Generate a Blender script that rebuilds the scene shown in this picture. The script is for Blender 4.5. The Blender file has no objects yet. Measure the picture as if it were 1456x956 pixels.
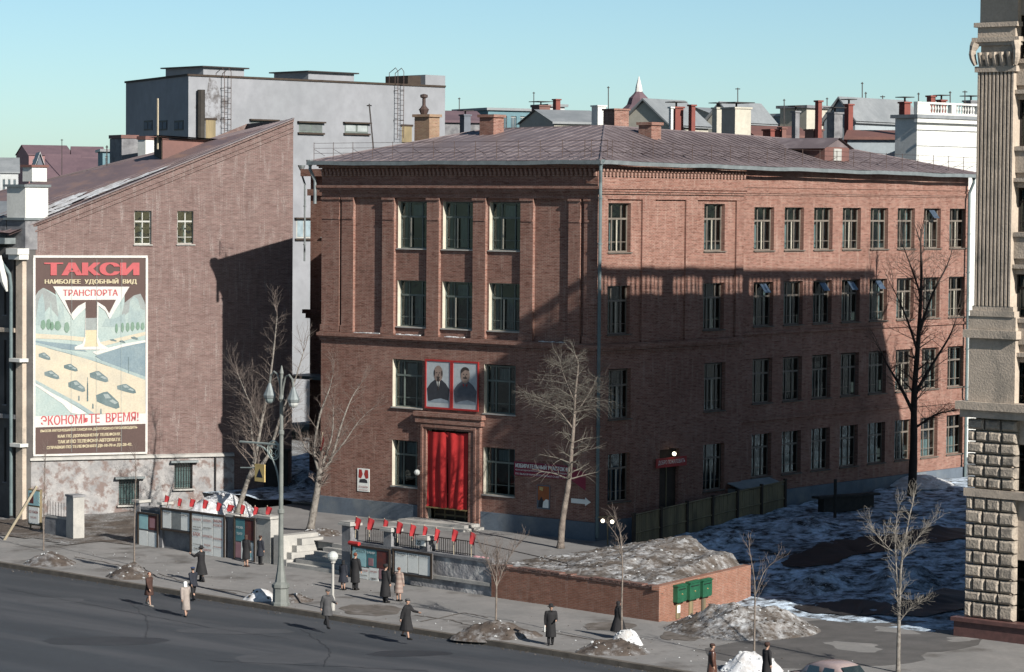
import bpy, bmesh, math, random
from mathutils import Vector, Matrix, noise
random.seed(7)
sc = bpy.context.scene
R = math.radians
# ------------------------------------------------------------------ camera
F_PX, YAW, PITCH, ROLL = 4028.9, R(-39.99), R(2.677), R(.4712)
CAM = Vector((92.056, -116.659, 17.708))
_fwd = Vector((math.sin(YAW)*math.cos(PITCH), math.cos(YAW)*math.cos(PITCH), -math.sin(PITCH)))
_rt0 = Vector((math.cos(YAW), -math.sin(YAW), 0)); _up0 = _rt0.cross(_fwd)
_rt = math.cos(ROLL)*_rt0 + math.sin(ROLL)*_up0
_up = -math.sin(ROLL)*_rt0 + math.cos(ROLL)*_up0
cd = bpy.data.cameras.new('camera'); cam = bpy.data.objects.new('camera', cd); sc.collection.objects.link(cam)
cam.matrix_world = Matrix(((_rt.x, _up.x, -_fwd.x, CAM.x), (_rt.y, _up.y, -_fwd.y, CAM.y), (_rt.z, _up.z, -_fwd.z, CAM.z), (0, 0, 0, 1)))
cd.sensor_width = 36; cd.lens = 36*F_PX/1456; cd.clip_end = 8000; cd.clip_start = 1
sc.camera = cam
# ------------------------------------------------------------------ sky, sun, exposure
SUN_AZ, SUN_EL = R(103.9), R(28.5)        # azimuth clockwise from +Y
w = bpy.data.worlds.new('World'); sc.world = w; w.use_nodes = True
nt = w.node_tree; nt.nodes.clear()
sky = nt.nodes.new('ShaderNodeTexSky'); sky.sky_type = 'NISHITA'; sky.sun_disc = False
sky.sun_elevation = SUN_EL; sky.sun_rotation = SUN_AZ; sky.air_density = .7; sky.dust_density = .5; sky.ozone_density = 4
tint = nt.nodes.new('ShaderNodeMix'); tint.data_type = 'RGBA'; tint.blend_type = 'MULTIPLY'; tint.inputs[0].default_value = 1
tint.inputs[7].default_value = (1.04, 1.08, .93, 1)
bg = nt.nodes.new('ShaderNodeBackground'); bg.inputs[1].default_value = .059
wo = nt.nodes.new('ShaderNodeOutputWorld')
nt.links.new(sky.outputs[0], tint.inputs[6]); nt.links.new(tint.outputs[2], bg.inputs[0]); nt.links.new(bg.outputs[0], wo.inputs[0])
sd = bpy.data.lights.new('sun', 'SUN'); sun = bpy.data.objects.new('sun', sd); sc.collection.objects.link(sun)
sd.energy = 5.0; sd.angle = R(.5); sd.color = (1, .95, .87)
SUNV = Vector((math.sin(SUN_AZ)*math.cos(SUN_EL), math.cos(SUN_AZ)*math.cos(SUN_EL), math.sin(SUN_EL)))
sun.rotation_euler = SUNV.to_track_quat('Z', 'Y').to_euler(); sun.location = (60, -60, 60)
sc.view_settings.view_transform = 'Standard'; sc.view_settings.look = 'None'
sc.view_settings.exposure = 1.0; sc.view_settings.gamma = 1

# ------------------------------------------------------------------ measuring helpers (photo pixel -> place in the world)
def ray(x, y): return _fwd + (x-728)/F_PX*_rt - (y-478)/F_PX*_up
def G(x, y, z=-1.2):
    d = ray(x, y); return CAM + d*((z-CAM.z)/d.z)
def PL(x, y, n, p):
    d = ray(x, y); n = Vector(n); return CAM + d*((Vector(p)-CAM).dot(n)/d.dot(n))
def Q(x, y, D): return CAM + ray(x, y)*D
def depth(p): return (Vector(p)-CAM).dot(_fwd)
LEFT = _rt0.copy(); AWAY = Vector((math.sin(YAW), math.cos(YAW), 0))

# ------------------------------------------------------------------ materials
MATS = {}
ALB = .55
def newmat(name):
    m = bpy.data.materials.new(name); m.use_nodes = True; n = m.node_tree
    return m, n, n.nodes['Principled BSDF']
def N(n, t, **k):
    o = n.nodes.new(t)
    for a, b in k.items(): setattr(o, a, b)
    return o
def c4(c): return (c[0], c[1], c[2], 1)
def pos(n): return N(n, 'ShaderNodeNewGeometry').outputs['Position']
def noise_fac(n, vec, scale, detail=4, lo=.35, hi=.65, rough=.6):
    t = N(n, 'ShaderNodeTexNoise'); t.inputs['Scale'].default_value = scale; t.inputs['Detail'].default_value = detail; t.inputs['Roughness'].default_value = rough
    n.links.new(vec, t.inputs['Vector'])
    r = N(n, 'ShaderNodeMapRange'); r.inputs[1].default_value = lo; r.inputs[2].default_value = hi
    n.links.new(t.outputs['Fac'], r.inputs[0]); return r.outputs[0]
def stretch(n, vec, s):
    m = N(n, 'ShaderNodeMapping'); m.inputs['Scale'].default_value = s; n.links.new(vec, m.inputs[0]); return m.outputs[0]
def mix(n, fac, a, b, mode='MIX'):
    m = N(n, 'ShaderNodeMix', data_type='RGBA', blend_type=mode)
    if isinstance(fac, (int, float)): m.inputs[0].default_value = fac
    else: n.links.new(fac, m.inputs[0])
    for i, v in ((6, a), (7, b)):
        if isinstance(v, tuple): m.inputs[i].default_value = c4(v if mode == 'MULTIPLY' else tuple(q*ALB for q in v))
        else: n.links.new(v, m.inputs[i])
    return m.outputs[2]
def mulf(n, a, f):
    m = N(n, 'ShaderNodeMath', operation='MULTIPLY'); n.links.new(a, m.inputs[0])
    if isinstance(f, (int, float)): m.inputs[1].default_value = f
    else: n.links.new(f, m.inputs[1])
    return m.outputs[0]
def bump(n, b, h, strength=.3, dist=.02):
    k = N(n, 'ShaderNodeBump'); k.inputs['Strength'].default_value = strength; k.inputs['Distance'].default_value = dist
    n.links.new(h, k.inputs['Height']); n.links.new(k.outputs[0], b.inputs['Normal'])
def M(name, c1, c2=None, scale=2.0, rough=.85, dirt=None, dscale=.6, dlo=.5, dhi=.75, bmp=0, bscale=20, metal=0, spec=.3, sx=(1, 1, 1)):
    if name in MATS: return MATS[name]
    m, n, b = newmat(name); p = pos(n)
    c2 = c2 or tuple(v*.75 for v in c1)
    col = mix(n, noise_fac(n, stretch(n, p, sx), scale, 6), c1, c2)
    col = mix(n, mulf(n, noise_fac(n, p, scale*9, 3), .35), col, tuple(v*.6 for v in c1))
    if dirt: col = mix(n, noise_fac(n, stretch(n, p, sx), dscale, 6, dlo, dhi), col, dirt)
    n.links.new(col, b.inputs['Base Color']); b.inputs['Roughness'].default_value = rough; b.inputs['Metallic'].default_value = metal
    b.inputs['Specular IOR Level'].default_value = spec
    if bmp: bump(n, b, noise_fac(n, p, bscale, 4, .2, .8), bmp, .05)
    MATS[name] = m; return m
def brick_mat(name, a, b_, mortar, patch, streak=None, bw=.26, rh=.077, msize=.012, patchk=.5, bandk=.45):
    m, n, b = newmat(name)
    uv = N(n, 'ShaderNodeUVMap').outputs[0]
    t = N(n, 'ShaderNodeTexBrick'); t.inputs['Scale'].default_value = 1; t.inputs['Brick Width'].default_value = bw
    t.inputs['Row Height'].default_value = rh; t.inputs['Mortar Size'].default_value = msize; t.inputs['Mortar Smooth'].default_value = .2; t.inputs['Bias'].default_value = -.1
    t.inputs['Color1'].default_value = c4([v*ALB for v in a]); t.inputs['Color2'].default_value = c4([v*ALB for v in b_]); t.inputs['Mortar'].default_value = c4([v*ALB for v in mortar])
    n.links.new(uv, t.inputs['Vector'])
    col = t.outputs['Color']
    # individually darker / paler bricks in short runs along the courses
    col = mix(n, mulf(n, noise_fac(n, stretch(n, uv, (1.8, 11, 1)), 1.0, 2, .52, .7), bandk), col, tuple(v*.42 for v in a))
    col = mix(n, mulf(n, noise_fac(n, stretch(n, uv, (2.4, 11, 1)), 1.0, 3, .55, .64), .7), col, tuple(min(1, v*1.5+.05) for v in b_))
    col = mix(n, mulf(n, noise_fac(n, uv, .35, 6), patchk), col, patch, 'MULTIPLY')
    col = mix(n, mulf(n, noise_fac(n, uv, 1.7, 5, .45, .7), .35), col, tuple(v*.7 for v in a))
    col = mix(n, mulf(n, noise_fac(n, stretch(n, uv, (1, 2.6, 1)), 1.1, 7, .44, .68, .75), .5), col, tuple(v*.5 for v in a))
    col = mix(n, mulf(n, noise_fac(n, stretch(n, uv, (2.2, .22, 1)), .9, 6, .55, .75, .7), .4), col, tuple(v*.35 for v in a))
    if streak: col = mix(n, mulf(n, mulf(n, noise_fac(n, stretch(n, uv, (3.2, .35, 1)), 1.3, 8, .53, .75), noise_fac(n, uv, 14, 3, .4, .62)), .75), col, streak)
    n.links.new(col, b.inputs['Base Color']); b.inputs['Roughness'].default_value = .9; b.inputs['Specular IOR Level'].default_value = .15
    bump(n, b, t.outputs['Fac'], -.5, .012)
    MATS[name] = m; return m
def glass_mat(name, tintc=(.6, .7, .72)):
    m, n, b = newmat(name); n.nodes.remove(b); out = n.nodes['Material Output']
    tr = N(n, 'ShaderNodeBsdfTransparent'); tr.inputs[0].default_value = c4(tintc)
    gl = N(n, 'ShaderNodeBsdfGlossy'); gl.inputs['Roughness'].default_value = .04; gl.inputs['Color'].default_value = (.9, 1, 1, 1)
    fr = N(n, 'ShaderNodeFresnel'); fr.inputs[0].default_value = 1.6
    bp = N(n, 'ShaderNodeBump'); bp.inputs['Strength'].default_value = .08; bp.inputs['Distance'].default_value = .05
    n.links.new(noise_fac(n, pos(n), 1.4, 2, .2, .8), bp.inputs['Height']); n.links.new(bp.outputs[0], gl.inputs['Normal'])
    mx = N(n, 'ShaderNodeMixShader'); n.links.new(fr.outputs[0], mx.inputs[0]); n.links.new(tr.outputs[0], mx.inputs[1]); n.links.new(gl.outputs[0], mx.inputs[2])
    n.links.new(mx.outputs[0], out.inputs[0]); MATS[name] = m; return m
def emit_mat(name, c, s):
    m, n, b = newmat(name); b.inputs['Base Color'].default_value = c4(c); b.inputs['Emission Color'].default_value = c4(c); b.inputs['Emission Strength'].default_value = s
    MATS[name] = m; return m
def ground_mat(name, snow_amt, dirt1, dirt2, snowc=(.72, .76, .8), sscale=.5, sx=(1, 1, 1), rough=.85, fine=9., bmpv=.6):
    """dirt with patches of old snow"""
    m, n, b = newmat(name); p = pos(n)
    d = mix(n, noise_fac(n, p, 1.1, 7), dirt1, dirt2)
    d = mix(n, mulf(n, noise_fac(n, p, 16, 3), .5), d, tuple(v*.5 for v in dirt1))
    f = N(n, 'ShaderNodeMath', operation='ADD')
    a1 = noise_fac(n, stretch(n, p, sx), sscale, 6, .5-snow_amt*.35, .78-snow_amt*.35, .7); a2 = noise_fac(n, p, fine, 4, .38, .6, .7)
    f2 = N(n, 'ShaderNodeMath', operation='MULTIPLY'); n.links.new(a1, f2.inputs[0]); n.links.new(a2, f2.inputs[1])
    s = mix(n, noise_fac(n, p, 4, 5), snowc, tuple(v*.7 for v in snowc))
    col = mix(n, f2.outputs[0], d, s)
    n.nodes.remove(f)
    n.links.new(col, b.inputs['Base Color']); b.inputs['Roughness'].default_value = rough; b.inputs['Specular IOR Level'].default_value = .2
    bump(n, b, noise_fac(n, p, 3, 5, .2, .8), bmpv, .12)
    MATS[name] = m; return m

BR = brick_mat('red_brick', (.39, .187, .142), (.24, .11, .084), (.47, .365, .31), (.58, .5, .48), streak=(.58, .44, .37), bandk=1.0)
BT = brick_mat('dull_pink_brick', (.26, .165, .15), (.19, .12, .112), (.3, .255, .235), (.74, .7, .7), streak=(.48, .44, .42), patchk=.35, bandk=.6)
BB = brick_mat('fresh_brick', (.4, .185, .125), (.33, .145, .1), (.4, .3, .25), (.8, .72, .68), streak=(.5, .4, .35))
BY = brick_mat('buff_brick', (.42, .28, .18), (.3, .17, .12), (.45, .38, .3), (.7, .6, .55), patchk=.7)
WHITE = M('cream_paint', (.76, .7, .58), (.6, .56, .46), 1.2)
PLAST = M('white_plaster', (.9, .9, .86), (.76, .76, .72), .8, dirt=(.4, .38, .36), dscale=.5, dlo=.55, dhi=.85)
PLINTH = M('blue_grey_plinth', (.17, .21, .26), (.13, .16, .2), .8, dirt=(.24, .26, .27), bmp=.2)
ROOF = M('tin_roof', (.21, .165, .17), (.16, .125, .13), .35, rough=.6, dirt=(.29, .24, .245), dscale=.9, spec=.5)
ROOFT = M('rusty_mauve_roof', (.27, .19, .19), (.2, .145, .15), .5, rough=.6, dirt=(.33, .21, .17), dscale=.9, sx=(.6, .6, 3), dlo=.48, dhi=.7)
ROOF2 = M('grey_tin_roof', (.34, .36, .375), (.25, .27, .285), .5, rough=.55)
ROOF3 = M('rust_roof', (.25, .12, .1), (.17, .09, .08), .5, rough=.7)
ZINC = M('zinc', (.33, .37, .38), (.22, .25, .26), 2, rough=.5, metal=.3)
ASPH = M('road_asphalt', (.07, .079, .092), (.052, .058, .068), .25, rough=.75, dirt=(.115, .117, .128), dscale=.35, dlo=.45, dhi=.75, bmp=.15, bscale=60, sx=(.12, 1.2, 1))
SIDE = M('pavement_asphalt', (.34, .325, .315), (.26, .255, .25), .5, rough=.85, dirt=(.1, .088, .08), dscale=.33, dlo=.55, dhi=.72, bmp=.15, bscale=40)
TERR = M('terrace_asphalt', (.3, .29, .285), (.24, .232, .23), .6, rough=.85, dirt=(.1, .09, .085), dscale=.4, dlo=.55, dhi=.75, bmp=.15, bscale=40)
KERB = M('kerb_stone', (.19, .165, .14), (.11, .095, .08), 1.5, bmp=.3)
CONC = M('weathered_concrete', (.33, .33, .34), (.2, .2, .22), 1.3, dirt=(.12, .12, .13), dscale=1.1, dlo=.5, dhi=.7, bmp=.3)
CONCL = M('pale_concrete', (.58, .56, .52), (.44, .43, .41), 1.5, dirt=(.25, .24, .24), dlo=.55, dhi=.8)
BASEP = M('peeling_plaster', (.52, .5, .49), (.26, .26, .27), 1.1, dirt=(.24, .185, .17), dscale=1.7, dlo=.5, dhi=.6, bmp=.5, bscale=6)
GREY = M('grey_render', (.36, .37, .4), (.31, .325, .35), .12, dirt=(.24, .25, .275), dscale=.15, dlo=.5, dhi=.8)
GREYS = M('dark_grey_render', (.2, .22, .26), (.16, .18, .22), .2)
LIME = M('limestone', (.72, .6, .49), (.58, .49, .4), .9, dirt=(.2, .19, .17), dscale=.7, dlo=.52, dhi=.8, bmp=.35, bscale=12)
LIMES = M('rough_limestone', (.64, .55, .45), (.42, .36, .3), 2.5, dirt=(.17, .155, .14), dscale=1.5, dlo=.5, dhi=.75, bmp=1.0, bscale=9)
GRAN = M('red_granite', (.2, .1, .09), (.13, .07, .065), 4, rough=.5)
FRAME = M('brown_window_frame', (.26, .225, .19), (.19, .16, .135), 2, rough=.6)
FRAMEG = M('green_window_frame', (.2, .24, .22), (.14, .17, .155), 2, rough=.6)
FRAMEW = M('white_window_frame', (.6, .6, .56), (.45, .45, .42), 2, rough=.6)
GLASS = glass_mat('window_glass')
CURT = M('net_curtain', (.4, .46, .44), (.22, .28, .28), 3, sx=(3, 3, .3))
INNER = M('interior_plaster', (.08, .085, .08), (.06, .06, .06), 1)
RED = M('red_cloth', (.66, .035, .035), (.48, .025, .027), 1.2, rough=.8)
REDP = M('red_paint', (.55, .045, .04), (.45, .03, .03), 1.2, rough=.6)
GOLD = M('gold_fringe', (.5, .36, .16), None, 9)
DARKW = M('dark_wood', (.075, .055, .04), (.05, .035, .028), 3)
WOOD = M('old_board', (.38, .3, .17), (.22, .18, .11), 2.5, sx=(1, 1, .2), dirt=(.09, .08, .06), dscale=.8)
PALEW = M('pale_wood', (.62, .54, .4), (.5, .42, .3), 3)
IRON = M('black_iron', (.03, .03, .032), (.05, .035, .03), 5, rough=.6)
RUSTI = M('rusty_iron', (.1, .06, .05), (.07, .05, .045), 4, rough=.7)
LAMPP = M('grey_green_enamel', (.25, .265, .25), (.18, .195, .185), 2, rough=.55)
MILK = M('milk_glass', (.72, .74, .72), (.62, .64, .62), 3, rough=.2, spec=.6)
BULB = emit_mat('lit_bulb', (1, .9, .68), 2.2)
BARK = M('pale_bark', (.31, .26, .22), (.16, .13, .115), 3, dirt=(.12, .095, .08), dscale=4, bmp=.6, bscale=14)
BARKT = M('twig_bark', (.25, .2, .175), (.16, .13, .115), 4)
BARKD = M('dark_bark', (.06, .045, .038), (.035, .028, .025), 3, bmp=.6, bscale=12)
BARKL = M('ash_bark', (.34, .31, .275), (.17, .15, .135), 5, dirt=(.14, .12, .1), dscale=5, bmp=.5, bscale=12)
SNOW = ground_mat('dirty_snow', 1.5, (.72, .7, .69), (.5, .48, .47), (1.0, 1.02, 1.06), .9, fine=1.6, bmpv=.25)
HEAP = ground_mat('earth_and_snow', .3, (.17, .14, .118), (.085, .07, .058), (.8, .82, .85), .7, (1, 1, 1), fine=3.2, bmpv=.5)
HEAPD = ground_mat('earth_heap', .12, (.14, .112, .094), (.07, .055, .047), (.7, .72, .75), .9, fine=4, bmpv=.5)
YARD = ground_mat('shade_blue_trodden_snow', .72, (.085, .08, .078), (.04, .038, .036), (1.0, 1.2, 1.42), .13, (1, 2.0, 1), fine=1.3)  # snow coloured bluer to carry the sky fill in the shaded yard
EARTH = ground_mat('bare_earth', .12, (.16, .13, .11), (.085, .07, .06), (.7, .72, .74), .5)
PAPER = M('paper', (1.2, 1.2, 1.14), (1.08, 1.1, 1.05), 2)
PAPERB = M('blue_paper', (.5, .84, .86), (.42, .68, .72), 2)
INK = M('dark_ink', (.05, .05, .06), (.04, .04, .05), 3)
REDINK = M('red_ink', (.55, .06, .05), (.45, .05, .04), 3)
MAILG = M('green_mailbox_paint', (.022, .15, .075), (.015, .1, .05), 3, rough=.45, spec=.5)
YEL = M('yellow_sign_paint', (.85, .62, .25), None, 3)
SKIN = M('skin', (.55, .34, .25), (.5, .3, .22), 6, rough=.6)
BLACK = M('black_leather', (.02, .018, .018), None, 5, rough=.5)

# ------------------------------------------------------------------ object helpers
COL = sc.collection
WM = {}
def tag(o, label=None, cat=None, group=None, kind=None):
    if label: o['label'] = label
    if cat: o['category'] = cat
    if group: o['group'] = group
    if kind: o['kind'] = kind
    return o
def thing(name, loc, label, cat, group=None, rz=0):
    o = bpy.data.objects.new(name, None); COL.objects.link(o); o.empty_display_size = .5
    o.location = loc; o.rotation_euler = (0, 0, rz)
    WM[o.name] = Matrix.Translation(Vector(loc)) @ Matrix.Rotation(rz, 4, 'Z')
    return tag(o, label, cat, group)
def wm(o): return WM.get(o.name, Matrix.Identity(4)) if o else Matrix.Identity(4)
class MB:
    def __init__(s): s.v = []; s.f = []; s.m = []; s.mi = 0
    def quad(s, a, b, c, d): s.poly((a, b, c, d))
    def poly(s, pts):
        i = len(s.v); s.v += [tuple(p) for p in pts]; s.f.append(tuple(range(i, i+len(pts)))); s.m.append(s.mi)
    def box(s, x0, x1, y0, y1, z0, z1, fr=None):
        P = [Vector((x, y, z)) for z in (z0, z1) for x, y in ((x0, y0), (x1, y0), (x1, y1), (x0, y1))]
        if fr is not None: P = [fr @ p for p in P]
        i = len(s.v); s.v += [tuple(p) for p in P]
        for f in ((0, 3, 2, 1), (4, 5, 6, 7), (0, 1, 5, 4), (1, 2, 6, 5), (2, 3, 7, 6), (3, 0, 4, 7)):
            s.f.append(tuple(i+k for k in f)); s.m.append(s.mi)
        return s
    def bevbox(s, x0, x1, y0, y1, z0, z1, b, fr=None):
        """block whose front (low y) face is bevelled"""
        P = [(x0, y1, z0), (x1, y1, z0), (x1, y1, z1), (x0, y1, z1), (x0, y0+b, z0), (x1, y0+b, z0), (x1, y0+b, z1), (x0, y0+b, z1),
             (x0+b, y0, z0+b), (x1-b, y0, z0+b), (x1-b, y0, z1-b), (x0+b, y0, z1-b)]
        P = [Vector(p) for p in P]
        if fr is not None: P = [fr @ p for p in P]
        i = len(s.v); s.v += [tuple(p) for p in P]
        for f in ((8, 9, 10, 11), (4, 5, 9, 8), (5, 6, 10, 9), (6, 7, 11, 10), (7, 4, 8, 11), (0, 1, 5, 4), (1, 2, 6, 5), (2, 3, 7, 6), (3, 0, 4, 7), (1, 0, 3, 2)):
            s.f.append(tuple(i+k for k in f)); s.m.append(s.mi)
        return s
    def prism(s, pts, z0, z1):
        n = len(pts); a = sum(pts[i][0]*pts[(i+1) % n][1]-pts[(i+1) % n][0]*pts[i][1] for i in range(n))
        if a < 0: pts = pts[::-1]
        i = len(s.v); s.v += [(p[0], p[1], z0) for p in pts]+[(p[0], p[1], z1) for p in pts]
        s.f.append(tuple(i+k for k in range(n))[::-1]); s.f.append(tuple(i+n+k for k in range(n))); s.m += [s.mi]*2
        for k in range(n):
            l = (k+1) % n; s.f.append((i+k, i+l, i+n+l, i+n+k)); s.m.append(s.mi)
        return s
    def tube(s, path, rad, n=6, cap=True):
        path = [Vector(p) for p in path]
        if isinstance(rad, (int, float)): rad = [rad]*len(path)
        i0 = len(s.v); pv = None
        for k, p in enumerate(path):
            d = (path[min(k+1, len(path)-1)]-path[max(k-1, 0)]).normalized()
            if pv is None:
                pv = d.cross(Vector((0, 0, 1)))
                if pv.length < .05: pv = d.cross(Vector((1, 0, 0)))
            a = (pv - d*pv.dot(d)).normalized(); b = d.cross(a); pv = a
            for j in range(n):
                t = 2*math.pi*j/n; q = p + (a*math.cos(t)+b*math.sin(t))*rad[k]; s.v.append(tuple(q))
        for k in range(len(path)-1):
            for j in range(n):
                l = (j+1) % n; s.f.append((i0+k*n+j, i0+k*n+l, i0+(k+1)*n+l, i0+(k+1)*n+j)); s.m.append(s.mi)
        if cap:
            s.f.append(tuple(i0+j for j in range(n))[::-1]); e = i0+(len(path)-1)*n; s.f.append(tuple(e+j for j in range(n))); s.m += [s.mi]*2
        return s
    def lathe(s, c, prof, n=12, sx=1, sy=1):
        c = Vector(c); i0 = len(s.v)
        for r_, z in prof:
            for j in range(n):
                t = 2*math.pi*j/n; s.v.append((c.x+r_*math.cos(t)*sx, c.y+r_*math.sin(t)*sy, c.z+z))
        for k in range(len(prof)-1):
            for j in range(n):
                l = (j+1) % n; s.f.append((i0+k*n+j, i0+k*n+l, i0+(k+1)*n+l, i0+(k+1)*n+j)); s.m.append(s.mi)
        s.f.append(tuple(i0+j for j in range(n))[::-1]); e = i0+(len(prof)-1)*n; s.f.append(tuple(e+j for j in range(n))); s.m += [s.mi]*2
        return s
    def ball(s, c, r_, n=10, sz=1):
        return s.lathe(c, [(max(.001, r_*math.sin(math.pi*k/8)), -r_*sz*math.cos(math.pi*k/8)) for k in range(9)], n)
    def build(s, name, mats, parent=None, label=None, cat=None, group=None, kind=None, smooth=False, local=False):
        me = bpy.data.meshes.new(name); mats = mats if isinstance(mats, (list, tuple)) else [mats]
        inv = Matrix.Identity(4) if (local or not parent) else wm(parent).inverted()
        vs = [inv @ Vector(p) for p in s.v]
        if not parent and not local and cat:      # origin at the base
            cx = sum(v.x for v in vs)/len(vs); cy = sum(v.y for v in vs)/len(vs); cz = min(v.z for v in vs)
            org = Vector((cx, cy, cz))
        else: org = Vector((0, 0, 0))
        me.from_pydata([tuple(v-org) for v in vs], [], s.f)
        for m in mats: me.materials.append(m)
        me.polygons.foreach_set('material_index', s.m)
        if smooth: me.polygons.foreach_set('use_smooth', [True]*len(s.f))
        uv = me.uv_layers.new(name='UVMap'); me.update()
        src = s.v
        data = [0.0]*(2*len(me.loops))
        for p in me.polygons:
            a, b, c = (Vector(src[i]) for i in p.vertices[:3]); nn = (b-a).cross(c-b)
            if nn.length < 1e-9: nn = Vector((0, 0, 1))
            nn.normalize()
            if abs(nn.z) > .7: t = Vector((1, 0, 0)); q = Vector((0, 1, 0))
            else: t = Vector((0, 0, 1)).cross(nn).normalized(); q = Vector((0, 0, 1))
            for li in p.loop_indices:
                co = Vector(src[me.loops[li].vertex_index]); data[2*li] = co.dot(t)+40; data[2*li+1] = co.dot(q)+10
        uv.data.foreach_set('uv', data)
        o = bpy.data.objects.new(name, me); COL.objects.link(o)
        if parent: o.parent = parent; WM[o.name] = wm(parent).copy()
        else: o.location = org; WM[o.name] = Matrix.Translation(org)
        return tag(o, label, cat, group, kind)
def dup(o, parent=None, M4=None):
    """copy of an object with its children, meshes shared; returns the copy"""
    c = o.copy(); COL.objects.link(c)
    if parent is not None: c.parent = parent
    if M4 is not None:
        c.matrix_parent_inverse = Matrix.Identity(4); c.location = M4.to_translation(); c.rotation_euler = M4.to_euler(); c.scale = M4.to_scale()
    for ch in o.children: dup(ch, c)
    return c
def frame(o, ang, z=0):
    """local x along heading ang (ccw from +X), y to its left, z up"""
    return Matrix.Translation(Vector((o[0], o[1], z))) @ Matrix.Rotation(ang, 4, 'Z')
def wall(mb, p0, p1, z0, z1, ops, dep=.25, mi=0, rmi=None, inward=None):
    """vertical wall from p0 to p1 with real openings (u0,u1,v0,v1); outside is to the right of p0->p1"""
    p0 = Vector((p0[0], p0[1], 0)); p1 = Vector((p1[0], p1[1], 0)); L = (p1-p0).length; t = (p1-p0)/L
    nin = Vector((-t.y, t.x, 0))           # left of travel = inwards
    us = sorted({0, L}|{a for o in ops for a in o[:2]}); vs = sorted({z0, z1}|{a for o in ops for a in o[2:4]})
    pt = lambda u, v, d=0: tuple(p0+t*u+nin*d+Vector((0, 0, v)))
    mb.mi = mi
    for i in range(len(us)-1):
        for j in range(len(vs)-1):
            um, vm = (us[i]+us[i+1])/2, (vs[j]+vs[j+1])/2
            if any(o[0] < um < o[1] and o[2] < vm < o[3] for o in ops): continue
            mb.quad(pt(us[i], vs[j]), pt(us[i+1], vs[j]), pt(us[i+1], vs[j+1]), pt(us[i], vs[j+1]))
    mb.mi = mi if rmi is None else rmi
    for a, b, c, d in [o[:4] for o in ops]:
        mb.quad(pt(a, c), pt(a, d), pt(a, d, dep), pt(a, c, dep)); mb.quad(pt(b, d), pt(b, c), pt(b, c, dep), pt(b, d, dep))
        mb.quad(pt(a, d), pt(b, d), pt(b, d, dep), pt(a, d, dep)); mb.quad(pt(b, c), pt(a, c), pt(a, c, dep), pt(b, c, dep))
    mb.mi = 0
def hfmesh(name, x0, x1, y0, y1, step, fn, mats, kind='structure', keep=None, label=None):
    nx = max(2, int((x1-x0)/step)); ny = max(2, int((y1-y0)/step)); mb = MB()
    for j in range(ny+1):
        for i in range(nx+1):
            x = x0+(x1-x0)*i/nx; y = y0+(y1-y0)*j/ny; mb.v.append((x, y, fn(x, y)))
    for j in range(ny):
        for i in range(nx):
            a = j*(nx+1)+i
            if keep and not keep((mb.v[a][0]+mb.v[a+1][0])/2, (mb.v[a][1]+mb.v[a+nx+1][1])/2): continue
            mb.f.append((a, a+1, a+nx+2, a+nx+1)); mb.m.append(0)
    return mb.build(name, mats, kind=kind, smooth=True, label=label)
def fbm(x, y, s=1., o=4, seed=0.): return noise.fractal(Vector((x*s+seed, y*s-seed, seed*.37)), 1.0, 2.0, o)
def text_mesh(txt, width, height=None, bold=0.0):
    cu = bpy.data.curves.new('t', 'FONT'); cu.body = txt; cu.size = 1; cu.offset = bold; cu.resolution_u = 2
    o = bpy.data.objects.new('t', cu); COL.objects.link(o); dg = bpy.context.evaluated_depsgraph_get(); dg.update()
    me = bpy.data.meshes.new_from_object(o.evaluated_get(dg)); COL.objects.unlink(o); bpy.data.objects.remove(o)
    vs = [v.co.copy() for v in me.vertices]; fs = [tuple(p.vertices) for p in me.polygons]; bpy.data.meshes.remove(me)
    if not vs: return [], []
    x0 = min(v.x for v in vs); x1 = max(v.x for v in vs); y0 = min(v.y for v in vs); y1 = max(v.y for v in vs)
    sx = width/(x1-x0); sy = sx if height is None else height/(y1-y0)
    return [((v.x-x0)*sx, (v.y-y0)*sy) for v in vs], fs
def put_text(mb, txt, fr, x, z, width, height, y=-.01, bold=0.0, skew=0.0):
    """lettering flat on the plane y=const of frame fr, lower left corner at x,z"""
    vs, fs = text_mesh(txt, width, height, bold); i = len(mb.v)
    mb.v += [tuple(fr @ Vector((x+a, y, z+b+skew*a))) for a, b in vs]
    for f in fs: mb.f.append(tuple(i+k for k in f)); mb.m.append(mb.mi)
def flat(mb, pts, fr, y): mb.poly([fr @ Vector((a, y, b)) for a, b in pts])

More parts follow.
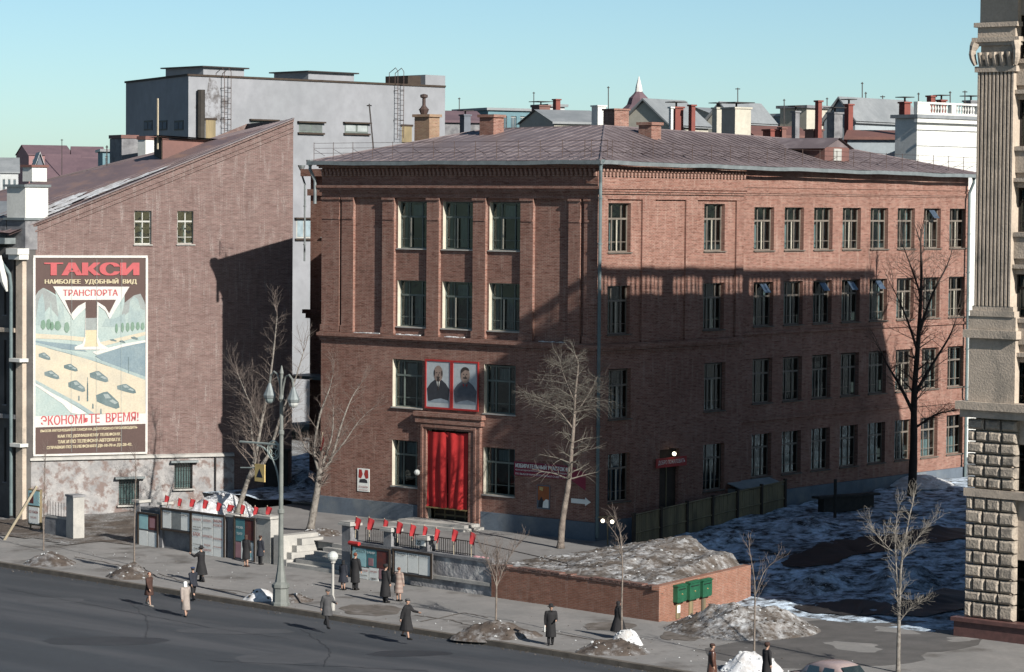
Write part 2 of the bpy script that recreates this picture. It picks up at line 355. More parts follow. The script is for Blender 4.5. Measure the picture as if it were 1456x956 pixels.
# ================================================================== GROUND
def kerb_y(x): return -22.55-.0745*(x+.9)
def wall_y(x): return -10.75 + (x+23.1)*-.094            # line of the poster walls
def yard_z(x, y):
    t = max(0, min(1, (y+9)/26.)); return -1.2+1.75*t*t*(3-2*t) + max(0, min(.5, (y-17)/60.))
mb = MB(); mb.quad((-3000, -300, -1.6), (3000, -300, -1.6), (3000, 5000, -1.6), (-3000, 5000, -1.6))
mb.build('ground', ground_mat('far_ground', .5, (.14, .13, .12), (.1, .09, .085)), kind='structure')
mb = MB(); mb.quad((-140, -80, -1.41), (140, -80, -1.41), (140, kerb_y(140)-.1, -1.41), (-140, kerb_y(-140)-.1, -1.41)); mb.build('road', ASPH, kind='structure')
def side_z(x, y): return -1.2+.015*fbm(x, y, .3)
def pav(x0, x1, y0f, y1f, step, zf, name, mat):
    mb = MB(); nx = int((x1-x0)/step); ny = 22
    for j in range(ny+1):
        for i in range(nx+1):
            x = x0+(x1-x0)*i/nx; a, b = y0f(x), y1f(x); y = a+(b-a)*j/ny; mb.v.append((x, y, zf(x, y)))
    for j in range(ny):
        for i in range(nx): a = j*(nx+1)+i; mb.f.append((a, a+1, a+nx+2, a+nx+1)); mb.m.append(0)
    return mb.build(name, mat, kind='structure', smooth=True)
pav(-70, 70, kerb_y, lambda x: (wall_y(x)+.3 if x < 15.6 else -8.6), .7, side_z, 'sidewalk', SIDE)
kerb = thing('kerb', (0, kerb_y(0), -1.35), None, None); kerb['kind'] = 'structure'; WM[kerb.name] = Matrix.Translation((0, kerb_y(0), -1.35))
L = 1.25; base = MB(); ang = math.atan(-.0745); km = None
for i in range(52):
    x = -33+i*L*math.cos(ang); fr = frame((x, kerb_y(x)), ang, -1.43)
    if km is None:
        base.box(.008, L-.008, -.28, .0, 0, .245); km = base.build('kerb_stone', KERB, kerb, local=True); o = km
    else: o = dup(km, kerb)
    o.location = wm(kerb).inverted() @ fr.to_translation(); o.rotation_euler = (R(random.uniform(-.5, .5)), R(random.uniform(-.3, .3)), ang)
# terrace west of the brick box, with the hollow in front of the wall with the billboard
def terr_z(x, y):
    z = .02*fbm(x, y, .3)
    if x < -14:
        t = max(0, min(1, (-14-x)/5)); yy = max(0, min(1, (-2.5-y)/7.)); z -= t*yy*1.05
    if x < -18 and y > 1: z += min(2.2, (y-1)*.05)*min(1, (-18-x)/3)
    return z
hfmesh('terrace', -24, 15.2, -13.2, 2, .5, terr_z, TERR, keep=lambda x, y: y > wall_y(x)+.35 and not (-11.3 < x < -5.5 and y < -10.3) and not (x > 5.2 and y < -4.6) and not (x > 4.2 and y >= -4.6) and not (x > .4 and y > .6))
def west_z(x, y):
    t = max(0, min(1, (y-wall_y(x))/8)); z = -1.165+t*.35 + .07*fbm(x, y, .8)*min(1, t*6+.25)
    return z
hfmesh('bare_ground', -60, -23.2, -17, 4, .5, lambda x, y: west_z(x, y)+.02*(x < -30), EARTH, keep=lambda x, y: y > wall_y(x)-(.9 if x > -25.5 else 3.2)+.8*fbm(x, 0, .4))
def alley_z(x, y): return terr_z(x, y)+.18+.22*fbm(x, y, .35)+(max(0, y-14)*.04)
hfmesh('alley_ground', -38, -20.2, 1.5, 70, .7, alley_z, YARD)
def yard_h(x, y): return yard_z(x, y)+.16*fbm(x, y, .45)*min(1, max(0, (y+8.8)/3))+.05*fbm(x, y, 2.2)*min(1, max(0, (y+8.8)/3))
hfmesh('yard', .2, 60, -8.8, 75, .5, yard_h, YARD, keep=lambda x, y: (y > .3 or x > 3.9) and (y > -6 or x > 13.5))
# trodden dark track through the yard snow
def ribbon(name, pts, wd, zf, mat, n=110, lift=.03, label=None):
    mb = MB(); P = []
    for k in range(n+1):
        t = k/n*(len(pts)-1); i = min(int(t), len(pts)-2); u = t-i
        P.append(Vector(pts[i])*(1-u)+Vector(pts[i+1])*u)
    for k, p in enumerate(P):
        d = (P[min(k+1, n)]-P[max(k-1, 0)]).normalized(); q = Vector((-d.y, d.x)); ww = wd*(1+.5*fbm(p.x, p.y, .5))*min(1, k/12+.05)
        for s_ in (-1, -.5, 0, .5, 1): r_ = p+q*ww*s_; mb.v.append((r_.x, r_.y, zf(r_.x, r_.y)+lift))
    for k in range(n):
        for s_ in range(4): a = k*5+s_; mb.f.append((a, a+5, a+6, a+1)); mb.m.append(0)
    return mb.build(name, mat, kind='structure', smooth=True, label=label)
TRACK = M('wet_track', (.045, .042, .042), (.03, .028, .028), .8, rough=.6)
g = [G(1120, 815, -.8), G(1200, 795, -.6), G(1290, 787, -.5), G(1380, 780, -.4)]
ribbon('wheel_track', [(p.x, p.y) for p in g], 1.7, yard_h, TRACK, lift=.05)
g = [G(1130, 860, -1.0), G(1230, 862, -.95), G(1300, 868, -1), G(1390, 850, -.9)]
ribbon('wheel_track', [(p.x, p.y) for p in g], 1.6, yard_h, TRACK, lift=.05)

# ================================================================== WINDOWS
def make_window(w_, h_, fm, curt='side', sillm=None, sill=True, vb=(.3, .72), tb=.68, lowbar=.2, dep=.24, bar=0):
    """local: x along wall 0..w, y inwards, z up 0..h ; returns frame mesh object with children"""
    f = MB(); t = .07
    f.box(0, t, dep, dep+.08, 0, h_); f.box(w_-t, w_, dep, dep+.08, 0, h_); f.box(t, w_-t, dep, dep+.08, 0, t); f.box(t, w_-t, dep, dep+.08, h_-t, h_)
    f.box(t, w_-t, dep-.02, dep+.08, h_*tb-.05, h_*tb+.05)
    for v in vb: f.box(w_*v-.035, w_*v+.035, dep-.01, dep+.07, t, h_*tb-.05); f.box(w_*v-.03, w_*v+.03, dep, dep+.07, h_*tb+.05, h_-t)
    e = [t]+[w_*v for v in vb]+[w_-t]
    for a, b in zip(e[:-1], e[1:]): f.box(a+.03, b-.03, dep+.015, dep+.06, h_*lowbar, h_*lowbar+.035)
    fo = f.build('window', fm, local=True)
    if bar: sb_ = MB(); sb_.box(w_*bar-.03, w_*bar+.03, dep-.06, dep-.011, t, h_*tb-.06); sbo = sb_.build('sunlit_sash_edge', WHITE, local=True); sbo.parent = fo  # cream strip stands in for sunlight on the side of the bar
    g = MB(); g.quad((t, dep+.04, t), (w_-t, dep+.04, t), (w_-t, dep+.04, h_-t), (t, dep+.04, h_-t)); go = g.build('pane', GLASS, local=True); go.parent = fo
    if curt:
        c = MB(); y = dep+.28
        segs = {'side': [(0, .22, .03, .97), (.8, 1, .03, .97)], 'thin': [(.0, .1, .03, .97), (.78, .86, .03, .97), (.3, .62, .7, .93)], 'mid': [(.38, .56, .05, .66), (.0, .1, 0, .95)], 'low': [(.05, .95, .0, .42)], 'full': [(.04, .96, .03, .95)]}[curt]
        for a, b, lo, hi in segs:
            n = max(3, int((b-a)*14))
            for k in range(n):
                x0 = w_*(a+(b-a)*k/n); x1 = w_*(a+(b-a)*(k+1)/n); y0 = y+.03*(k % 2); y1 = y+.03*((k+1) % 2)
                c.quad((x0, y0, h_*lo), (x1, y1, h_*lo), (x1, y1, h_*hi), (x0, y0, h_*hi))
        co = c.build('curtain', CURT, local=True); co.parent = fo
    if sill:
        s = MB(); s.box(-.06, w_+.06, -.09, dep, -.07, -.005); so = s.build('sill', sillm or CONCL, local=True); so.parent = fo
    return fo
def place_win(proto, parent, p0, ang, z, first=[]):
    """move the prototype the first time, copy it afterwards"""
    Mx = wm(parent).inverted() @ frame(p0, ang, z)
    o = proto if not proto.get('_used') else dup(proto)
    if not proto.get('_used'): proto['_used'] = 1
    o.parent = parent; o.location = Mx.to_translation(); o.rotation_euler = Mx.to_euler()
    if '_used' in o and o is not proto: del o['_used']
    return o
PROTOS = []
def proto(*a, **k): o = make_window(*a, **k); PROTOS.append(o); return o

def downpipe(parent, x, y, z0, z1, r_=.09, mat=ZINC, off=(.35, -.35)):
    d = MB(); d.tube([(x+off[0], y+off[1], z1), (x+off[0], y+off[1], z1-.25), (x, y, z1-.9), (x, y, z1-1.4), (x, y, z0)], r_, 8); d.lathe((x+off[0], y+off[1], z1-.05), [(.1, 0), (.22, .25), (.24, .34)], 8)
    for k in range(int((z1-z0)/2.4)): d.lathe((x, y, z0+1+k*2.4), [(r_+.03, 0), (r_+.03, .08)], 8)
    return d.build('drainpipe', mat, parent, smooth=False)
# ================================================================== MAIN BRICK BUILDING
B = thing('brick_school_building', (0, 0, 0), 'four storey red brick building with a hipped tin roof and red curtain over its door', 'building')
W2 = 2.27
FX = [-14.29, -10.96, -7.6]; ROWB = (15.18, 10.83, 6.34, 1.92); ROWT = (17.78, 13.4, 9.0, 4.49)
wl = MB()
# lower front (plane y=0) and upper panels (y=.18)
ops = []
for (xl, r_) in ((-14.46, 2), (-7.74, 2), (-14.46, 3), (-7.74, 3)): ops.append((xl+20, xl+20+2.22, ROWB[r_], ROWT[r_]))
ops.append((-11.75+20, -8.65+20, .28, 5.25))
wall(wl, (-20, 0), (0, 0), 0, 10.35, ops, .25, 0, 1)
wall(wl, (-20, .18), (-.12, .18), 10.35, 17.98, [(x+20, x+20+W2, ROWB[r_], ROWT[r_]) for x in FX for r_ in (0, 1)], .25, 0, 1)
wl.box(-20, 0, 0, .6, 17.98, 19.9)
wl.box(-20, -.12, 0, .6, 10.2, 10.35)
# right face
BY_ = [15.6+3.0*i-.97 for i in range(8)]
ops = [(1.05, 2.99, ROWB[2], ROWT[2]), (9.6, 11.6, ROWB[2], ROWT[2]), (1.05, 2.99, ROWB[3], ROWT[3]), (9.6, 11.6, ROWB[3], ROWT[3]), (5.6, 7.35, .9, 4.45)]
wall(wl, (0, 0), (0, 13.2), 0, 10.35, ops, .25)
wall(wl, (-.12, .18), (-.12, 13.08), 10.35, 17.98, [(a-.18, a-.18+1.94, ROWB[r_], ROWT[r_]) for a in (1.05, 9.6) for r_ in (0, 1)], .25)
SB = (15.17, 10.88, 6.5, 2.29); ST = (17.62, 13.38, 9.04, 4.74)
wl.box(-.6, 0, .6, 13.2, 17.98, 19.9); wl.box(-.6, 0, .18, .6, 17.98, 19.9) if False else None
wall(wl, (-.3, 13.2), (-.3, 37.8), 0, 19.9, [(a-13.2, a-13.2+1.95, SB[r_], ST[r_]) for a in BY_ for r_ in range(4)], .25)
wl.quad((0, 13.2, 0), (-.3, 13.2, 0), (-.3, 13.2, 19.9), (0, 13.2, 19.9))
# hidden sides
wall(wl, (-.3, 37.8), (-12.3, 37.8), 0, 19.9, []); wall(wl, (-12.3, 37.8), (-12.3, 17), 0, 19.9, []); wall(wl, (-12.3, 17), (-20, 17), 0, 19.9, [])
wall(wl, (-20, 17), (-20, 0), 0, 19.9, [(15.6, 16.6, 10.83, 13.4)])
wl.build('wall', [BR, WHITE], B)
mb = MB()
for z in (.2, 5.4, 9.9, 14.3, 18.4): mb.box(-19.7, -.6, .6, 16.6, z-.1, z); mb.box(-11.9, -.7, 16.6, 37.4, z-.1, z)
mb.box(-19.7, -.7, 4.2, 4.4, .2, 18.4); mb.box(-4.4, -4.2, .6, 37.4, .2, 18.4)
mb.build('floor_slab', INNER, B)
# pilasters, each one a part
for a, b in ((-20, -18.62), (-18.44, -17.54), (-15.33, -14.44), (-12, -11.1), (-8.64, -7.74), (-5.28, -4.4), (-1.97, -1.17), (-.91, 0)):
    p = MB(); p.box(a, b, 0, .19, 10.36, 17.975); p.box(a-.03, b+.03, -.06, -.001, 17.86, 17.97); p.box(a+.03, b-.03, -.03, -.001, 16.75, 16.88)
    p.box(a-.05, b+.05, -.06, -.001, 10.37, 10.75); p.build('pilaster', BR, B)
for a, b in ((.19, .83), (3.87, 4.99), (7.78, 8.81), (12.51, 13.2)):
    p = MB(); p.box(-.12, 0, a, b, 10.36, 17.975); p.build('pilaster', BR, B)
# upper string course with dentils, lower belt
def course(name, spec, x0=-20, y1=13.2, mat=BR):
    c = MB()
    for z0, z1, d in spec: c.box(x0-d, d, -d, -.001, z0, z1); c.box(.001, d, -.001, y1, z0, z1)
    return c.build(name, mat, B)
course('cornice_moulding', [(18.26, 18.38, .1), (18.38, 18.52, .17), (18.52, 18.66, .24)])
course('cornice_moulding', [(19.62, 19.72, .14), (19.72, 19.86, .22)])
course('belt_course', [(9.86, 9.96, .07), (10.0, 10.12, .14), (10.12, 10.3, .2), (10.3, 10.355, .1)])
c = MB()
for z0, z1, d in ((18.3, 18.4, .05), (18.4, 18.55, .1), (18.72, 18.8, .05), (19.66, 19.86, .12), (10.42, 10.56, .12), (5.48, 5.62, .1), (5.62, 5.7, .06)): c.box(-.3, -.3+d, 13.21, 37.8, z0, z1)
c.build('belt_course', BR, B)
dm = MB(); dm.box(-.07, .07, -.13, -.002, 0, .38); dm.box(-.07, .07, -.2, -.13, .24, .38); d0 = dm.build('dentil', BR, B, local=True); first = True
for i in range(64):
    o = d0 if first else dup(d0, B); first = False; o.location = (-19.85+i*.313, 0, 19.2)
for i in range(42):
    o = dup(d0, B); o.location = (0, .25+i*.313, 19.2); o.rotation_euler = (0, 0, R(90))
for xa_, xb_ in ((-17.4, -15.4), (-3.9, -2.9), (-2.7, -2.1), (-14.2, -12.4), (-10.6, -9.2)):
    c = MB(); n_ = 8
    for k in range(n_): x = xa_+(xb_-xa_)*k/n_; w_ = random.uniform(.05, .11); c.box(x, x+(xb_-xa_)/n_, -w_, .12, 10.356, 10.356+random.uniform(.02, .06))
    c.build('snow_on_ledge', SNOW, B)
# plinth
c = MB(); c.box(-20.1, -12.36, -.12, -.001, -.3, .96); c.build('plinth', PLINTH, B)
c = MB(); c.box(-7.84, .12, -.12, -.001, -.3, .96); c.box(.001, .12, -.001, 5.5, -1, .98); c.box(.001, .12, 7.45, 13.2, -1, 1.2); c.build('plinth', PLINTH, B)
c = MB(); c.box(-.3, -.12, 13.21, 37.8, -1, 1.42); c.build('plinth', PLINTH, B)
# windows
pf = proto(W2, 2.58, FRAMEG, 'thin', CONCL, bar=.36); pf2 = proto(W2, 2.58, FRAMEG, 'mid', CONCL, bar=.4); pfb = proto(2.22, 2.6, FRAMEG, 'thin', CONCL)
for k, x in enumerate(FX):
    for r_ in (0, 1): place_win((pf, pf2)[(k+r_) % 2], B, (x, .18), 0, ROWB[r_])
for xl in (-14.46, -7.74):
    for r_ in (2, 3): place_win(pfb, B, (xl, 0), 0, ROWB[r_])
pr1 = proto(1.94, 2.6, FRAME, 'mid', KERB, bar=.5)
for a in (1.05, 9.6):
    for r_ in (0, 1): place_win(pr1, B, (-.12, a), R(90), ROWB[r_])
    for r_ in (2, 3): place_win(pr1, B, (0, a), R(90), ROWB[r_])
ps = [proto(1.95, 2.47, FRAME, c_, KERB, vb=v_, bar=(.5 if c_ == 'mid' else 0)) for c_, v_ in (('mid', (.33, .66)), ('side', (.33, .66)), ('low', (.33, .66)))]
vent = MB(); vent.box(0, .62, -.02, .01, -.62, 0); vent0 = None
SKYG = M('open_vent_glass', (.1, .14, .2), None, 2, rough=.05, spec=1.0)
for r_ in range(4):
    for i, a in enumerate(BY_):
        k = {0: (0, 0, 0, 0, 1, 1, 0, 0), 1: (1, 0, 0, 0, 1, 0, 1, 0), 2: (1, 1, 0, 1, 1, 0, 1, 1), 3: (2, 2, 2, 2, 2, 0, 2, 2)}[r_][i]
        place_win(ps[k], B, (-.3, a), R(90), SB[r_])
        if (r_, i) in ((1, 0), (1, 2), (1, 3), (1, 4), (0, 6)):
            if vent0 is None: vent0 = vent.build('open_vent_sash', SKYG, B, local=True); o = vent0
            else: o = dup(vent0, B)
            o.location = (-.42, a+.75, ST[r_]-.12); o.rotation_euler = (R(-38), 0, R(90))
# rear wing seen past the left corner, further back
AY = 10.8; ax_ = lambda px, py=400: PL(px, py, (0, 1, 0), (0, AY, 0))
AX0 = ax_(441).x; an = MB(); wr_ = [(ax_(460, b).z, ax_(460, t_).z) for b, t_ in ((337, 286), (427, 376), (520, 467))]; wxa = ax_(457.5).x
wall(an, (AX0, AY), (-20, AY), 0, 19.6, [(wxa-AX0, wxa-AX0+1.5, b, t_) for b, t_ in wr_], .25, 0, 1)
wall(an, (AX0, 17), (AX0, AY), 0, 19.6, []); an.quad((AX0, AY, 19.6), (-20, AY, 19.6), (-20, 17, 19.6), (AX0, 17, 19.6)); wall(an, (-20, 17), (AX0, 17), 0, 19.6, [])
an.build('rear_wing_wall', [BR, WHITE], B)
for za, zb_, d in ((10.75, 11.0, .35), (10.45, 10.75, .2), (18.1, 18.5, .15), (19.3, 19.75, .45)):
    c = MB(); c.box(AX0-d, -20.01, AY-d, AY-.001, za, zb_); c.build('rear_wing_belt_course', BR, B)
for b, t_ in wr_: pa = proto(1.5, t_-b, FRAMEG, 'side', CONCL); place_win(pa, B, (wxa, AY), 0, b)
cz = ax_(445, 536).z; c = MB(); c.box(AX0-.1, -27.5, AY-2.2, AY-.01, cz, cz+.2); c.build('entrance_canopy', ZINC, B)
downpipe(B, AX0-.3, AY-.2, 14, 19.7, r_=.06, off=(-.2, -.1))
# roof: hips, seams, gutter, railing
EV = 20.0; e = .62
A1, A2, A3, A4, A5, A6 = (-20-e, -e, EV), (e, -e, EV), (e, 37.8+e, EV-.25), (-12.6, 37.8+e, EV-.25), (-12.6, 17+e, EV), (-20-e, 17+e, EV)
P1, P2, P3 = (-15.1, 8.5, 22.0), (-6.3, 8.5, 22.1), (-6, 27.5, 21.75)
rf = MB(); rf.poly((A1, A2, P2, P1)); rf.poly((A2, A3, P3, P2)); rf.poly((A3, A4, P3)); rf.poly((A4, A5, P2, P3)); rf.poly((A5, A6, P1, P2)); rf.poly((A6, A1, P1))
rf.build('roof', ROOF, B)
sm = MB()
def seams(a, b, c, d, n, t=.025):
    a, b, c, d = map(Vector, (a, b, c, d))
    for k in range(1, n):
        u = k/n; p = a.lerp(b, u); q = d.lerp(c, u); sm.tube([p+Vector((0, 0, .01)), q+Vector((0, 0, .01))], t, 4)
def seams_par(a, b, ridge0, ridge1, n, perp):
    """seams running straight up the slope from eave a-b, cut off by hips"""
    a, b, r0, r1 = map(Vector, (a, b, ridge0, ridge1)); ax = (b-a).normalized(); Lt = (b-a).length
    u0 = (r0-a).dot(ax); u1 = (r1-a).dot(ax)
    for k in range(1, n):
        u = Lt*k/n; base = a+ax*u
        t = min(1, u/u0 if u < u0 else 1, (Lt-u)/(Lt-u1) if u > u1 else 1)
        rr = r0.lerp(r1, (min(max(u, u0), u1)-u0)/(u1-u0)); up = rr-(a+ax*min(max(u, u0), u1))
        sm.tube([base+Vector((0, 0, .01)), base+up*t+Vector((0, 0, .01))], .028, 4)
seams_par(A1, A2, P1, P2, 30, 0); seams_par(A2, A3, P2, P3, 56, 0)
sm.tube([Vector(A2)+Vector((0, 0, .02)), P2], .06, 6); sm.tube([P1, P2], .06, 6); sm.tube([P2, P3], .06, 6); sm.tube([A1, P1], .05, 5); sm.tube([P3, A3], .05, 5)
sm.build('roof_seams', ROOF, B, kind='stuff')
gt = MB()
def wavy(a, b, n, off, zz):
    a, b = Vector(a), Vector(b); pts = [a.lerp(b, k/n)+off+Vector((0, 0, zz+.012*math.sin(k*1.3)+.018*math.sin(k*.6+1))) for k in range(n+1)]; return pts
for pts in (wavy(A1, A2, 24, Vector((0, -.02, 0)), -.12), wavy(A2, A3, 44, Vector((.02, 0, 0)), -.12)):
    for p, q in zip(pts[:-1], pts[1:]):
        d = (q-p).normalized(); n_ = Vector((d.y, -d.x, 0)); a_ = Vector((0, 0, .16))
        gt.quad(p-a_*.6, q-a_*.6, q+a_*.7, p+a_*.7); gt.quad(p-a_*.6-n_*.35, q-a_*.6-n_*.35, q-a_*.6, p-a_*.6)
gt.build('gutter', ZINC, B)
rl = MB()
def railing(a, b, n, up=.95, back=None):
    a, b = Vector(a), Vector(b); d = (b-a).normalized(); inn = Vector((-d.y, d.x, 0))
    P = [a.lerp(b, k/n)+inn*.6+Vector((0, 0, .14)) for k in range(n+1)]
    for p in P: rl.tube([p, p+Vector((0, 0, up))], .022, 4); rl.tube([p+Vector((0, 0, up*.6)), p+inn*.9+Vector((0, 0, .2))], .014, 3)
    for h in (.35, .65, .95): rl.tube([p+Vector((0, 0, up*h)) for p in P], .012, 3)
railing(A1, A2, 14); railing(A2, A3, 22)
rl.build('roof_railing', RUSTI, B)
PIPEM = M('grey_pipe', (.2, .26, .27), (.14, .19, .2), 1.5)
downpipe(B, .28, -.15, .2, 19.75, mat=PIPEM, off=(.2, -.25)); downpipe(B, .02, 37.4, .6, 19.5, mat=PIPEM, off=(.3, 0)); downpipe(B, -20.35, -.2, 17.6, 19.8, off=(-.2, -.2))
# chimneys and dormer on the roof
def chimney(parent, p, w_, d_, h_, mat=BR, ang=0, cap=True, name='chimney', slab=None):
    fr = frame(p, ang, p[2]); c = MB(); c.box(-w_/2, w_/2, -d_/2, d_/2, -1.2, h_, fr)
    if cap: c.box(-w_/2-.1, w_/2+.1, -d_/2-.1, d_/2+.1, h_, h_+.16, fr)
    o = c.build(name, mat, parent)
    if slab:
        s = MB(); s.box(-w_/2-.3, w_/2+.3, -d_/2-.3, d_/2+.3, h_+.5, h_+.6, fr)
        for a in (-1, 1): s.tube([fr @ Vector((a*w_/2*.8, 0, h_+.1)), fr @ Vector((a*w_/2*.8, 0, h_+.52))], .04, 4)
        s.build('chimney_cowl', ZINC, o)
    return o
p = PL(699, 186, (0, 1, 0), (0, 7.0, 0)); chimney(B, (p.x, p.y, p.z), 1.05, .9, .75)
p = PL(924, 191, (1, 0, 0), (-4.5, 0, 0)); chimney(B, (p.x, p.y, p.z), .9, .9, .5)
p = PL(607, 200, (0, 1, 0), (0, 6.5, 0)); cy = chimney(B, (p.x, p.y, p.z), 1.15, .9, 1.35, mat=BY)
c = MB(); c.lathe((p.x-.25, p.y, p.z+1.5), [(.18, 0), (.3, .3), (.16, .45), (.1, .55), (.1, .95), (.22, 1.0), (.22, 1.15), (.05, 1.2)], 8); c.build('chimney_pot', RUSTI, cy)
c = MB(); c.poly([(.0+e, 0, 0)]*3) if False else None
p = PL(1188, 230, (1, 0, 0), (-1.3, 0, 0)); dy = p.y; zb = 20.25
c.box(-4.5, -1.2, dy-1.3, dy+1.3, zb, zb+.95); c.build('dormer', ROOF3, B).name = 'dormer'
dorm = [o for o in B.children if o.name.startswith('dormer')][0]
c = MB(); c.poly([(-1.0, dy-1.6, zb+.85), (-1.0, dy, zb+1.5), (-5.5, dy, zb+1.5), (-5.5, dy-1.6, zb+.85)]); c.poly([(-1.0, dy, zb+1.5), (-1.0, dy+1.6, zb+.85), (-5.5, dy+1.6, zb+.85), (-5.5, dy, zb+1.5)]); c.poly([(-1.19, dy-1.3, zb+.94), (-1.19, dy+1.3, zb+.94), (-1.19, dy, zb+1.45)])
c.build('dormer_roof', ROOF, dorm)
c = MB(); c.box(-1.2, -1.14, dy-.4, dy+.4, zb+.15, zb+.85); c.build('dormer_window', FRAMEW, dorm)
# portal
c = MB(); c.box(-12.35, -11.75, -.22, -.001, .15, 5.6); c.box(-8.65, -7.85, -.22, -.001, .15, 5.6); c.box(-11.75, -8.65, -.22, -.001, 5.25, 5.6)
c.box(-12.5, -7.7, -.3, -.001, 5.6, 5.8); c.box(-12.6, -7.6, -.36, -.001, 5.95, 6.2); c.box(-12.45, -7.75, -.24, -.001, 5.8, 5.95)
c.box(-12.1, -11.95, -.28, -.22, .2, 5.5); c.box(-8.25, -8.1, -.28, -.22, .2, 5.5); c.box(-11.95, -8.25, -.28, -.22, 5.36, 5.5)
c.build('portal', BR, B)
c = MB(); c.box(-13.0, -7.5, -1.9, -.2, -.05, .14); c.box(-12.6, -7.8, -1.5, -.2, .14, .3); c.build('doorstep', CONCL, B)
c = MB(); c.box(-11.75, -8.65, .55, .62, .3, 5.25); d_ = c.build('door', DARKW, B)
c = MB()
for x in (-11.7, -10.95, -10.2, -9.45, -8.75): c.box(x-.04, x+.04, .48, .55, .3, 5.2)
for z in (.45, 1.6, 3.6): c.box(-11.7, -8.7, .49, .54, z, z+.09)
c.build('door_rail', WOOD, d_)
# entrance curtain in two halves, gathered folds
for x0, x1, ph in ((-11.72, -10.22, 0), (-10.2, -8.75, 2.1)):
    c = MB(); nx, nz = 22, 14
    for j in range(nz+1):
        for i in range(nx+1):
            u = i/nx; v = j/nz; x = x0+(x1-x0)*u*(1-.02*math.sin(v*3)); z = .96+4.2*v
            y = .12+.07*math.sin(u*14+ph+.8*math.sin(v*3+ph))*(.35+.65*(1-v)) + .05*math.sin(u*5+v*2+ph) - .3*(1-v)*0
            c.v.append((x, y-.28, z - .05*math.sin(u*math.pi)*(1 if v > .9 else 0)))
    for j in range(nz):
        for i in range(nx): a = j*(nx+1)+i; c.f.append((a, a+1, a+nx+2, a+nx+1)); c.m.append(0)
    o = c.build('red_curtain', RED, B, smooth=True)
    f = MB(); f.box(x0, x1, -.2, -.1, .9, .97); f.build('gold_fringe', GOLD, o)
# side door, its lamp and sign
c = MB(); c.box(-.3, -.22, 5.6, 7.35, .9, 4.45); dd = c.build('door', DARKW, B)
c = MB(); c.box(-.22, -.18, 5.65, 7.3, 3.55, 3.65); c.box(-.22, -.18, 6.44, 6.5, .9, 3.55); c.build('door_rail', WOOD, dd)
s = thing('welcome_sign', (.1, 6.4, 3.7), 'red banner with white lettering over the dark side door', 'sign')
fr = frame((.12, 5.1), R(90), 3.5); c = MB(); c.box(0, 2.75, -.04, 0, 0, .52, fr); c.build('board', REDP, s)
c = MB(); put_text(c, 'ДОБРО ПОЖАЛОВАТЬ', fr, .18, .13, 2.4, .26, -.05); c.build('lettering', PAPER, s)
s = thing('lit_bulb_lamp', (.3, 6.45, 4.2), 'round lit bulb above the side door banner', 'lamp'); c = MB(); c.ball((.35, 6.45, 4.22), .11); c.build('bulb', BULB, s)
c = MB(); c.tube([(.0, 6.45, 4.5), (.35, 6.45, 4.5), (.35, 6.45, 4.34)], .025, 5); c.build('bracket', IRON, s)
p = PL(865, 745, (0, 1, 0), (0, -1.2, 0)); s = thing('twin_bulb_lamp', (p.x, p.y, -.4), 'pair of lit bulbs on a crossbar near the building corner', 'lamp')
q = PL(864, 736, (0, 1, 0), (0, p.y, 0))
c = MB(); c.tube([(q.x-.6, q.y, q.z-.02), (q.x+.55, q.y, q.z+.12)], .04, 5); c.tube([(q.x, q.y, q.z), (q.x, q.y+.05, -1.2)], .04, 5); c.build('crossbar', WOOD, s)
for dx in (-.32, .3): c = MB(); c.ball((q.x+dx, q.y, q.z-.2), .1); c.build('bulb', BULB, s)
s = thing('globe_wall_lamp', (-12.6, -.3, 3.0), 'small white globe lamp left of the red entrance curtain', 'lamp')
q = PL(593, 672, (0, 1, 0), (0, -.5, 0)); c = MB(); c.ball((q.x, q.y, q.z), .17); c.build('globe', MILK, s); c = MB(); c.tube([(q.x, q.y, q.z+.15), (q.x, q.y, q.z+.35), (q.x+.3, 0, q.z+.35)], .025, 5); c.build('bracket', IRON, s)
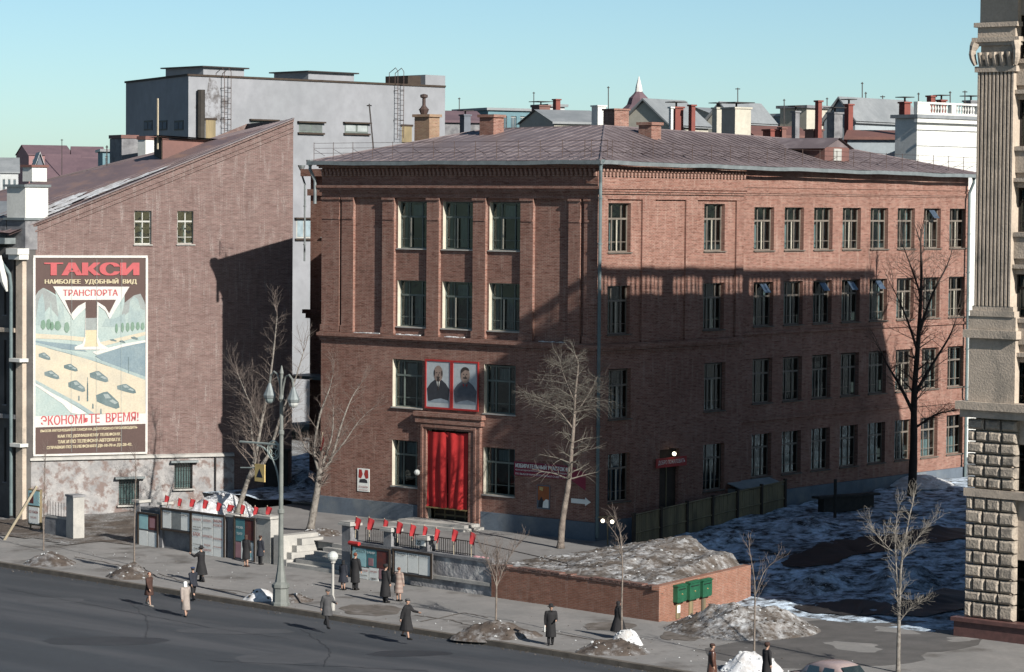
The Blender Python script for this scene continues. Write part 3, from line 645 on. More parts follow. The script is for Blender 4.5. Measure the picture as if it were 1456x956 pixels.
# two portraits: generic busts of a bald bearded man in a suit, and a moustached man in a grey uniform
fr0 = frame((-11.97, -.05), 0, 6.38)
def portrait(x0, label, kind):
    t = thing('portrait_panel', (-11.97+x0, -.05, 6.38), label, 'portrait')
    fr = frame((-11.97+x0, -.05), 0, 6.38); W_, H_ = 1.94, 2.72
    c = MB(); c.box(0, W_, -.05, 0, 0, .1, fr); c.box(0, W_, -.05, 0, H_-.1, H_, fr); c.box(0, .1, -.05, 0, .1, H_-.1, fr); c.box(W_-.1, W_, -.05, 0, .1, H_-.1, fr); c.build('frame', REDP, t)
    c = MB(); c.box(.1, W_-.1, -.02, 0, .1, H_-.1, fr); c.build('canvas', M('pale_blue_canvas', (.62, .66, .68), (.5, .56, .6), .8), t)
    def el(cx, cz, rx, rz, y, n=20, a0=0, a1=2*math.pi): return [fr @ Vector((cx+rx*math.cos(a0+(a1-a0)*k/n), y, cz+rz*math.sin(a0+(a1-a0)*k/n))) for k in range(n)]
    suit = M('dark_suit_print', (.05, .055, .07), (.035, .04, .05), 4) if kind == 'a' else M('grey_uniform_print', (.17, .18, .21), (.12, .13, .16), 4)
    fc = M('face_print', (.42, .31, .26), (.3, .22, .19), 6); dk = M('hair_print', (.07, .055, .05), (.05, .04, .04), 5)
    fade = M('fade_print', (.4, .46, .52), (.3, .36, .42), 3)
    c = MB(); c.poly([fr @ Vector(v) for v in ((.22, -.025, .42), (W_-.22, -.025, .42), (W_-.14, -.025, 1.1), (W_-.42, -.025, 1.42), (W_*.62, -.025, 1.62), (W_*.38, -.025, 1.62), (.42, -.025, 1.42), (.14, -.025, 1.1))]); c.build('painted_coat', suit, t)
    c = MB(); c.poly([fr @ Vector(v) for v in ((.2, -.028, .36), (W_-.2, -.028, .36), (W_-.25, -.028, .5), (W_*.6, -.028, .6), (W_*.35, -.028, .52))]); c.build('painted_fade', fade, t)
    c = MB(); c.poly(el(W_/2, 1.95, .33, .45, -.03)); c.build('painted_face', fc, t)
    c = MB()
    if kind == 'a':
        c.poly([fr @ Vector(v) for v in ((W_/2-.12, -.03, 1.52), (W_/2, -.03, 1.0), (W_/2+.12, -.03, 1.52))]); c.build('painted_shirt', PAPER, t)
        c = MB(); c.poly([fr @ Vector(v) for v in ((W_/2-.04, -.034, 1.5), (W_/2-.05, -.034, 1.1), (W_/2, -.034, 1.0), (W_/2+.05, -.034, 1.1), (W_/2+.04, -.034, 1.5))])
        c.poly(el(W_/2, 1.62, .1, .13, -.034)); c.poly(el(W_/2-.27, 1.98, .05, .16, -.034)); c.poly(el(W_/2+.27, 1.98, .05, .16, -.034)); c.poly(el(W_/2, 1.76, .14, .035, -.036))
    else:
        c.poly([fr @ Vector(v) for v in ((W_/2-.2, -.032, 1.5), (W_/2-.05, -.032, 1.42), (W_/2-.12, -.032, 1.3))]); c.poly([fr @ Vector(v) for v in ((W_/2+.05, -.032, 1.42), (W_/2+.2, -.032, 1.5), (W_/2+.12, -.032, 1.3))]); c.build('painted_collar_tab', REDINK, t)
        c = MB(); c.poly(el(W_/2, 2.16, .31, .24, -.034, 20, .15, math.pi*2-.0)[0:10]+[fr @ Vector((W_/2-.28, -.034, 2.05)), fr @ Vector((W_/2, -.034, 2.24))]); c.poly(el(W_/2, 1.8, .16, .05, -.036))
        c.poly([fr @ Vector(v) for v in ((W_/2-.3, -.0362, 1.95), (W_/2-.24, -.0362, 2.2), (W_/2-.31, -.0362, 2.2))])
    for sx in (-1, 1): c.poly(el(W_/2+sx*.11, 2.0, .055, .025, -.037))
    c.poly(el(W_/2+.02, 1.88, .025, .06, -.037)); c.build('painted_features', dk, t)
portrait(0, 'left portrait in red frame: bald bearded man in dark suit', 'a'); portrait(1.96, 'right portrait in red frame: moustached man in grey uniform', 'b')
# posters, banner, arrow on the front wall
def poster(x0, z0, w_, h_, label, bgc, items, ang=0, p=None, name='wall_poster', y=-.02):
    t = thing(name, (x0, y, z0), label, 'poster'); fr = frame(p or (x0, y), ang, z0)
    c = MB(); c.box(0, w_, -.015, 0, 0, h_, fr); c.build('sheet', bgc, t)
    for k, (mt, pts) in enumerate(items):
        c = MB(); c.poly([fr @ Vector((a*w_, -.018-.002*k, b*h_)) for a, b in pts]); c.build('printed_shape', mt, t)
    return t, fr
t, fr = poster(-17.08, 1.42, .93, 1.3, 'small white election poster with red flags on the left of the front wall', PAPER,
  [(REDINK, ((.08, .6), (.3, .55), (.45, .75), (.35, .95), (.12, .95))), (REDINK, ((.92, .6), (.7, .55), (.55, .75), (.65, .95), (.88, .95))), (INK, ((.15, .38), (.85, .38), (.8, .5), (.6, .56), (.2, .52)))])
c = MB(); put_text(c, 'ВСЕ НА ВЫБОРЫ', fr, .12, .2, .7, .12, -.03); put_text(c, 'В ВЕРХОВНЫЙ СОВЕТ', fr, .12, .06, .7, .08, -.03); c.build('lettering', REDINK, t)
t, fr = poster(-3.94, 1.42, .9, 1.28, 'orange poster with a white figure under the election banner', PLINTH,
  [(M('orange_print', (.5, .17, .06), (.38, .12, .05), 2), ((.06, .35), (.94, .35), (.94, .96), (.06, .96))), (PAPER, ((.45, .06), (.9, .06), (.9, .4), (.7, .42), (.5, .3))), (INK, ((.1, .06), (.42, .06), (.5, .35), (.35, .52), (.15, .3))), (YEL, ((.2, .8), (.45, .75), (.5, .9), (.2, .93)))])
t = thing('election_banner', (-5.5, -.1, 3.1), 'long crimson banner with white lettering and one torn drooping end', 'banner')
BAN = M('crimson_banner', (.36, .05, .09), (.28, .035, .07), 2)
c = MB()
for k in range(16):
    u0, u1 = k/16, (k+1)/16; f_ = lambda u: -.05-.04*math.sin(u*17)
    dr = lambda u: 0 if u < .82 else -(u-.82)*3.3
    top = lambda u: 3.86+(0 if u < .82 else -(u-.82)*2.0)
    xa, xb = -5.53+4.9*u0, -5.53+4.9*u1
    c.quad((xa, f_(u0), 3.1+dr(u0)*.85), (xb, f_(u1), 3.1+dr(u1)*.85), (xb, f_(u1), top(u1)), (xa, f_(u0), top(u0)))
c.build('cloth', BAN, t)
fr = frame((-5.53, -.12), 0, 3.1); c = MB(); put_text(c, 'ИЗБИРАТЕЛЬНЫЙ УЧАСТОК №', fr, .15, .44, 3.7, .28, 0); put_text(c, 'ИЗБИРАТЕЛЬНЫЙ УЧАСТОК №', fr, .175, .445, 3.7, .28, -.004); put_text(c, 'краснопресненского избирательного округа', fr, .15, .26, 3.6, .12, 0); put_text(c, 'ПО ВЫБОРАМ В ВЕРХОВНЫЙ СОВЕТ СССР', fr, .15, .06, 3.7, .13, 0); c.build('lettering', PAPER, t)
t = thing('arrow_sign', (-1.55, -.02, 1.85), 'white arrow sign pointing right near the building corner', 'sign')
fr = frame((-1.57, -.02), 0, 1.8); c = MB(); c.box(0, .95, -.04, 0, .1, .34, fr)
i = len(c.v); ar = [(.95, 0), (1.3, .22), (.95, .44)]; c.v += [tuple(fr @ Vector((a, yy, b))) for yy in (-.04, 0) for a, b in ar]; c.f += [(i, i+1, i+2), (i+3, i+5, i+4), (i, i+3, i+4, i+1), (i+1, i+4, i+5, i+2), (i+2, i+5, i+3, i)]; c.m += [0]*5
c.build('arrow', PAPER, t)

# ================================================================== BUILDING WITH THE BILLBOARD
TA = G(60, 735, -1.0); TE = Vector((math.sin(R(30)), math.cos(R(30)), 0)); TN = Vector((TE.y, -TE.x, 0))
TANG = math.atan2(TE.y, TE.x)
T = thing('billboard_building', tuple(TA), 'dull pink brick gable end with sloping tin roof and huge billboard', 'building')
def tz(s_): return 16.3+(s_+.42)*(22.68-16.3)/15.66
def tp(s_, z, d=0): q = TA+TE*s_-TN*d; return (q.x, q.y, z)      # d inwards
def ts(x, y): q = PL(x, y, TN, TA); return (q-TA).dot(TE), q.z
S0, S1 = -.75, 15.24
wl = MB(); p0 = tp(S0, 0); p1 = tp(S1, 0)
a0, z_ = ts(191, 348); a1, z1_ = ts(215.5, 300); b0, _ = ts(252, 348); b1, _ = ts(275, 302)
g0, gz0 = ts(247, 695); g1, gz1 = ts(273, 657); h0, hz0 = ts(168, 718); h1, hz1 = ts(197, 680)
ZT = 16.1
wall(wl, p0, p1, -1.6, ZT, [(a0-S0, a1-S0, 15.1, ZT), (b0-S0, b1-S0, 15.15, ZT), (g0-S0, g1-S0, gz0, gz1), (h0-S0, h1-S0, hz0, hz1)], .22, 0, 1)
wl.mi = 0
def tpoly(pts): wl.poly([tp(a, b) for a, b in pts])
xs = [S0, a0, a1, b0, b1, S1]
for i, (a, b) in enumerate(zip(xs[:-1], xs[1:])):
    lo = 17.1 if i in (1, 3) else ZT
    tpoly([(a, lo), (b, lo), (b, tz(b)), (a, tz(a))])
wl.mi = 1
for a, b in ((a0, a1), (b0, b1)):
    wl.poly([tp(a, ZT), tp(a, 17.1), tp(a, 17.1, .22), tp(a, ZT, .22)]); wl.poly([tp(b, 17.1), tp(b, ZT), tp(b, ZT, .22), tp(b, 17.1, .22)]); wl.poly([tp(a, 17.1), tp(b, 17.1), tp(b, 17.1, .22), tp(a, 17.1, .22)])
wl.mi = 0
DB = 11.0; skew = 0.0
wl.poly([tp(S1, -1.6), tp(S1, -1.6, DB), tp(S1, tz(S1), DB), tp(S1, tz(S1))]); wl.poly([tp(S0, -1.6, DB), tp(S0, -1.6), tp(S0, tz(S0)), tp(S0, tz(S0), DB)])
wl.poly([tp(S1, -1.6, DB), tp(S0, -1.6, DB), tp(S0, tz(S0), DB), tp(S1, tz(S1), DB)])
wl.build('wall', [BT, WHITE], T)
ptw = proto(a1-a0, 2.0, FRAMEW, 'mid', CONCL, vb=(.5,), dep=.2)
for a, zz in ((a0, 15.1), (b0, 15.12)):
    q = TA+TE*a; place_win(ptw, T, (q.x, q.y), TANG, zz)
# raking brick courses under the verge, and the verge itself
def rake(d0, d1, za, zb_, s0=S0, s1=S1): 
    c = MB(); P = [tp(s, tz(s)+z, d) for s in (s0, s1) for z in (za, zb_) for d in (d0, d1)]
    i = len(c.v); c.v += P
    for f in ((0, 2, 3, 1), (4, 5, 7, 6), (0, 1, 5, 4), (2, 6, 7, 3), (0, 4, 6, 2), (1, 3, 7, 5)): c.f.append(f); c.m.append(0)
    return c
rake(-.08, -.001, -.75, -.65, 2).build('raking_course', BT, T); rake(-.08, -.001, -.5, -.4).build('raking_course', BT, T); rake(-.14, 0, -.14, .02).build('raking_course', BT, T)
rake(-.25, .35, .03, .1).build('verge_flashing', ROOF, T)
rf = MB(); rr = [tp(S0-1.2, tz(S0-1.2)+.06, -.2), tp(S1, tz(S1)+.06, -.1), tp(S1-1.5, tz(S1-1.5)-.15, DB), tp(S0-6, tz(S0-6)+2.6, DB+9)]
rf.poly(rr); rf.poly([(p[0], p[1], p[2]-.12) for p in rr][::-1]); rf.build('roof', ROOFT, T)
RNn = (Vector(rr[1])-Vector(rr[0])).cross(Vector(rr[3])-Vector(rr[0])).normalized()
def rz_(p): return (p[0], p[1], rr[0][2]-((p[0]-rr[0][0])*RNn.x+(p[1]-rr[0][1])*RNn.y)/RNn.z+.05)
sm = MB()
for k in range(1, 22):
    u = k/22; a = Vector(rr[0]).lerp(Vector(rr[3]), u); b = Vector(rr[1]).lerp(Vector(rr[2]), u); sm.tube([a+Vector((0, 0, .02)), b+Vector((0, 0, .02))], .03, 4)
sm.build('roof_seams', ROOF, T, kind='stuff')
sm = MB()
for (s_, d_, L_, wd) in ((.4, 1.5, 5.2, .5), (2.6, .75, 4.4, .3), (-.4, 2.6, 3.6, .6), (-.4, .6, 2.3, .35), (5.2, .5, 2.6, .18)):
    n = 10
    for k in range(n):
        for j in (0, 1): pass
    for k in range(n):
        u0, u1 = k/n, (k+1)/n; w0 = wd*math.sin(math.pi*u0)**.5*(.7+.5*random.random()) if 0 < k else .02; w1 = wd*(.7+.4*random.random()) if k < n-1 else .02
        a, b = s_+L_*u0, s_+L_*u1; sm.poly([rz_(tp(a, 0, d_-w0)), rz_(tp(b, 0, d_-w1)), rz_(tp(b, 0, d_+w1)), rz_(tp(a, 0, d_+w0))])
sm.build('snow_strip', SNOW, T)
# dormer box on the roof
p = ts(262, 226); sp, zp = p
RN = (Vector(rr[1])-Vector(rr[0])).cross(Vector(rr[3])-Vector(rr[0])).normalized(); dq = PL(231, 224, RN, rr[0])
c = MB(); fr = Matrix.Translation(dq) @ Matrix.Rotation(TANG, 4, 'Z')
c.box(0, 3.0, 0, 2.2, -1, 1.1, fr); dm_ = c.build('dormer', ROOF3, T)
c = MB(); c.box(-.05, -.005, .05, 2.1, -.9, 1.25, fr); c.build('dormer_hatch', DARKW, dm_)
c = MB(); c.poly([fr @ Vector(v) for v in ((-.3, -.3, 1.35), (3.9, -.3, 1.15), (3.9, 2.5, 1.15), (-.3, 2.5, 1.35))]); c.poly([fr @ Vector(v) for v in ((-.3, -.3, 1.25), (-.3, 2.5, 1.25), (3.9, 2.5, 1.05), (3.9, -.3, 1.05))]); c.build('dormer_roof', ROOF, dm_)
c = MB(); c.tube([fr @ Vector((-.2, .4, .5)), fr @ Vector((-.2, .4, 3.6))], .06, 5); c.build('pole', PALEW, dm_)
# plastered base
TB = MB(); zc = 2.35
ops = [(g0-S0, g1-S0, gz0, gz1), (h0-S0, h1-S0, hz0, hz1)]
q0 = tp(S0, 0, -.16); q1 = tp(11.6, 0, -.16)
wall(TB, q0, q1, -1.8, zc, ops, .35); TB.poly([tp(S0, zc, -.16), tp(11.6, zc, -.16), tp(11.6, zc, 0), tp(S0, zc, 0)]); TB.poly([tp(11.6, -1.8, -.16), tp(11.6, -1.8, 0), tp(11.6, zc, 0), tp(11.6, zc, -.16)])
TB.build('plaster_base', BASEP, T)
c = MB(); c.poly([tp(S0, zc+.0, -.28), tp(11.6, zc, -.28), tp(11.6, zc+.13, -.2), tp(S0, zc+.13, -.2)]); c.poly([tp(S0, zc+.13, -.2), tp(11.6, zc+.13, -.2), tp(11.6, zc+.2, 0), tp(S0, zc+.2, 0)]); c.poly([tp(S0, zc-.02, 0), tp(11.6, zc-.02, 0), tp(11.6, zc-.02, -.28), tp(S0, zc-.02, -.28)]); c.build('base_ledge', CONCL, T)
for a, b, za, zb_ in ((g0, g1, gz0, gz1), (h0, h1, hz0, hz1)):
    fr = Matrix.Translation(tp(a, za, -.16)) @ Matrix.Rotation(TANG, 4, 'Z'); ww = b-a; hh = zb_-za
    c = MB(); c.box(0, ww, .33, .36, 0, hh, fr); wi = c.build('window', FRAMEG, T)
    c = MB(); c.box(.08, ww-.08, .3, .32, .08, hh-.08, fr); c.build('pane', M('dull_glass', (.1, .16, .16), (.06, .1, .1), 3, rough=.2, spec=.8), wi)
    c = MB()
    for k in range(7): c.tube([fr @ Vector((ww*(k+.5)/7, .05, 0)), fr @ Vector((ww*(k+.5)/7, .05, hh))], .018, 4)
    for k in (.25, .75): c.tube([fr @ Vector((0, .05, hh*k)), fr @ Vector((ww, .05, hh*k))], .015, 4)
    c.build('window_bars', IRON, wi)
    c = MB(); c.box(-.1, ww+.1, -.18, .3, -.1, 0, fr); c.build('sill', CONCL, wi)
    c = MB(); c.box(-.25, ww+.3, -.3, .3, hh, hh+.12, fr); c.build('hood', ZINC, wi)
c = MB(); s_ = ts(305, 650)[0]; c.tube([tp(s_, zc, -.25), tp(s_, -.9, -.25)], .05, 6); c.build('conduit', IRON, T)
# ---- billboard
sb, zb1 = -.45, 2.7
BW_, BH_ = 6.62, 11.62
BBt = thing('taxi_billboard', tp(sb, zb1, -.08), 'huge painted taxi billboard with white letter T and cars on a bridge', 'billboard', rz=TANG)
fr = Matrix.Translation(tp(sb, zb1, -.05)) @ Matrix.Rotation(TANG, 4, 'Z')
def pc(name, c_, c2=None): return M(name, c_, c2 or tuple(v*.88 for v in c_), 1.2, rough=.7)
pBROWN = pc('poster_brown', (.115, .07, .062)); pSKY = pc('poster_sky', (.4, .5, .49), (.48, .56, .53)); pSAND = pc('poster_sand', (.68, .6, .46), (.58, .53, .43)); pWHT = pc('poster_white', (.78, .76, .72))
pWAT = pc('poster_water', (.2, .28, .33), (.27, .35, .38)); pCAR = pc('poster_car', (.12, .18, .19), (.2, .26, .27)); pCARL = pc('poster_car_light', (.36, .42, .42)); pGRN = pc('poster_green', (.16, .28, .2), (.22, .33, .26)); pTOWN = pc('poster_tower', (.33, .42, .43), (.42, .5, .48)); pRED = pc('poster_red', (.58, .12, .13)); pCRM = pc('poster_cream', (.72, .62, .42)); pFADE = pc('poster_mid', (.3, .32, .32), (.36, .4, .39))
c = MB(); c.box(0, BW_, -.05, .05, 0, BH_, fr); c.build('panel', pSKY, BBt)
c = MB(); 
for (a, b, d, e_) in ((-.1, BW_+.1, -.1, 0.02), (-.1, BW_+.1, BH_-.02, BH_+.12)): c.box(a, b, -.1, .06, d, e_, fr)
c.box(-.12, .02, -.1, .06, .02, BH_-.02, fr); c.box(BW_-.02, BW_+.12, -.1, .06, .02, BH_-.02, fr); c.build('frame', pWHT, BBt)
X0, X1, Y0, Y1 = 138, 550, 76, 812        # picture coordinates measured on the enlarged photograph
def bu(X, Y):
    t = (X-X0)/(X1-X0); top = 77-6*t; bot = 816-24*t
    return ((t)*BW_, BH_*(bot-Y)/(bot-top))
lay = [0]
def art(name, mt, *polys):
    lay[0] += 1; y = -.052-.0028*lay[0]
    for P_ in polys:
        c = MB(); c.poly([fr @ Vector((max(.02, min(BW_-.02, bu(*p)[0])), y, max(0.02, min(BH_-.02, bu(*p)[1])))) for p in P_]); c.build(name, mt, BBt)
def ell(cx, cy, rx, ry, n=14): return [(cx+rx*math.cos(2*math.pi*k/n)*(1+.12*math.sin(k*2.3)), cy+ry*math.sin(2*math.pi*k/n)*(1+.1*math.sin(k*3.1))) for k in range(n)]
art('painted_sky_band', pBROWN, [(130, 70), (555, 66), (555, 250), (545, 235), (530, 205), (505, 212), (470, 240), (470, 182), (210, 184), (215, 215), (190, 200), (168, 190), (150, 205), (130, 225)])
art('painted_haze', pFADE, [(130, 222), (150, 203), (168, 190), (190, 205), (215, 220), (225, 300), (190, 260), (160, 300), (130, 300)], [(470, 240), (505, 212), (530, 205), (555, 245), (555, 275), (500, 262), (455, 300)])
art('painted_tower', pTOWN, [(140, 330), (150, 240), (165, 210), (172, 240), (178, 330)], [(190, 330), (196, 235), (205, 330)], [(220, 335), (228, 250), (242, 250), (250, 335)], [(480, 330), (490, 235), (505, 215), (520, 225), (530, 260), (548, 268), (548, 330)], [(385, 330), (400, 300), (430, 300), (470, 280), (480, 330)])
art('painted_quay', pSAND, [(133, 362), (250, 366), (330, 372), (330, 388), (250, 382), (133, 380)], [(380, 388), (550, 345), (550, 358), (400, 400), (360, 402)])
art('painted_river', pWAT, [(360, 440), (470, 402), (550, 385), (550, 520), (470, 492), (400, 465)], [(133, 388), (290, 400), (330, 425), (220, 415), (133, 398)])
art('painted_bank', pWHT, [(133, 548), (150, 553), (220, 590), (280, 625), (330, 655), (300, 660), (270, 655), (240, 622), (190, 590), (133, 556)], [(350, 425), (470, 392), (550, 376), (550, 384), (470, 402), (365, 436)])
art('painted_bridge', pSAND, [(133, 402), (200, 420), (330, 452), (550, 520), (550, 655), (350, 655), (290, 625), (200, 575), (133, 535)])
art('painted_parapet', pTOWN, [(133, 394), (240, 418), (380, 455), (550, 512), (550, 524), (380, 466), (240, 428), (133, 404)], [(133, 535), (210, 572), (300, 618), (360, 655), (340, 658), (290, 628), (200, 582), (133, 546)])
art('painted_trees', pGRN, *[ell(x, y, rx, ry) for x, y, rx, ry in ((168, 328, 9, 18), (188, 326, 9, 20), (200, 332, 8, 16), (222, 330, 12, 18), (255, 336, 10, 20), (440, 335, 5, 18), (462, 332, 6, 18), (482, 330, 7, 17), (500, 327, 7, 17), (520, 325, 7, 15), (538, 325, 7, 14))])
def carp(x, y, w_, h_): return [(x-w_*.5, y-h_*.35), (x-w_*.2, y-h_*.55), (x-w_*.02, y-h_*.6), (x+w_*.2, y-h_*.3), (x+w_*.45, y+h_*.05), (x+w_*.5, y+h_*.4), (x+w_*.35, y+h_*.5), (x-w_*.1, y+h_*.3), (x-w_*.48, y+h_*.05)]
cars = [(173, 447, 44, 26), (270, 487, 52, 26), (200, 516, 56, 30), (375, 518, 70, 38), (292, 556, 64, 40), (478, 560, 72, 32), (408, 606, 88, 58), (428, 380, 26, 8), (462, 384, 22, 8), (508, 370, 26, 10)]
art('painted_car', pCAR, *[carp(*q_) for q_ in cars])
art('painted_car_top', pCARL, *[[(x-w_*.2, y-h_*.42), (x, y-h_*.45), (x+w_*.14, y-h_*.18), (x-w_*.1, y-h_*.15)] for x, y, w_, h_ in cars[:7]], *[[(x+w_*.2, y-h_*.12), (x+w_*.42, y+h_*.1), (x+w_*.3, y+h_*.2), (x+w_*.05, y)] for x, y, w_, h_ in cars[:7]])
art('painted_figure', pCAR, *[[(x-2, y), (x+2, y), (x+3, y+h_), (x-3, y+h_)] for x, y, h_ in ((300, 590, 18), (352, 618, 18), (382, 636, 22), (332, 540, 70))], [(331, 520), (333, 520), (333, 600), (331, 600)], [(484, 440), (486, 440), (486, 500), (484, 500)])
art('painted_letter_outline', pWHT, [(204, 184), (488, 180), (414, 302), (398, 272), (372, 252), (370, 370), (380, 392), (408, 408), (405, 416), (284, 418), (284, 408), (312, 396), (322, 370), (324, 262), (300, 285), (279, 308)])
art('painted_letter_t', pBROWN, [(248, 234), (438, 229), (412, 280), (396, 255), (368, 238), (367, 300), (325, 302), (324, 240), (296, 256), (270, 286)])
art('painted_letter_fade', pFADE, [(325, 300), (367, 298), (367, 345), (324, 347)]); art('painted_letter_foot', pCRM, [(324, 345), (367, 343), (366, 385), (373, 404), (319, 406), (324, 388)])
art('painted_white_strip', pWHT, [(130, 672), (250, 668), (400, 655), (556, 648), (556, 688), (130, 716)]); art('painted_brown_strip', pBROWN, [(130, 714), (556, 686), (556, 800), (130, 822)])
def atext(txt, X, Yb, Xe, hpx, mt, bold=0., name='lettering', sk=0):
    a, zb_ = bu(X, Yb); b, _ = bu(Xe, Yb); lay[0] += 1; c = MB()
    for k, dx in enumerate((0,) if not bold else ((-bold, bold) if bold < .05 else (-bold, -bold*.33, bold*.33, bold))): put_text(c, txt, fr, a+dx, zb_, b-a, hpx*BH_/740, -.052-.0028*lay[0]-.0006*k, 0, sk)
    return c.build(name, mt, BBt)
atext('ТАКСИ', 178, 144, 518, 49, pRED, .11)
atext('НАИБОЛЕЕ  УДОБНЫЙ  ВИД', 174, 178, 514, 24, pCRM, .02); atext('ТРАНСПОРТА', 241, 219, 444, 24, pRED, .012)
atext('ЭКОНОМЬТЕ  ВРЕМЯ!', 160, 706, 522, 36, pRED, .015, sk=.028)
for txt, X, Y, Xe in (('ВЫЗОВ АВТОМОБИЛЕЙ-ТАКСИ НА ДОМ МОЖНО ПРОИЗВОДИТЬ', 158, 733, 518), ('КАК ПО ДОМАШНЕМУ ТЕЛЕФОНУ,', 222, 752, 456), ('ТАК И ПО ТЕЛЕФОНУ-АВТОМАТУ.', 222, 772, 456), ('СПРАВКИ ПО ТЕЛЕФОНАМ Д0-10-70 и Д3-20-42.', 180, 796, 498)):
    atext(txt, X, Y, Xe, 14, pCRM, .02, sk=.02)
SEAM = MB()
for X in (272, 365, 458): SEAM.poly([fr @ Vector((bu(X, 400)[0]+d, -.16, z)) for d, z in ((0, .1), (.012, .1), (.012, BH_-.1), (0, BH_-.1))])
SEAM.build('sheet_joint', pTOWN, BBt)

# ================================================================== FLAT-ROOFED GREY BLOCK BEHIND
HG = 27.4
gTL, gC, gR = (G(x, y, HG) for x, y in ((179, 118), (268, 107.5), (633, 124)))
GB = thing('grey_rendered_block', (gC.x, gC.y, 0), 'tall windowless grey rendered block with flat roof and iron ladders', 'building')
back = gR+(gTL-gC); c = MB(); 
def gp(p, z): return (p.x, p.y, z)
c.quad(gp(gC, 0), gp(gR, 0), gp(gR, HG), gp(gC, HG)); c.quad(gp(gTL, 0), gp(gC, 0), gp(gC, HG), gp(gTL, HG)); c.quad(gp(gR, 0), gp(back, 0), gp(back, HG), gp(gR, HG)); c.quad(gp(back, 0), gp(gTL, 0), gp(gTL, HG), gp(back, HG))
c.build('wall', GREY, GB)
c = MB(); c.quad(gp(gC, HG+.01), gp(gR, HG+.01), gp(back, HG+.01), gp(gTL, HG+.01)); c.build('roof', ROOF2, GB)
gu = (gR-gC).normalized(); gang = math.atan2(gu.y, gu.x); gl_ = (gR-gC).length; gfr = frame((gC.x, gC.y), gang, 0); gn = Vector((gu.y, -gu.x, 0))
gv = (gC-gTL).normalized(); gang2 = math.atan2(gv.y, gv.x); gfr2 = frame((gTL.x, gTL.y), gang2, 0); gl2 = (gC-gTL).length; gn2 = Vector((gv.y, -gv.x, 0))
def guv(x, y): q = PL(x, y, gn, gC); return (q-gC).dot(gu), q.z
def guv2(x, y): q = PL(x, y, gn2, gTL); return (q-gTL).dot(gv), q.z
c = MB(); c.box(-.1, gl_, -.1, -.001, HG-.03, HG+.12, gfr); c.build('roof_edge', DARKW, GB); c = MB(); c.box(-.1, gl2+.08, -.1, -.001, HG-.03, HG+.13, gfr2); c.build('roof_edge', DARKW, GB)
for (xa, ya, xb, yb, fm) in ((425, 188, 458, 176, 0), (490, 189, 523, 177, 1), (357, 184, 392, 173, 0), (421, 339, 443, 312, 2)):
    a, zb_ = guv(xa, ya); b, zt_ = guv(xb, yb); f = MB(); f.box(a, b, -.02, .02, zb_, zt_, gfr); wi = f.build('window', [FRAMEG, FRAMEG, FRAMEW][fm], GB)
    f = MB(); w_ = b-a; n = 2
    for k in range(n): f.box(a+w_*k/n+.1, a+w_*(k+1)/n-.1, -.04, -.021, zb_+.12, zt_-.12, gfr)
    f.build('pane', [M('grey_pane', (.2, .22, .22), None, 2, rough=.3), M('pale_pane', (.5, .55, .55), None, 2, rough=.3), M('blue_pane', (.4, .5, .55), None, 2, rough=.2)][fm], wi)
    f = MB(); f.box(a-.2, b+.2, -.3, -.001, zt_+.02, zt_+.14, gfr); f.box(a-.15, b+.15, -.2, -.001, zb_-.16, zb_-.02, gfr); f.build('sill', DARKW, wi)
for xa, xb in ((205, 217), (226, 238), (248, 261)):
    a, zb_ = guv2(xa, 186); b, zt_ = guv2(xb, 171); f = MB(); f.box(a, b, -.03, .02, zb_, zt_, gfr2); wi = f.build('window', IRON, GB); f = MB(); f.box(a+.12, a+(b-a)*.45, -.05, -.031, zb_+.12, zt_-.15, gfr2); f.box(a+(b-a)*.55, b-.12, -.05, -.031, zb_+.12, zt_-.15, gfr2); f.build('pane', PLINTH, wi)
for (xa, ya, xb, yb) in ((292, 198, 306, 171), (571, 203, 585, 180)):
    a, zb_ = guv(xa, ya); b, zt_ = guv(xb, yb); f = MB(); f.box(a, b, -.06, .02, zb_, zt_, gfr); dd = f.build('door', WOOD, GB); f = MB(); f.box(a-.12, b+.12, -.1, -.061, zt_, zt_+.15, gfr); f.build('door_frame', DARKW, dd)
a, z0_ = guv(282, 200); _, z1_ = guv(282, 128); f = MB(); f.tube([gfr @ Vector((a, -.35, z0_)), gfr @ Vector((a, -.35, z1_))], .3, 8); f.build('flue_pipe', M('sooty_pipe', (.07, .06, .05), (.035, .032, .03), 1), GB)
for x in (318.5, 564.5):
    a, zt_ = guv(x, 97); _, zb_ = guv(x, 197); f = MB()
    for d in (-.32, .32): f.tube([gfr @ Vector((a+d, -.5, zb_)), gfr @ Vector((a+d, -.5, zt_-.3)), gfr @ Vector((a+d, -.2, zt_)), gfr @ Vector((a+d, .6, zt_-.4)), gfr @ Vector((a+d, .6, HG))], .035, 4)
    ld = f.build('ladder', RUSTI, GB); f = MB()
    for k in range(int((zt_-zb_-1)/.42)): f.tube([gfr @ Vector((a-.32, -.5, zb_+.2+k*.42)), gfr @ Vector((a+.32, -.5, zb_+.2+k*.42))], .022, 3)
    f.build('rungs', RUSTI, ld, kind='stuff')
    f = MB()
    for k in range(int((HG-zb_-1.5)/2.4)+1): f.tube([gfr @ Vector((a-.34, -.5, zb_+1.5+k*2.4)), gfr @ Vector((a-.34, 0, zb_+1.5+k*2.4))], .03, 3); f.tube([gfr @ Vector((a+.34, -.5, zb_+1.5+k*2.4)), gfr @ Vector((a+.34, 0, zb_+1.5+k*2.4))], .03, 3)
    f.build('ladder_bracket', RUSTI, ld, kind='stuff')
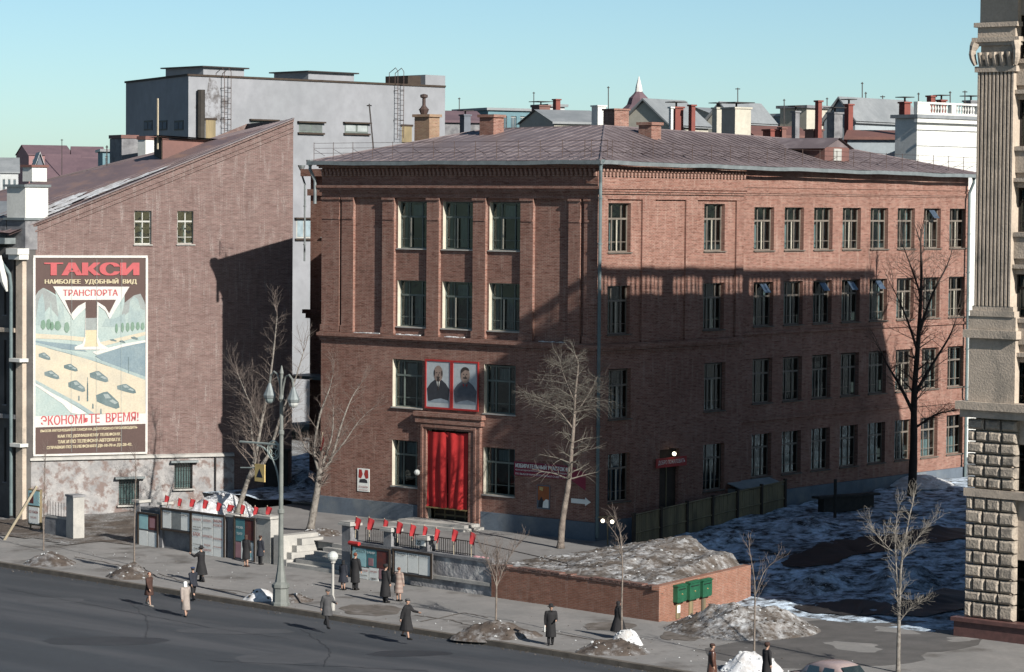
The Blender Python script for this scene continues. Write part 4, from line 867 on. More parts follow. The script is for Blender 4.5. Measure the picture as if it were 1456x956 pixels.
def roofbox(xa, xb, yt, d0, d1, h_, slabm=IRON):
    a = guv(xa, 110)[0]; b = guv(xb, 110)[0]; f = MB(); f.box(a, b, d0, d1, HG, HG+h_, gfr); o = f.build('roof_hatch', GREY, GB); f = MB(); f.box(a-.3, b+.3, d0-.3, d1+.3, HG+h_, HG+h_+.1, gfr); f.build('hatch_roof', slabm, o)
roofbox(300, 358, 100, 1, 6, .75); roofbox(455, 520, 106, 1.5, 6, .8)
a = guv(605, 110)[0]; f = MB(); f.box(a, gl_+.01, .01, 4.0, HG+.02, HG+.95, gfr); f.build('parapet_block', GREY, GB); f = MB(); f.box(a-1.4, a-.01, .6, 3.5, HG+.02, HG+.85, gfr); f.build('stair_head', DARKW, GB)
# stain round the old flue
def stain_mat():
    m, n, b = newmat('sooty_render'); p = pos(n); col = mix(n, noise_fac(n, p, .9, 7, .45, .6, .75), (.36, .37, .4), (.12, .11, .11)); n.links.new(col, b.inputs['Base Color']); b.inputs['Roughness'].default_value = .9; return m
a, z0_ = guv(303, 172); f = MB(); 
P_ = [(math.cos(t*.449)*(1.4+.5*math.sin(t*2.1)), math.sin(t*.449)*(1.9+.6*math.cos(t*1.7))-.8) for t in range(14)]
f.poly([gfr @ Vector((a+u*1.0, -.006, z0_+1.8+v)) for u, v in P_]); f.build('soot_stain', stain_mat(), GB)

# ================================================================== STONE BUILDING AT THE RIGHT EDGE
rang = math.atan(-.024); RO = G(1367, 904, -1.2); RFR = frame((RO.x, RO.y), rang, 0)
RB = thing('stone_corner_building', (RO.x, RO.y, -1.2), 'tall limestone building with rusticated base and fluted giant pilaster', 'building', rz=rang)
def rb(mb, x0, x1, y0, y1, z0, z1): return mb.box(x0, x1, y0, y1, z0, z1, RFR)
c = MB(); p = lambda x, y: (RFR @ Vector((x, y, 0)))[:2]
_rn = RFR.to_3x3() @ Vector((0, 1, 0)); _rp = RFR @ Vector((0, .35, 0))
rbl = lambda x, y: RFR.inverted() @ PL(x, y, _rn, _rp)
WX = [rbl(1439.5, 500).x, rbl(1439.5, 500).x+3.7, rbl(1439.5, 500).x+7.4]; WW = 1.75
WZ = [(1.0, -.9), ]
rows = [(rbl(1445, b).z, rbl(1445, t_).z) for b, t_ in ((887, 796), (700, 632), (576, 515), (452, 390), (330, 267), (208, 142), (84, 22))]; rows[-1] = (rows[-1][0], min(rows[-1][1], 26.7))
wall(c, p(.35, .35), p(22, .35), -1.4, 28.2, [(x-.35, x-.35+WW, a, b) for x in WX for a, b in rows], .35)
wall(c, p(.35, 28.6), p(.35, .35), -1.4, 28.2, []); wall(c, p(22, .35), p(22, 28.6), -1.4, 28.2, []); wall(c, p(22, 28.6), p(.35, 28.6), -1.4, 28.2, [])
c.quad(*[RFR @ Vector(v) for v in ((.35, .35, 28.2), (22, .35, 28.2), (22, 28.6, 28.2), (.35, 28.6, 28.2))]); c.build('wall', LIME, RB)
c = MB(); rb(c, -.25, 22, -.25, .34, -1.5, -.52); c.build('plinth', GRAN, RB); c = MB(); rb(c, -.35, 22, -.36, .34, -.519, -.35); c.build('plinth_cap', GRAN, RB)
# rusticated blocks: every block a part
def courses(z_edges, x0, x1, seed, y0=0):
    random.seed(seed); 
    for k, (za, zb_) in enumerate(zip(z_edges[:-1], z_edges[1:])):
        xs = [x0]; nb = 3 if k % 2 else 4; base_ = [(x1-x0)*j/nb for j in range(nb+1)]
        if nb == 4: base_ = [0, (x1-x0)*.16, (x1-x0)*.42, (x1-x0)*.7, x1-x0]
        else: base_ = [0, (x1-x0)*.34, (x1-x0)*.67, x1-x0]
        for u0, u1 in zip(base_[:-1], base_[1:]):
            m_ = MB(); m_.bevbox(x0+u0+.03, x0+u1-.03, y0+random.uniform(-.02, .02), .36, za+.03, zb_-.03, .09, RFR); m_.build('stone_block', LIMES, RB)
ze = [-.35+ (5.0+.35)*k/9 for k in range(10)]; ze[1] += .12
courses(ze, .05, 2.6, 3); zu = [5.38+(8.45-5.38)*k/6 for k in range(7)]; courses(zu, .1, 2.6, 5)
for xa in (4.75, 8.4):
    courses(ze, xa, xa+1.8, 9); courses(zu, xa, xa+1.8, 11)
c = MB(); rb(c, .0, 22, -.02, .36, 5.01, 5.36); c.build('belt_course', LIME, RB)
c = MB(); rb(c, -.3, 22, -.35, .36, 8.85, 9.2); rb(c, -.15, 22, -.18, .36, 8.5, 8.85); c.build('belt_course', LIME, RB)
c = MB(); rb(c, .15, 2.5, .0, .36, 9.21, 12.0); c.build('pedestal', LIME, RB); c = MB(); rb(c, -.05, 2.65, -.2, .36, 12.0, 12.35); rb(c, .1, 2.5, .0, .36, 12.35, 12.95); rb(c, .2, 2.45, -.05, .36, 12.95, 13.2); rb(c, .28, 2.35, .02, .36, 13.2, 13.4); c.build('pedestal_cap', LIME, RB)
# fluted pilaster
c = MB(); rb(c, .38, 2.2, .12, .36, 13.4, 23.6); pil = c.build('pilaster', LIME, RB); c0 = None
nf = 10; fw = 1.82/(nf-.3)
for k in range(nf):
    c = MB(); x = .38+k*fw*1.02; rb(c, x, x+fw*.5, .0, .12, 13.41, 23.59); c.build('flute_rib', LIME, pil)
c = MB(); rb(c, .25, 2.35, -.05, .36, 23.6, 23.85); rb(c, .5, 2.1, .05, .36, 23.85, 24.75); rb(c, .12, 2.5, -.12, .36, 24.9, 25.1); rb(c, .2, 2.4, -.05, .36, 24.75, 24.9)
cap_ = c.build('capital', LIME, RB)
for sx in (.3, 2.3):
    c = MB(); P_ = [RFR @ Vector((sx+(.0 if sx < 1 else 0)+(-.12 if sx < 1 else .12)*math.sin(t*.5), -.05-.1*math.sin(t*.5), 23.9+.16*t)) for t in range(7)]; c.tube(P_, [.1, .13, .15, .16, .15, .2, .22], 7); c.build('scroll', LIME, cap_)
for k in range(5):
    c = MB(); x = .55+k*.37; P_ = [RFR @ Vector((x, .04-.06*t*(1 if t < 4 else .8), 23.85+.15*t)) for t in range(5)]; c.tube(P_, [.12, .13, .12, .1, .12], 6); c.build('acanthus_leaf', LIME, cap_)
c = MB(); rb(c, .35, 2.25, .0, .36, 25.1, 25.55); rb(c, .2, 2.4, -.1, .36, 25.55, 25.75); rb(c, .4, 2.3, .1, .36, 25.75, 27.0); c.build('frieze_block', LIME, RB)
c = MB(); rb(c, .2, 22, -.1, .36, 27.0, 27.25); rb(c, -.1, 22, -.35, .36, 27.25, 27.5); rb(c, -.55, 22.4, -.75, 28.9, 27.5, 28.1); c.build('cornice', LIME, RB)
# string courses, window aprons
for (za, zb_) in zip([r_[1] for r_ in rows[2:-1]], [r_[0] for r_ in rows[3:]]):
    for x in WX:
        c = MB(); rb(c, x-.2, x+WW+.2, .12, .34, zb_-.2, zb_-.02); c.build('window_sill', LIME, RB); c = MB(); rb(c, x-.1, x+WW+.1, .22, .34, zb_-1.15, zb_-.21); c.build('window_apron', LIME, RB); c = MB(); rb(c, x-.25, x+WW+.25, .1, .34, za+.25, za+.42); c.build('window_hood', LIME, RB)
pw = None
for rrow in rows:
    h_ = round(rrow[1]-rrow[0], 3)
    pw = proto(WW, h_, M('dark_brown_frame', (.05, .04, .035), None, 3), 'mid', LIME, vb=(.5,), dep=.3)
    for x in WX: q = RFR @ Vector((x, .35, 0)); place_win(pw, RB, (q.x, q.y), rang, rrow[0])
# balustrade on top: throws the balustered shadow on the school
bal = MB(); bal.lathe((0, 0, 0), [(.14, 0), (.14, .1), (.08, .18), (.16, .42), (.08, .8), (.12, .95), (.14, 1.1)], 6); b0_ = bal.build('baluster', LIME, RB, local=True, smooth=True); first = True
c = MB(); rb(c, .0, .4, .4, 28.6, 28.1, 28.35); rb(c, .4, 22, .0, .4, 28.1, 28.35); c.build('balustrade_base', LIME, RB)
c = MB(); rb(c, -.05, .42, .4, 28.6, 29.45, 29.78); rb(c, -.05, 22, -.05, .4, 29.45, 29.78); c.build('balustrade_rail', LIME, RB)
def balp(x, y):
    global first
    q = wm(RB).inverted() @ (RFR @ Vector((x, y, 28.35)))
    o = b0_ if first else dup(b0_, RB); first = False; o.location = q
k = 0; y = .6
while y < 28.3:
    if int(y/.42) % 9 < 1.5 and y > 1: c = MB(); rb(c, -.02, .42, y-.25, y+.55, 28.35, 29.45); c.build('balustrade_pier', LIME, RB); y += .85
    else: balp(.2, y); y += .4
x = .9
while x < 12: balp(x, .2); x += .4

# ================================================================== LEFT EDGE: OLD STREET BUILDING
LANG = R(-1.5); LO = Vector(tp(S0, 0, -.3)); LFR = frame((LO.x-.05, LO.y-.25), LANG, 0)
LB = thing('old_street_building', (LO.x-3, LO.y-.3, -1.2), 'old facade toned dark for shade with pale corner pilaster and rooftop pedestals at left edge', 'building')
def lb(mb, x0, x1, y0, y1, z0, z1): return mb.box(x0, x1, y0, y1, z0, z1, LFR)
LDK = M('shade_dark_facade', (.13, .12, .115), (.08, .078, .08), 1.2, dirt=(.2, .19, .18));  # dark base colour carries the shadow lying on this front
c = MB(); pL = lambda x, y: (LFR @ Vector((x, y, 0)))[:2]
lrows = [(1.0, 4.2), (5.6, 9.4), (10.9, 14.0)]
wall(c, pL(-12, 0), pL(-.05, 0), -1.5, 15.3, [(x, x+1.5, a, b) for x in (1.2, 4.3, 7.4, 9.9) for a, b in lrows], .4); c.quad(*[LFR @ Vector(v) for v in ((-12, 0, 15.3), (-.05, 0, 15.3), (-.05, 12, 15.3), (-12, 12, 15.3))]); wall(c, pL(-.05, 0), pL(-.05, 12), -1.5, 15.3, []); wall(c, pL(-12, 12), pL(-12, 0), -1.5, 15.3, [])
c.build('wall', LDK, LB)
c = MB(); lb(c, -.62, -.02, -.3, -.001, -1.3, 14.2); c.build('pilaster', LIME, LB)
c = MB(); lb(c, -1.6, -.9, -.22, -.001, -1.3, 14.2); c.build('pilaster', LDK, LB)
for z0, z1, d in ((14.2, 14.5, .4), (14.5, 14.85, .55), (8.2, 8.4, .35), (3.2, 3.4, .3)): c = MB(); lb(c, -.75-d*.2, .06+d*.3, -.3-d, -.001, z0, z1); c.build('pilaster_cap', PLAST, LB)
c = MB(); lb(c, -12.2, -.9, -.9, -.001, 15.1, 15.45); c.build('cornice', ZINC, LB); c = MB(); lb(c, -12.2, -.9, -.6, -.001, 14.3, 14.9); c.build('cornice', LDK, LB); c = MB(); lb(c, -12, -.7, -.35, -.001, 9.9, 10.15); c.build('belt_course', LIME, LB); c = MB(); lb(c, -12, -.7, -.3, -.001, 4.8, 5.05); c.build('belt_course', CONC, LB)
pl_ = [proto(1.5, b-a, M('dark_brown_frame', (.05, .04, .035)), 'side', CONC, vb=(.5,), dep=.34) for a, b in lrows]
for j, (a, b) in enumerate(lrows):
    for x in (1.2, 4.3, 7.4, 9.9): q = LFR @ Vector((-12+x, 0, 0)); place_win(pl_[j], LB, (q.x, q.y), LANG, a)
d = MB(); q = lambda x, y, z: LFR @ Vector((x, y, z)); d.tube([q(-1.9, -.9, 15.2), q(-1.8, -.8, 14.6), q(-1.0, -.45, 13.3), q(-.95, -.4, 12.6), q(-.95, -.4, -.9)], .1, 8); d.build('drainpipe', PIPEM, LB)
d = MB(); d.tube([q(-1.5, -.8, 14.4), q(-1.4, -.75, 13.6), q(-1.35, -.6, 12.9), q(-1.2, -.5, 12.3)], [.12, .2, .22, .06], 7); d.build('stucco_bracket', PLAST, LB)
def lz(y, D=0): return 17.7+(283-y)/23.6
for (x0, x1, yb, yt, mt) in ((19, 50, 352, 308, CONC), (19, 50, 308, 262, PLAST), (34, 50, 262, 238, PLAST)):
    w0 = (x0-50)/18.2; c = MB(); z0, z1 = lz(yb), lz(yt)
    if x0 == 34: lb(c, w0, 0, .4, 1.5, z0+.18, z1, ); o = c.build('chimney', mt, LB); c = MB(); lb(c, w0-.12, .08, .3, 1.6, z1, z1+.14); c.build('chimney_cap', ROOF3, o)
    else: lb(c, w0, 0, -.1, 1.6, z0, z1-.14); o = c.build('roof_pedestal', mt, LB); c = MB(); lb(c, w0-.18, .1, -.25, 1.75, z1-.14, z1); c.build('pedestal_cap', ZINC, o)
c = MB(); c.poly([q(-12, -.2, 15.46), q(-1.75, -.2, 15.46), q(-1.75, 5, 17.6), q(-12, 5, 17.6)]); c.build('roof', ROOF2, LB)
c = MB(); lb(c, -9, -1.8, -.1, .2, 15.5, 16.6); c.build('parapet', CONC, LB)

# ================================================================== WALLS, STAIRS AND BOX ALONG THE PAVEMENT
WANG = math.atan(-.094); WO = Vector((-23.1, wall_y(-23.1), 0)); cW = math.cos(WANG)
WFR = frame((WO.x, WO.y), WANG, 0)
def wx(px, z=-1.2, py=800):          # distance along the wall line for a photo column
    n = Vector((-math.sin(WANG), math.cos(WANG), 0)); q = PL(px, py, n, WO); return (q-WO).dot(Vector((math.cos(WANG), math.sin(WANG), 0)))
def wz(px, py):
    n = Vector((-math.sin(WANG), math.cos(WANG), 0)); return PL(px, py, n, WO).z
def wb(mb, x0, x1, y0, y1, z0, z1): return mb.box(x0, x1, y0, y1, z0, z1, WFR)
def wthing(name, px, label, cat, group=None, y=0, z=-1.2): p = WFR @ Vector((wx(px), y, z)); return thing(name, tuple(p), label, cat, group)
# left wall with pillars
t = wthing('concrete_wall', 290, 'weathered concrete wall with pillars left of the steps carrying poster boards', 'wall')
xa, xb = wx(196), wx(386)
c = MB(); wb(c, xa, xb, .0, .35, -1.4, .75); c.build('wall', CONC, t)
c = MB(); wb(c, xa-.05, xb-.9, -.08, .45, .75, .9); c.build('coping', CONC, t)
for px0, px1, zt in ((193, 201, 1.1), (229, 233, 1.15), (326, 337, 1.0), (367, 387, 1.15)):
    c = MB(); wb(c, wx(px0), wx(px1), -.12, .5, -1.4, zt); c.build('pillar', CONC if px0 != 367 else CONCL, t)
    c = MB(); wb(c, wx(px0)-.08, wx(px1)+.08, -.22, .6, zt, zt+.14); c.build('pillar_cap', CONCL, t)
def lines(t, x0, x1, z0, z1, mt, n, frac=.5, y=-.1, words=None, txt_m=None):
    pass
def board(px0, px1, pyt, pyb, label, papers, frame_m=DARKW, legs=True, y=-.2, texts=(), cat='notice board', group=None, name='notice_board'):
    """framed board hung on the wall line; papers in board fractions (u0,u1,v0,v1,material)"""
    x0, x1 = wx(px0), wx(px1); zt = wz(px0, pyt); zb = wz(px0, pyb); pm = WFR @ Vector(((x0+x1)/2, y, zb)); t = thing(name, tuple(pm), label, cat, group)
    c = MB(); wb(c, x0, x1, y, y+.06, zb, zt); c.build('backing', M('board_grey', (.2, .2, .21), (.14, .14, .15), 2), t)
    e = .09
    for a in ((x0-.02, x0+e, zb, zt), (x1-e, x1+.02, zb, zt), (x0+e, x1-e, zt-e, zt), (x0+e, x1-e, zb, zb+e)): c = MB(); wb(c, a[0], a[1], y-.05, y-.001, a[2], a[3]); c.build('frame_bar', frame_m, t)
    W_, H_ = x1-x0-2*e, zt-zb-2*e
    for k, (a, b, d, f_, mt) in enumerate(papers): c = MB(); wb(c, x0+e+W_*a, x0+e+W_*b, y-.012-.002*k, y-.002, zb+e+H_*d, zb+e+H_*f_); c.build('paper_sheet', mt, t)
    for k, (txt, a, b, d, f_, mt) in enumerate(texts): c = MB(); put_text(c, txt, WFR, x0+e+W_*a, zb+e+H_*d, W_*(b-a), H_*f_, y-.04, .012); c.build('lettering', mt, t)
    return t
PT = M('teal_print', (.12, .33, .36), (.1, .26, .3), 3); PP = M('pink_print', (.5, .28, .3), (.42, .22, .25), 3); PD = M('dark_red_print', (.22, .05, .04), (.12, .05, .05), 4); PG = M('grey_print', (.35, .37, .36), (.25, .27, .27), 5)
board(200, 229, 727, 779, 'notice sheets in four panes at the left end of the concrete wall', [(.03, .5, .55, .98, PAPERB), (.53, .97, .55, .98, PD), (.03, .5, .03, .5, PAPER), (.53, .97, .0, .48, PAPER), (.6, .9, .62, .9, PP)])
board(233, 276, 721, 753, 'low framed newspaper case on the left concrete wall', [(.03, .33, .05, .95, PAPER), (.35, .66, .05, .95, PG), (.68, .97, .05, .95, PAPER)], texts=[('ПРАВДА', .05, .3, .78, .12, INK), ('ИЗВЕСТИЯ', .7, .95, .78, .12, INK)])
board(275, 324, 726, 795, 'tall brown framed board with red and black printed election notices', [(.02, .32, .02, .98, PAPER), (.34, .66, .02, .98, PAPER), (.68, .98, .02, .98, PAPER)],
  texts=[('ПЛАН РАБОТЫ', .05, .3, .84, .05, REDINK), ('АГИТПУНКТА', .37, .63, .84, .05, REDINK), ('ВЫБОРЫ', .7, .95, .86, .06, REDINK), ('В СОВЕТЫ', .7, .95, .77, .05, REDINK), ('БЛОК', .06, .28, .5, .08, REDINK), ('КОММУНИСТОВ', .36, .66, .5, .05, REDINK), ('И БЕСПАРТИЙНЫХ', .69, .97, .48, .05, REDINK), ('лекция доклад', .05, .3, .68, .03, INK), ('кандидаты в', .05, .3, .62, .03, INK), ('депутаты', .38, .62, .68, .04, INK), ('ГРАЖДАНЕ', .4, .6, .3, .05, REDINK), ('ИЗБИРАТЕЛИ', .38, .62, .2, .05, REDINK), ('все на выборы', .7, .95, .3, .04, REDINK), ('тов. избиратели', .05, .3, .3, .035, INK), ('списки', .08, .26, .2, .04, INK)])
board(337, 367, 733, 797, 'teal and dark red picture posters beside the left pillar of the steps', [(.03, .5, .45, .98, PT), (.53, .97, .5, .98, PD), (.03, .3, .05, .42, PP), (.33, .97, .03, .45, PAPER), (.5, .9, .1, .3, PAPERB)], texts=[('МОСКВА', .08, .45, .75, .06, PAPER), ('ТЕАТР', .1, .4, .6, .06, PAPER)])
# red flags along both walls
def red_flag(px, pyb, pyt, k, side):
    x = wx(px, py=pyb); zb, zt = wz(px, pyb), wz(px, pyt); p = WFR @ Vector((x, .15, zb))
    f = thing('red_flag', tuple(p), FL[side][k], 'flag', 'small red flags along the street wall')
    c = MB(); lean = random.uniform(-.06, .06)
    c.tube([p, p+Vector((lean, 0, zt-zb))], .02, 5); c.build('flagpole', PALEW, f)
    c = MB(); n = 6; wd = random.uniform(.22, .42); h_ = min(.62, (zt-zb)*.75); sg = 1
    fold = random.uniform(.5, 1)
    for j in range(n+1):
        for i in range(5):
            v = j/n; u = i/4; x_ = wd*u*(1-.35*v); c.v.append(tuple(p+Vector((lean+x_*.85, -.03-.12*fold*math.sin(u*5+v*2), zt-zb-.03-h_*v-.25*u*u*h_))))
    for j in range(n):
        for i in range(4): a = j*5+i; c.f.append((a, a+5, a+6, a+1)); c.m.append(0)
    c.build('flag_cloth', M('flag_red', (.55, .05, .055), (.45, .03, .04), 3), f, smooth=True)
LX = [(233.5, 722, 703), (252, 723, 707), (269, 724, 708), (287, 727, 709), (306, 730, 713), (321, 730, 716), (340, 735, 716), (360, 737, 719), (377, 735, 719)]
RX = [(502, 765, 734), (522, 775, 735), (542, 778, 737), (562, 772, 740), (583, 783, 744), (599, 783, 746), (618, 782, 750), (642, 790, 751), (667, 797, 755)]
onames = ['first', 'second', 'third', 'fourth', 'fifth', 'sixth', 'seventh', 'eighth', 'ninth']
FL = [[f'small red flag on the left concrete wall, {n} of nine from the left' for n in onames], [f'small red flag on the railing right of the steps, {n} of nine from the left' for n in onames]]
for k, a in enumerate(LX): red_flag(*a, k, 0)
for k, a in enumerate(RX): red_flag(*a, k, 1)
# steps
xs0, xs1 = wx(393), wx(491)
t = wthing('stone_steps', 440, 'short flight of pale stone steps up to the school terrace', 'steps', y=1)
n = 6
for k in range(n):
    c = MB(); z0 = -1.2+k*.2; y0 = -.1+k*.36; xx = xs0+.95+k*.3
    wb(c, xx, xs1-.15, y0, 2.6, z0+(.0 if k else -.1), z0+.2-.004); c.build('step', CONCL, t)
c = MB(); wb(c, xs0-.1, xs1+.3, 2.0, 3.6, -.4, -.03); c.build('landing', CONCL, t)
c = MB(); wb(c, xs0-.05, xs0+.55, -.15, 2.4, -1.3, .35); c.build('cheek_wall', CONCL, t)
for k in range(4): c = MB(); wb(c, xs0+.55+.0, xs0+.95+k*.0, -.12+k*.35, 2.4, -1.2+k*.34, -1.2+(k+1)*.34-.01); c.build('cheek_block', CONCL, t)
# right wall: stone, with three capped pillars, railing
t = wthing('stone_wall', 600, 'rough grey stone retaining wall with railing and three capped pillars', 'wall')
xa, xb = wx(493), wx(699); 
c = MB(); wb(c, xa, xb, .05, .5, -1.4, .42)
c.build('wall', M('rubble_stone', (.5, .49, .5), (.2, .195, .21), 1.1, dirt=(.68, .66, .64), dscale=1.3, dlo=.5, dhi=.62, bmp=.8, bscale=3), t)
c = MB(); wb(c, xa, xb-.1, -.03, .049, -.72, -.55); c.build('ledge', CONCL, t); c = MB(); wb(c, xa+.3, xb+.05, -.02, .6, .421, .56); c.build('coping', CONC, t)
for px0, px1, zt, y0 in ((489, 501, 1.35, -.15), (545, 556, 1.3, .0), (596.5, 607.5, 1.12, .0)):
    x0, x1 = wx(px0), wx(px1); c = MB(); wb(c, x0, x1, y0, y0+.55, -1.3 if px0 < 500 else .43, zt); c.build('pillar', CONC, t)
    c = MB(); wb(c, x0-.14, x1+.14, y0-.14, y0+.69, zt, zt+.12); wb(c, x0-.07, x1+.07, y0-.07, y0+.62, zt+.12, zt+.2); c.build('pillar_cap', CONCL, t)
c = MB(); xr0, xr1 = wx(513), wx(668)
wb(c, xr0, xr1, .3, .34, 1.26, 1.3); wb(c, xr0, xr1, .3, .33, .64, .67); c.build('railing_rail', IRON, t)
bar = MB(); bar.box(-.012, .012, -.012, .012, 0, .72); b0b = bar.build('railing_bar', IRON, t, local=True); first_ = True
k = 0; x = xr0
while x < xr1:
    o = b0b if first_ else dup(b0b, t); first_ = False
    o.location = wm(t).inverted() @ (WFR @ Vector((x, .32, .56))); x += .155
c = MB(); P_ = [WFR @ Vector((xr1+d, .35+.16*d, 1.28-.11*d)) for d in (0, 1.5, 3, 4.5, 5.4)]; c.tube(P_, .025, 5); c.tube([P_[-1], P_[-1]-Vector((0, 0, .9))], .025, 5); c.build('loose_handrail', IRON, t)
c = MB(); p = WFR @ Vector((wx(668)+.5, .3, .56)); random.seed(3)
for k in range(7): a = p+Vector((random.uniform(-.5, .5), random.uniform(-.1, .1), 0)); c.ball(a, random.uniform(.07, .14), 6, .6)
c.build('rubble_heap', PP, t)
board(507, 562, 773, 832, 'big newspaper board right of the steps with coloured news photographs', [(.0, .08, .1, .98, PAPERB), (.1, .38, .5, .97, PAPERB), (.4, .66, .52, .97, PT), (.68, .97, .52, .97, PD), (.1, .45, .03, .47, PAPER), (.47, .72, .03, .5, PAPER), (.74, .97, .25, .5, PP), (.45, .58, .55, .75, PP)],
  texts=[('НОВОСТИ', .12, .36, .86, .07, INK), ('МИР', .43, .63, .86, .06, PAPER), ('ВЕЧЕРНЯЯ МОСКВА', .12, .44, .38, .05, REDINK), ('НАРОДАМ', .5, .7, .38, .05, REDINK), ('программа', .14, .42, .25, .04, INK), ('радиопередач', .14, .42, .15, .04, INK), ('кино', .52, .68, .2, .05, INK)], y=-.35)
s = wthing('red_shield_sign', 512, 'small red rounded sign above the newspaper board', 'sign', y=-.4, z=.6); c = MB(); x0 = wx(505); c.tube([WFR @ Vector((x0, -.4, wz(505, 771))), WFR @ Vector((x0+.75, -.4, wz(505, 771)))], .11, 8); c.build('plate', REDP, s)
board(565, 621, 779, 815, 'wide brown framed newspaper case right of the news board', [(.03, .36, .05, .95, PAPER), (.38, .66, .08, .95, PAPER), (.68, .97, .05, .95, PAPER)], texts=[('ПРАВДА', .06, .33, .8, .12, INK), ('ТРУД', .42, .62, .8, .12, INK), ('КРАСНАЯ ЗВЕЗДА', .7, .95, .82, .08, INK)], y=-.3)
s = wthing('house_number_plate', 596, 'small white number plate on the third pillar', 'sign', y=-.1, z=.7); c = MB(); wb(c, wx(592), wx(605), -.05, -.02, wz(598, 776), wz(598, 768)); c.build('plate', PAPER, s); c = MB(); put_text(c, '22', WFR, wx(594), wz(598, 774.5), .28, .2, -.07, .03); c.build('lettering', INK, s)
# brick box full of earth
t = wthing('brick_retaining_box', 820, 'long low retaining wall of fresh red brick around a mound of earth', 'wall')
xa, xb = wx(700), wx(938, py=860); zt = .42
cc = WFR @ Vector((xb, 0, 0)); far = G(1068, 822, -.0); far = Vector((13.7, -5.2, 0))
c = MB(); p0 = WFR @ Vector((xa, -.05, 0)); p1 = WFR @ Vector((xb, -.05, 0))
nw = 46
def broken(pA, pB, zt_, nseg, seed):
    random.seed(seed); pA = Vector(pA); pB = Vector(pB); d = (pB-pA)/nseg; tt = d.normalized(); nin = Vector((-tt.y, tt.x, 0))*.38
    for k in range(nseg):
        a = pA+d*k; b = a+d; zz = zt_+random.choice((0, 0, 0, -.077, .0, .04)) ; fr_ = None
        c.quad((a.x, a.y, -1.5), (b.x, b.y, -1.5), (b.x, b.y, zz), (a.x, a.y, zz)); c.quad((a.x, a.y, zz), (b.x, b.y, zz), (b.x+nin.x, b.y+nin.y, zz), (a.x+nin.x, a.y+nin.y, zz))
        c.quad((a.x, a.y, zz-.2), (a.x, a.y, zz), (a.x+nin.x, a.y+nin.y, zz), (a.x+nin.x, a.y+nin.y, zz-.2)); c.quad((b.x, b.y, zz), (b.x, b.y, zz-.2), (b.x+nin.x, b.y+nin.y, zz-.2), (b.x+nin.x, b.y+nin.y, zz))
broken(p0, p1, zt-.14, 1, 1); c.build('wall', BB, t)
c = MB(); broken(p1, far, zt, 1, 2); c.build('wall', BB, t)
# loose top course, single bricks laid as headers with gaps
DKB = brick_mat('weathered_brick', (.2, .1, .08), (.15, .075, .06), (.28, .22, .2), (.8, .7, .7)); hb = MB(); hb.box(0, .235, -.0, .4, 0, .07); h0b = None
dW = (p1-p0).normalized(); nb = int((p1-p0).length/.25); random.seed(8)
for k in range(nb):
    for lay_ in (0, 1):
        if lay_ and random.random() < .35+.3*math.sin(k*.35): continue
        if h0b is None: h0b = hb.build('coping_brick', DKB, t, local=True); o = h0b
        else: o = dup(h0b, t)
        q = p0+dW*(k*.25+.12*lay_)+Vector((0, 0, zt-.138+lay_*.073)); n_ = Vector((-dW.y, dW.x, 0)); q += n_*(-.04+random.uniform(-.01, .015))
        o.location = wm(t).inverted() @ q; o.rotation_euler = (0, 0, WANG+R(random.uniform(-1, 1)))
MBL = (WFR @ Vector((xa-1.0, .3, 0)), p1+Vector((-.35, .1, 0)), far+Vector((-.3, .3, 0)), Vector((3.6, -1.2, 0)))
def mound_pt(u, v):
    a = MBL[0].lerp(MBL[1], u); b = MBL[3].lerp(MBL[2], u); q = a.lerp(b, v); x, y = q.x, q.y
    e_ = min(1, u*5, v*7, (1-u)*12)
    e_ = max(0, e_)
    hgt = .25+.45*math.exp(-((u-.55)/.16)**2)+.42*math.exp(-((u-.9)/.09)**2)*math.exp(-((v-.6)/.4)**2)+.3*math.exp(-((v-.8)/.3)**2)*math.exp(-((u-.5)/.3)**2)
    z = .3+e_*hgt*(.3+.9*v)+(.13*fbm(x, y, .8)+.07*fbm(x, y, 2.6))*e_
    if v > .93 and u < .97: z -= (v-.93)/.07*(1.2 if u > .12 else .45)
    if u < .06: z = min(z, .1+4*u)
    return x, y, z
mb = MB(); nx, ny = 110, 56
for j in range(ny+1):
    for i in range(nx+1): mb.v.append(mound_pt(i/nx, j/ny))
for j in range(ny):
    for i in range(nx): a = j*(nx+1)+i; mb.f.append((a, a+1, a+nx+2, a+nx+1)); mb.m.append(0)
mb.build('earth_mound', HEAP, kind='structure', smooth=True)
# stones and snow lumps scattered over a heap
ico = [(math.cos(a)*math.cos(b), math.sin(a)*math.cos(b), math.sin(b)) for b in (-.6, .35) for a in [k*math.pi*2/5+(b > 0)*.6 for k in range(5)]]+[(0, 0, 1), (0, 0, -1)]
icof = [(0, 1, 5), (1, 6, 5), (1, 2, 6), (2, 7, 6), (2, 3, 7), (3, 8, 7), (3, 4, 8), (4, 9, 8), (4, 0, 9), (0, 5, 9), (5, 6, 10), (6, 7, 10), (7, 8, 10), (8, 9, 10), (9, 5, 10), (1, 0, 11), (2, 1, 11), (3, 2, 11), (4, 3, 11), (0, 4, 11)]
def lumps(name, n, fn, r0, r1, mats, seed):
    random.seed(seed); mb = MB()
    for _ in range(n):
        x, y, z = fn(); r_ = random.uniform(r0, r1)*random.random()**.5; i = len(mb.v); sx, sy, sz = [random.uniform(.6, 1.3)*r_ for _ in range(3)]; k = random.randrange(len(mats)) 
        for a in ico: mb.v.append((x+a[0]*sx, y+a[1]*sy, z+a[2]*sz*.7))
        for f in icof: mb.f.append(tuple(i+q_ for q_ in f)); mb.m.append(k)
    return mb.build(name, mats, kind='stuff', label=None)
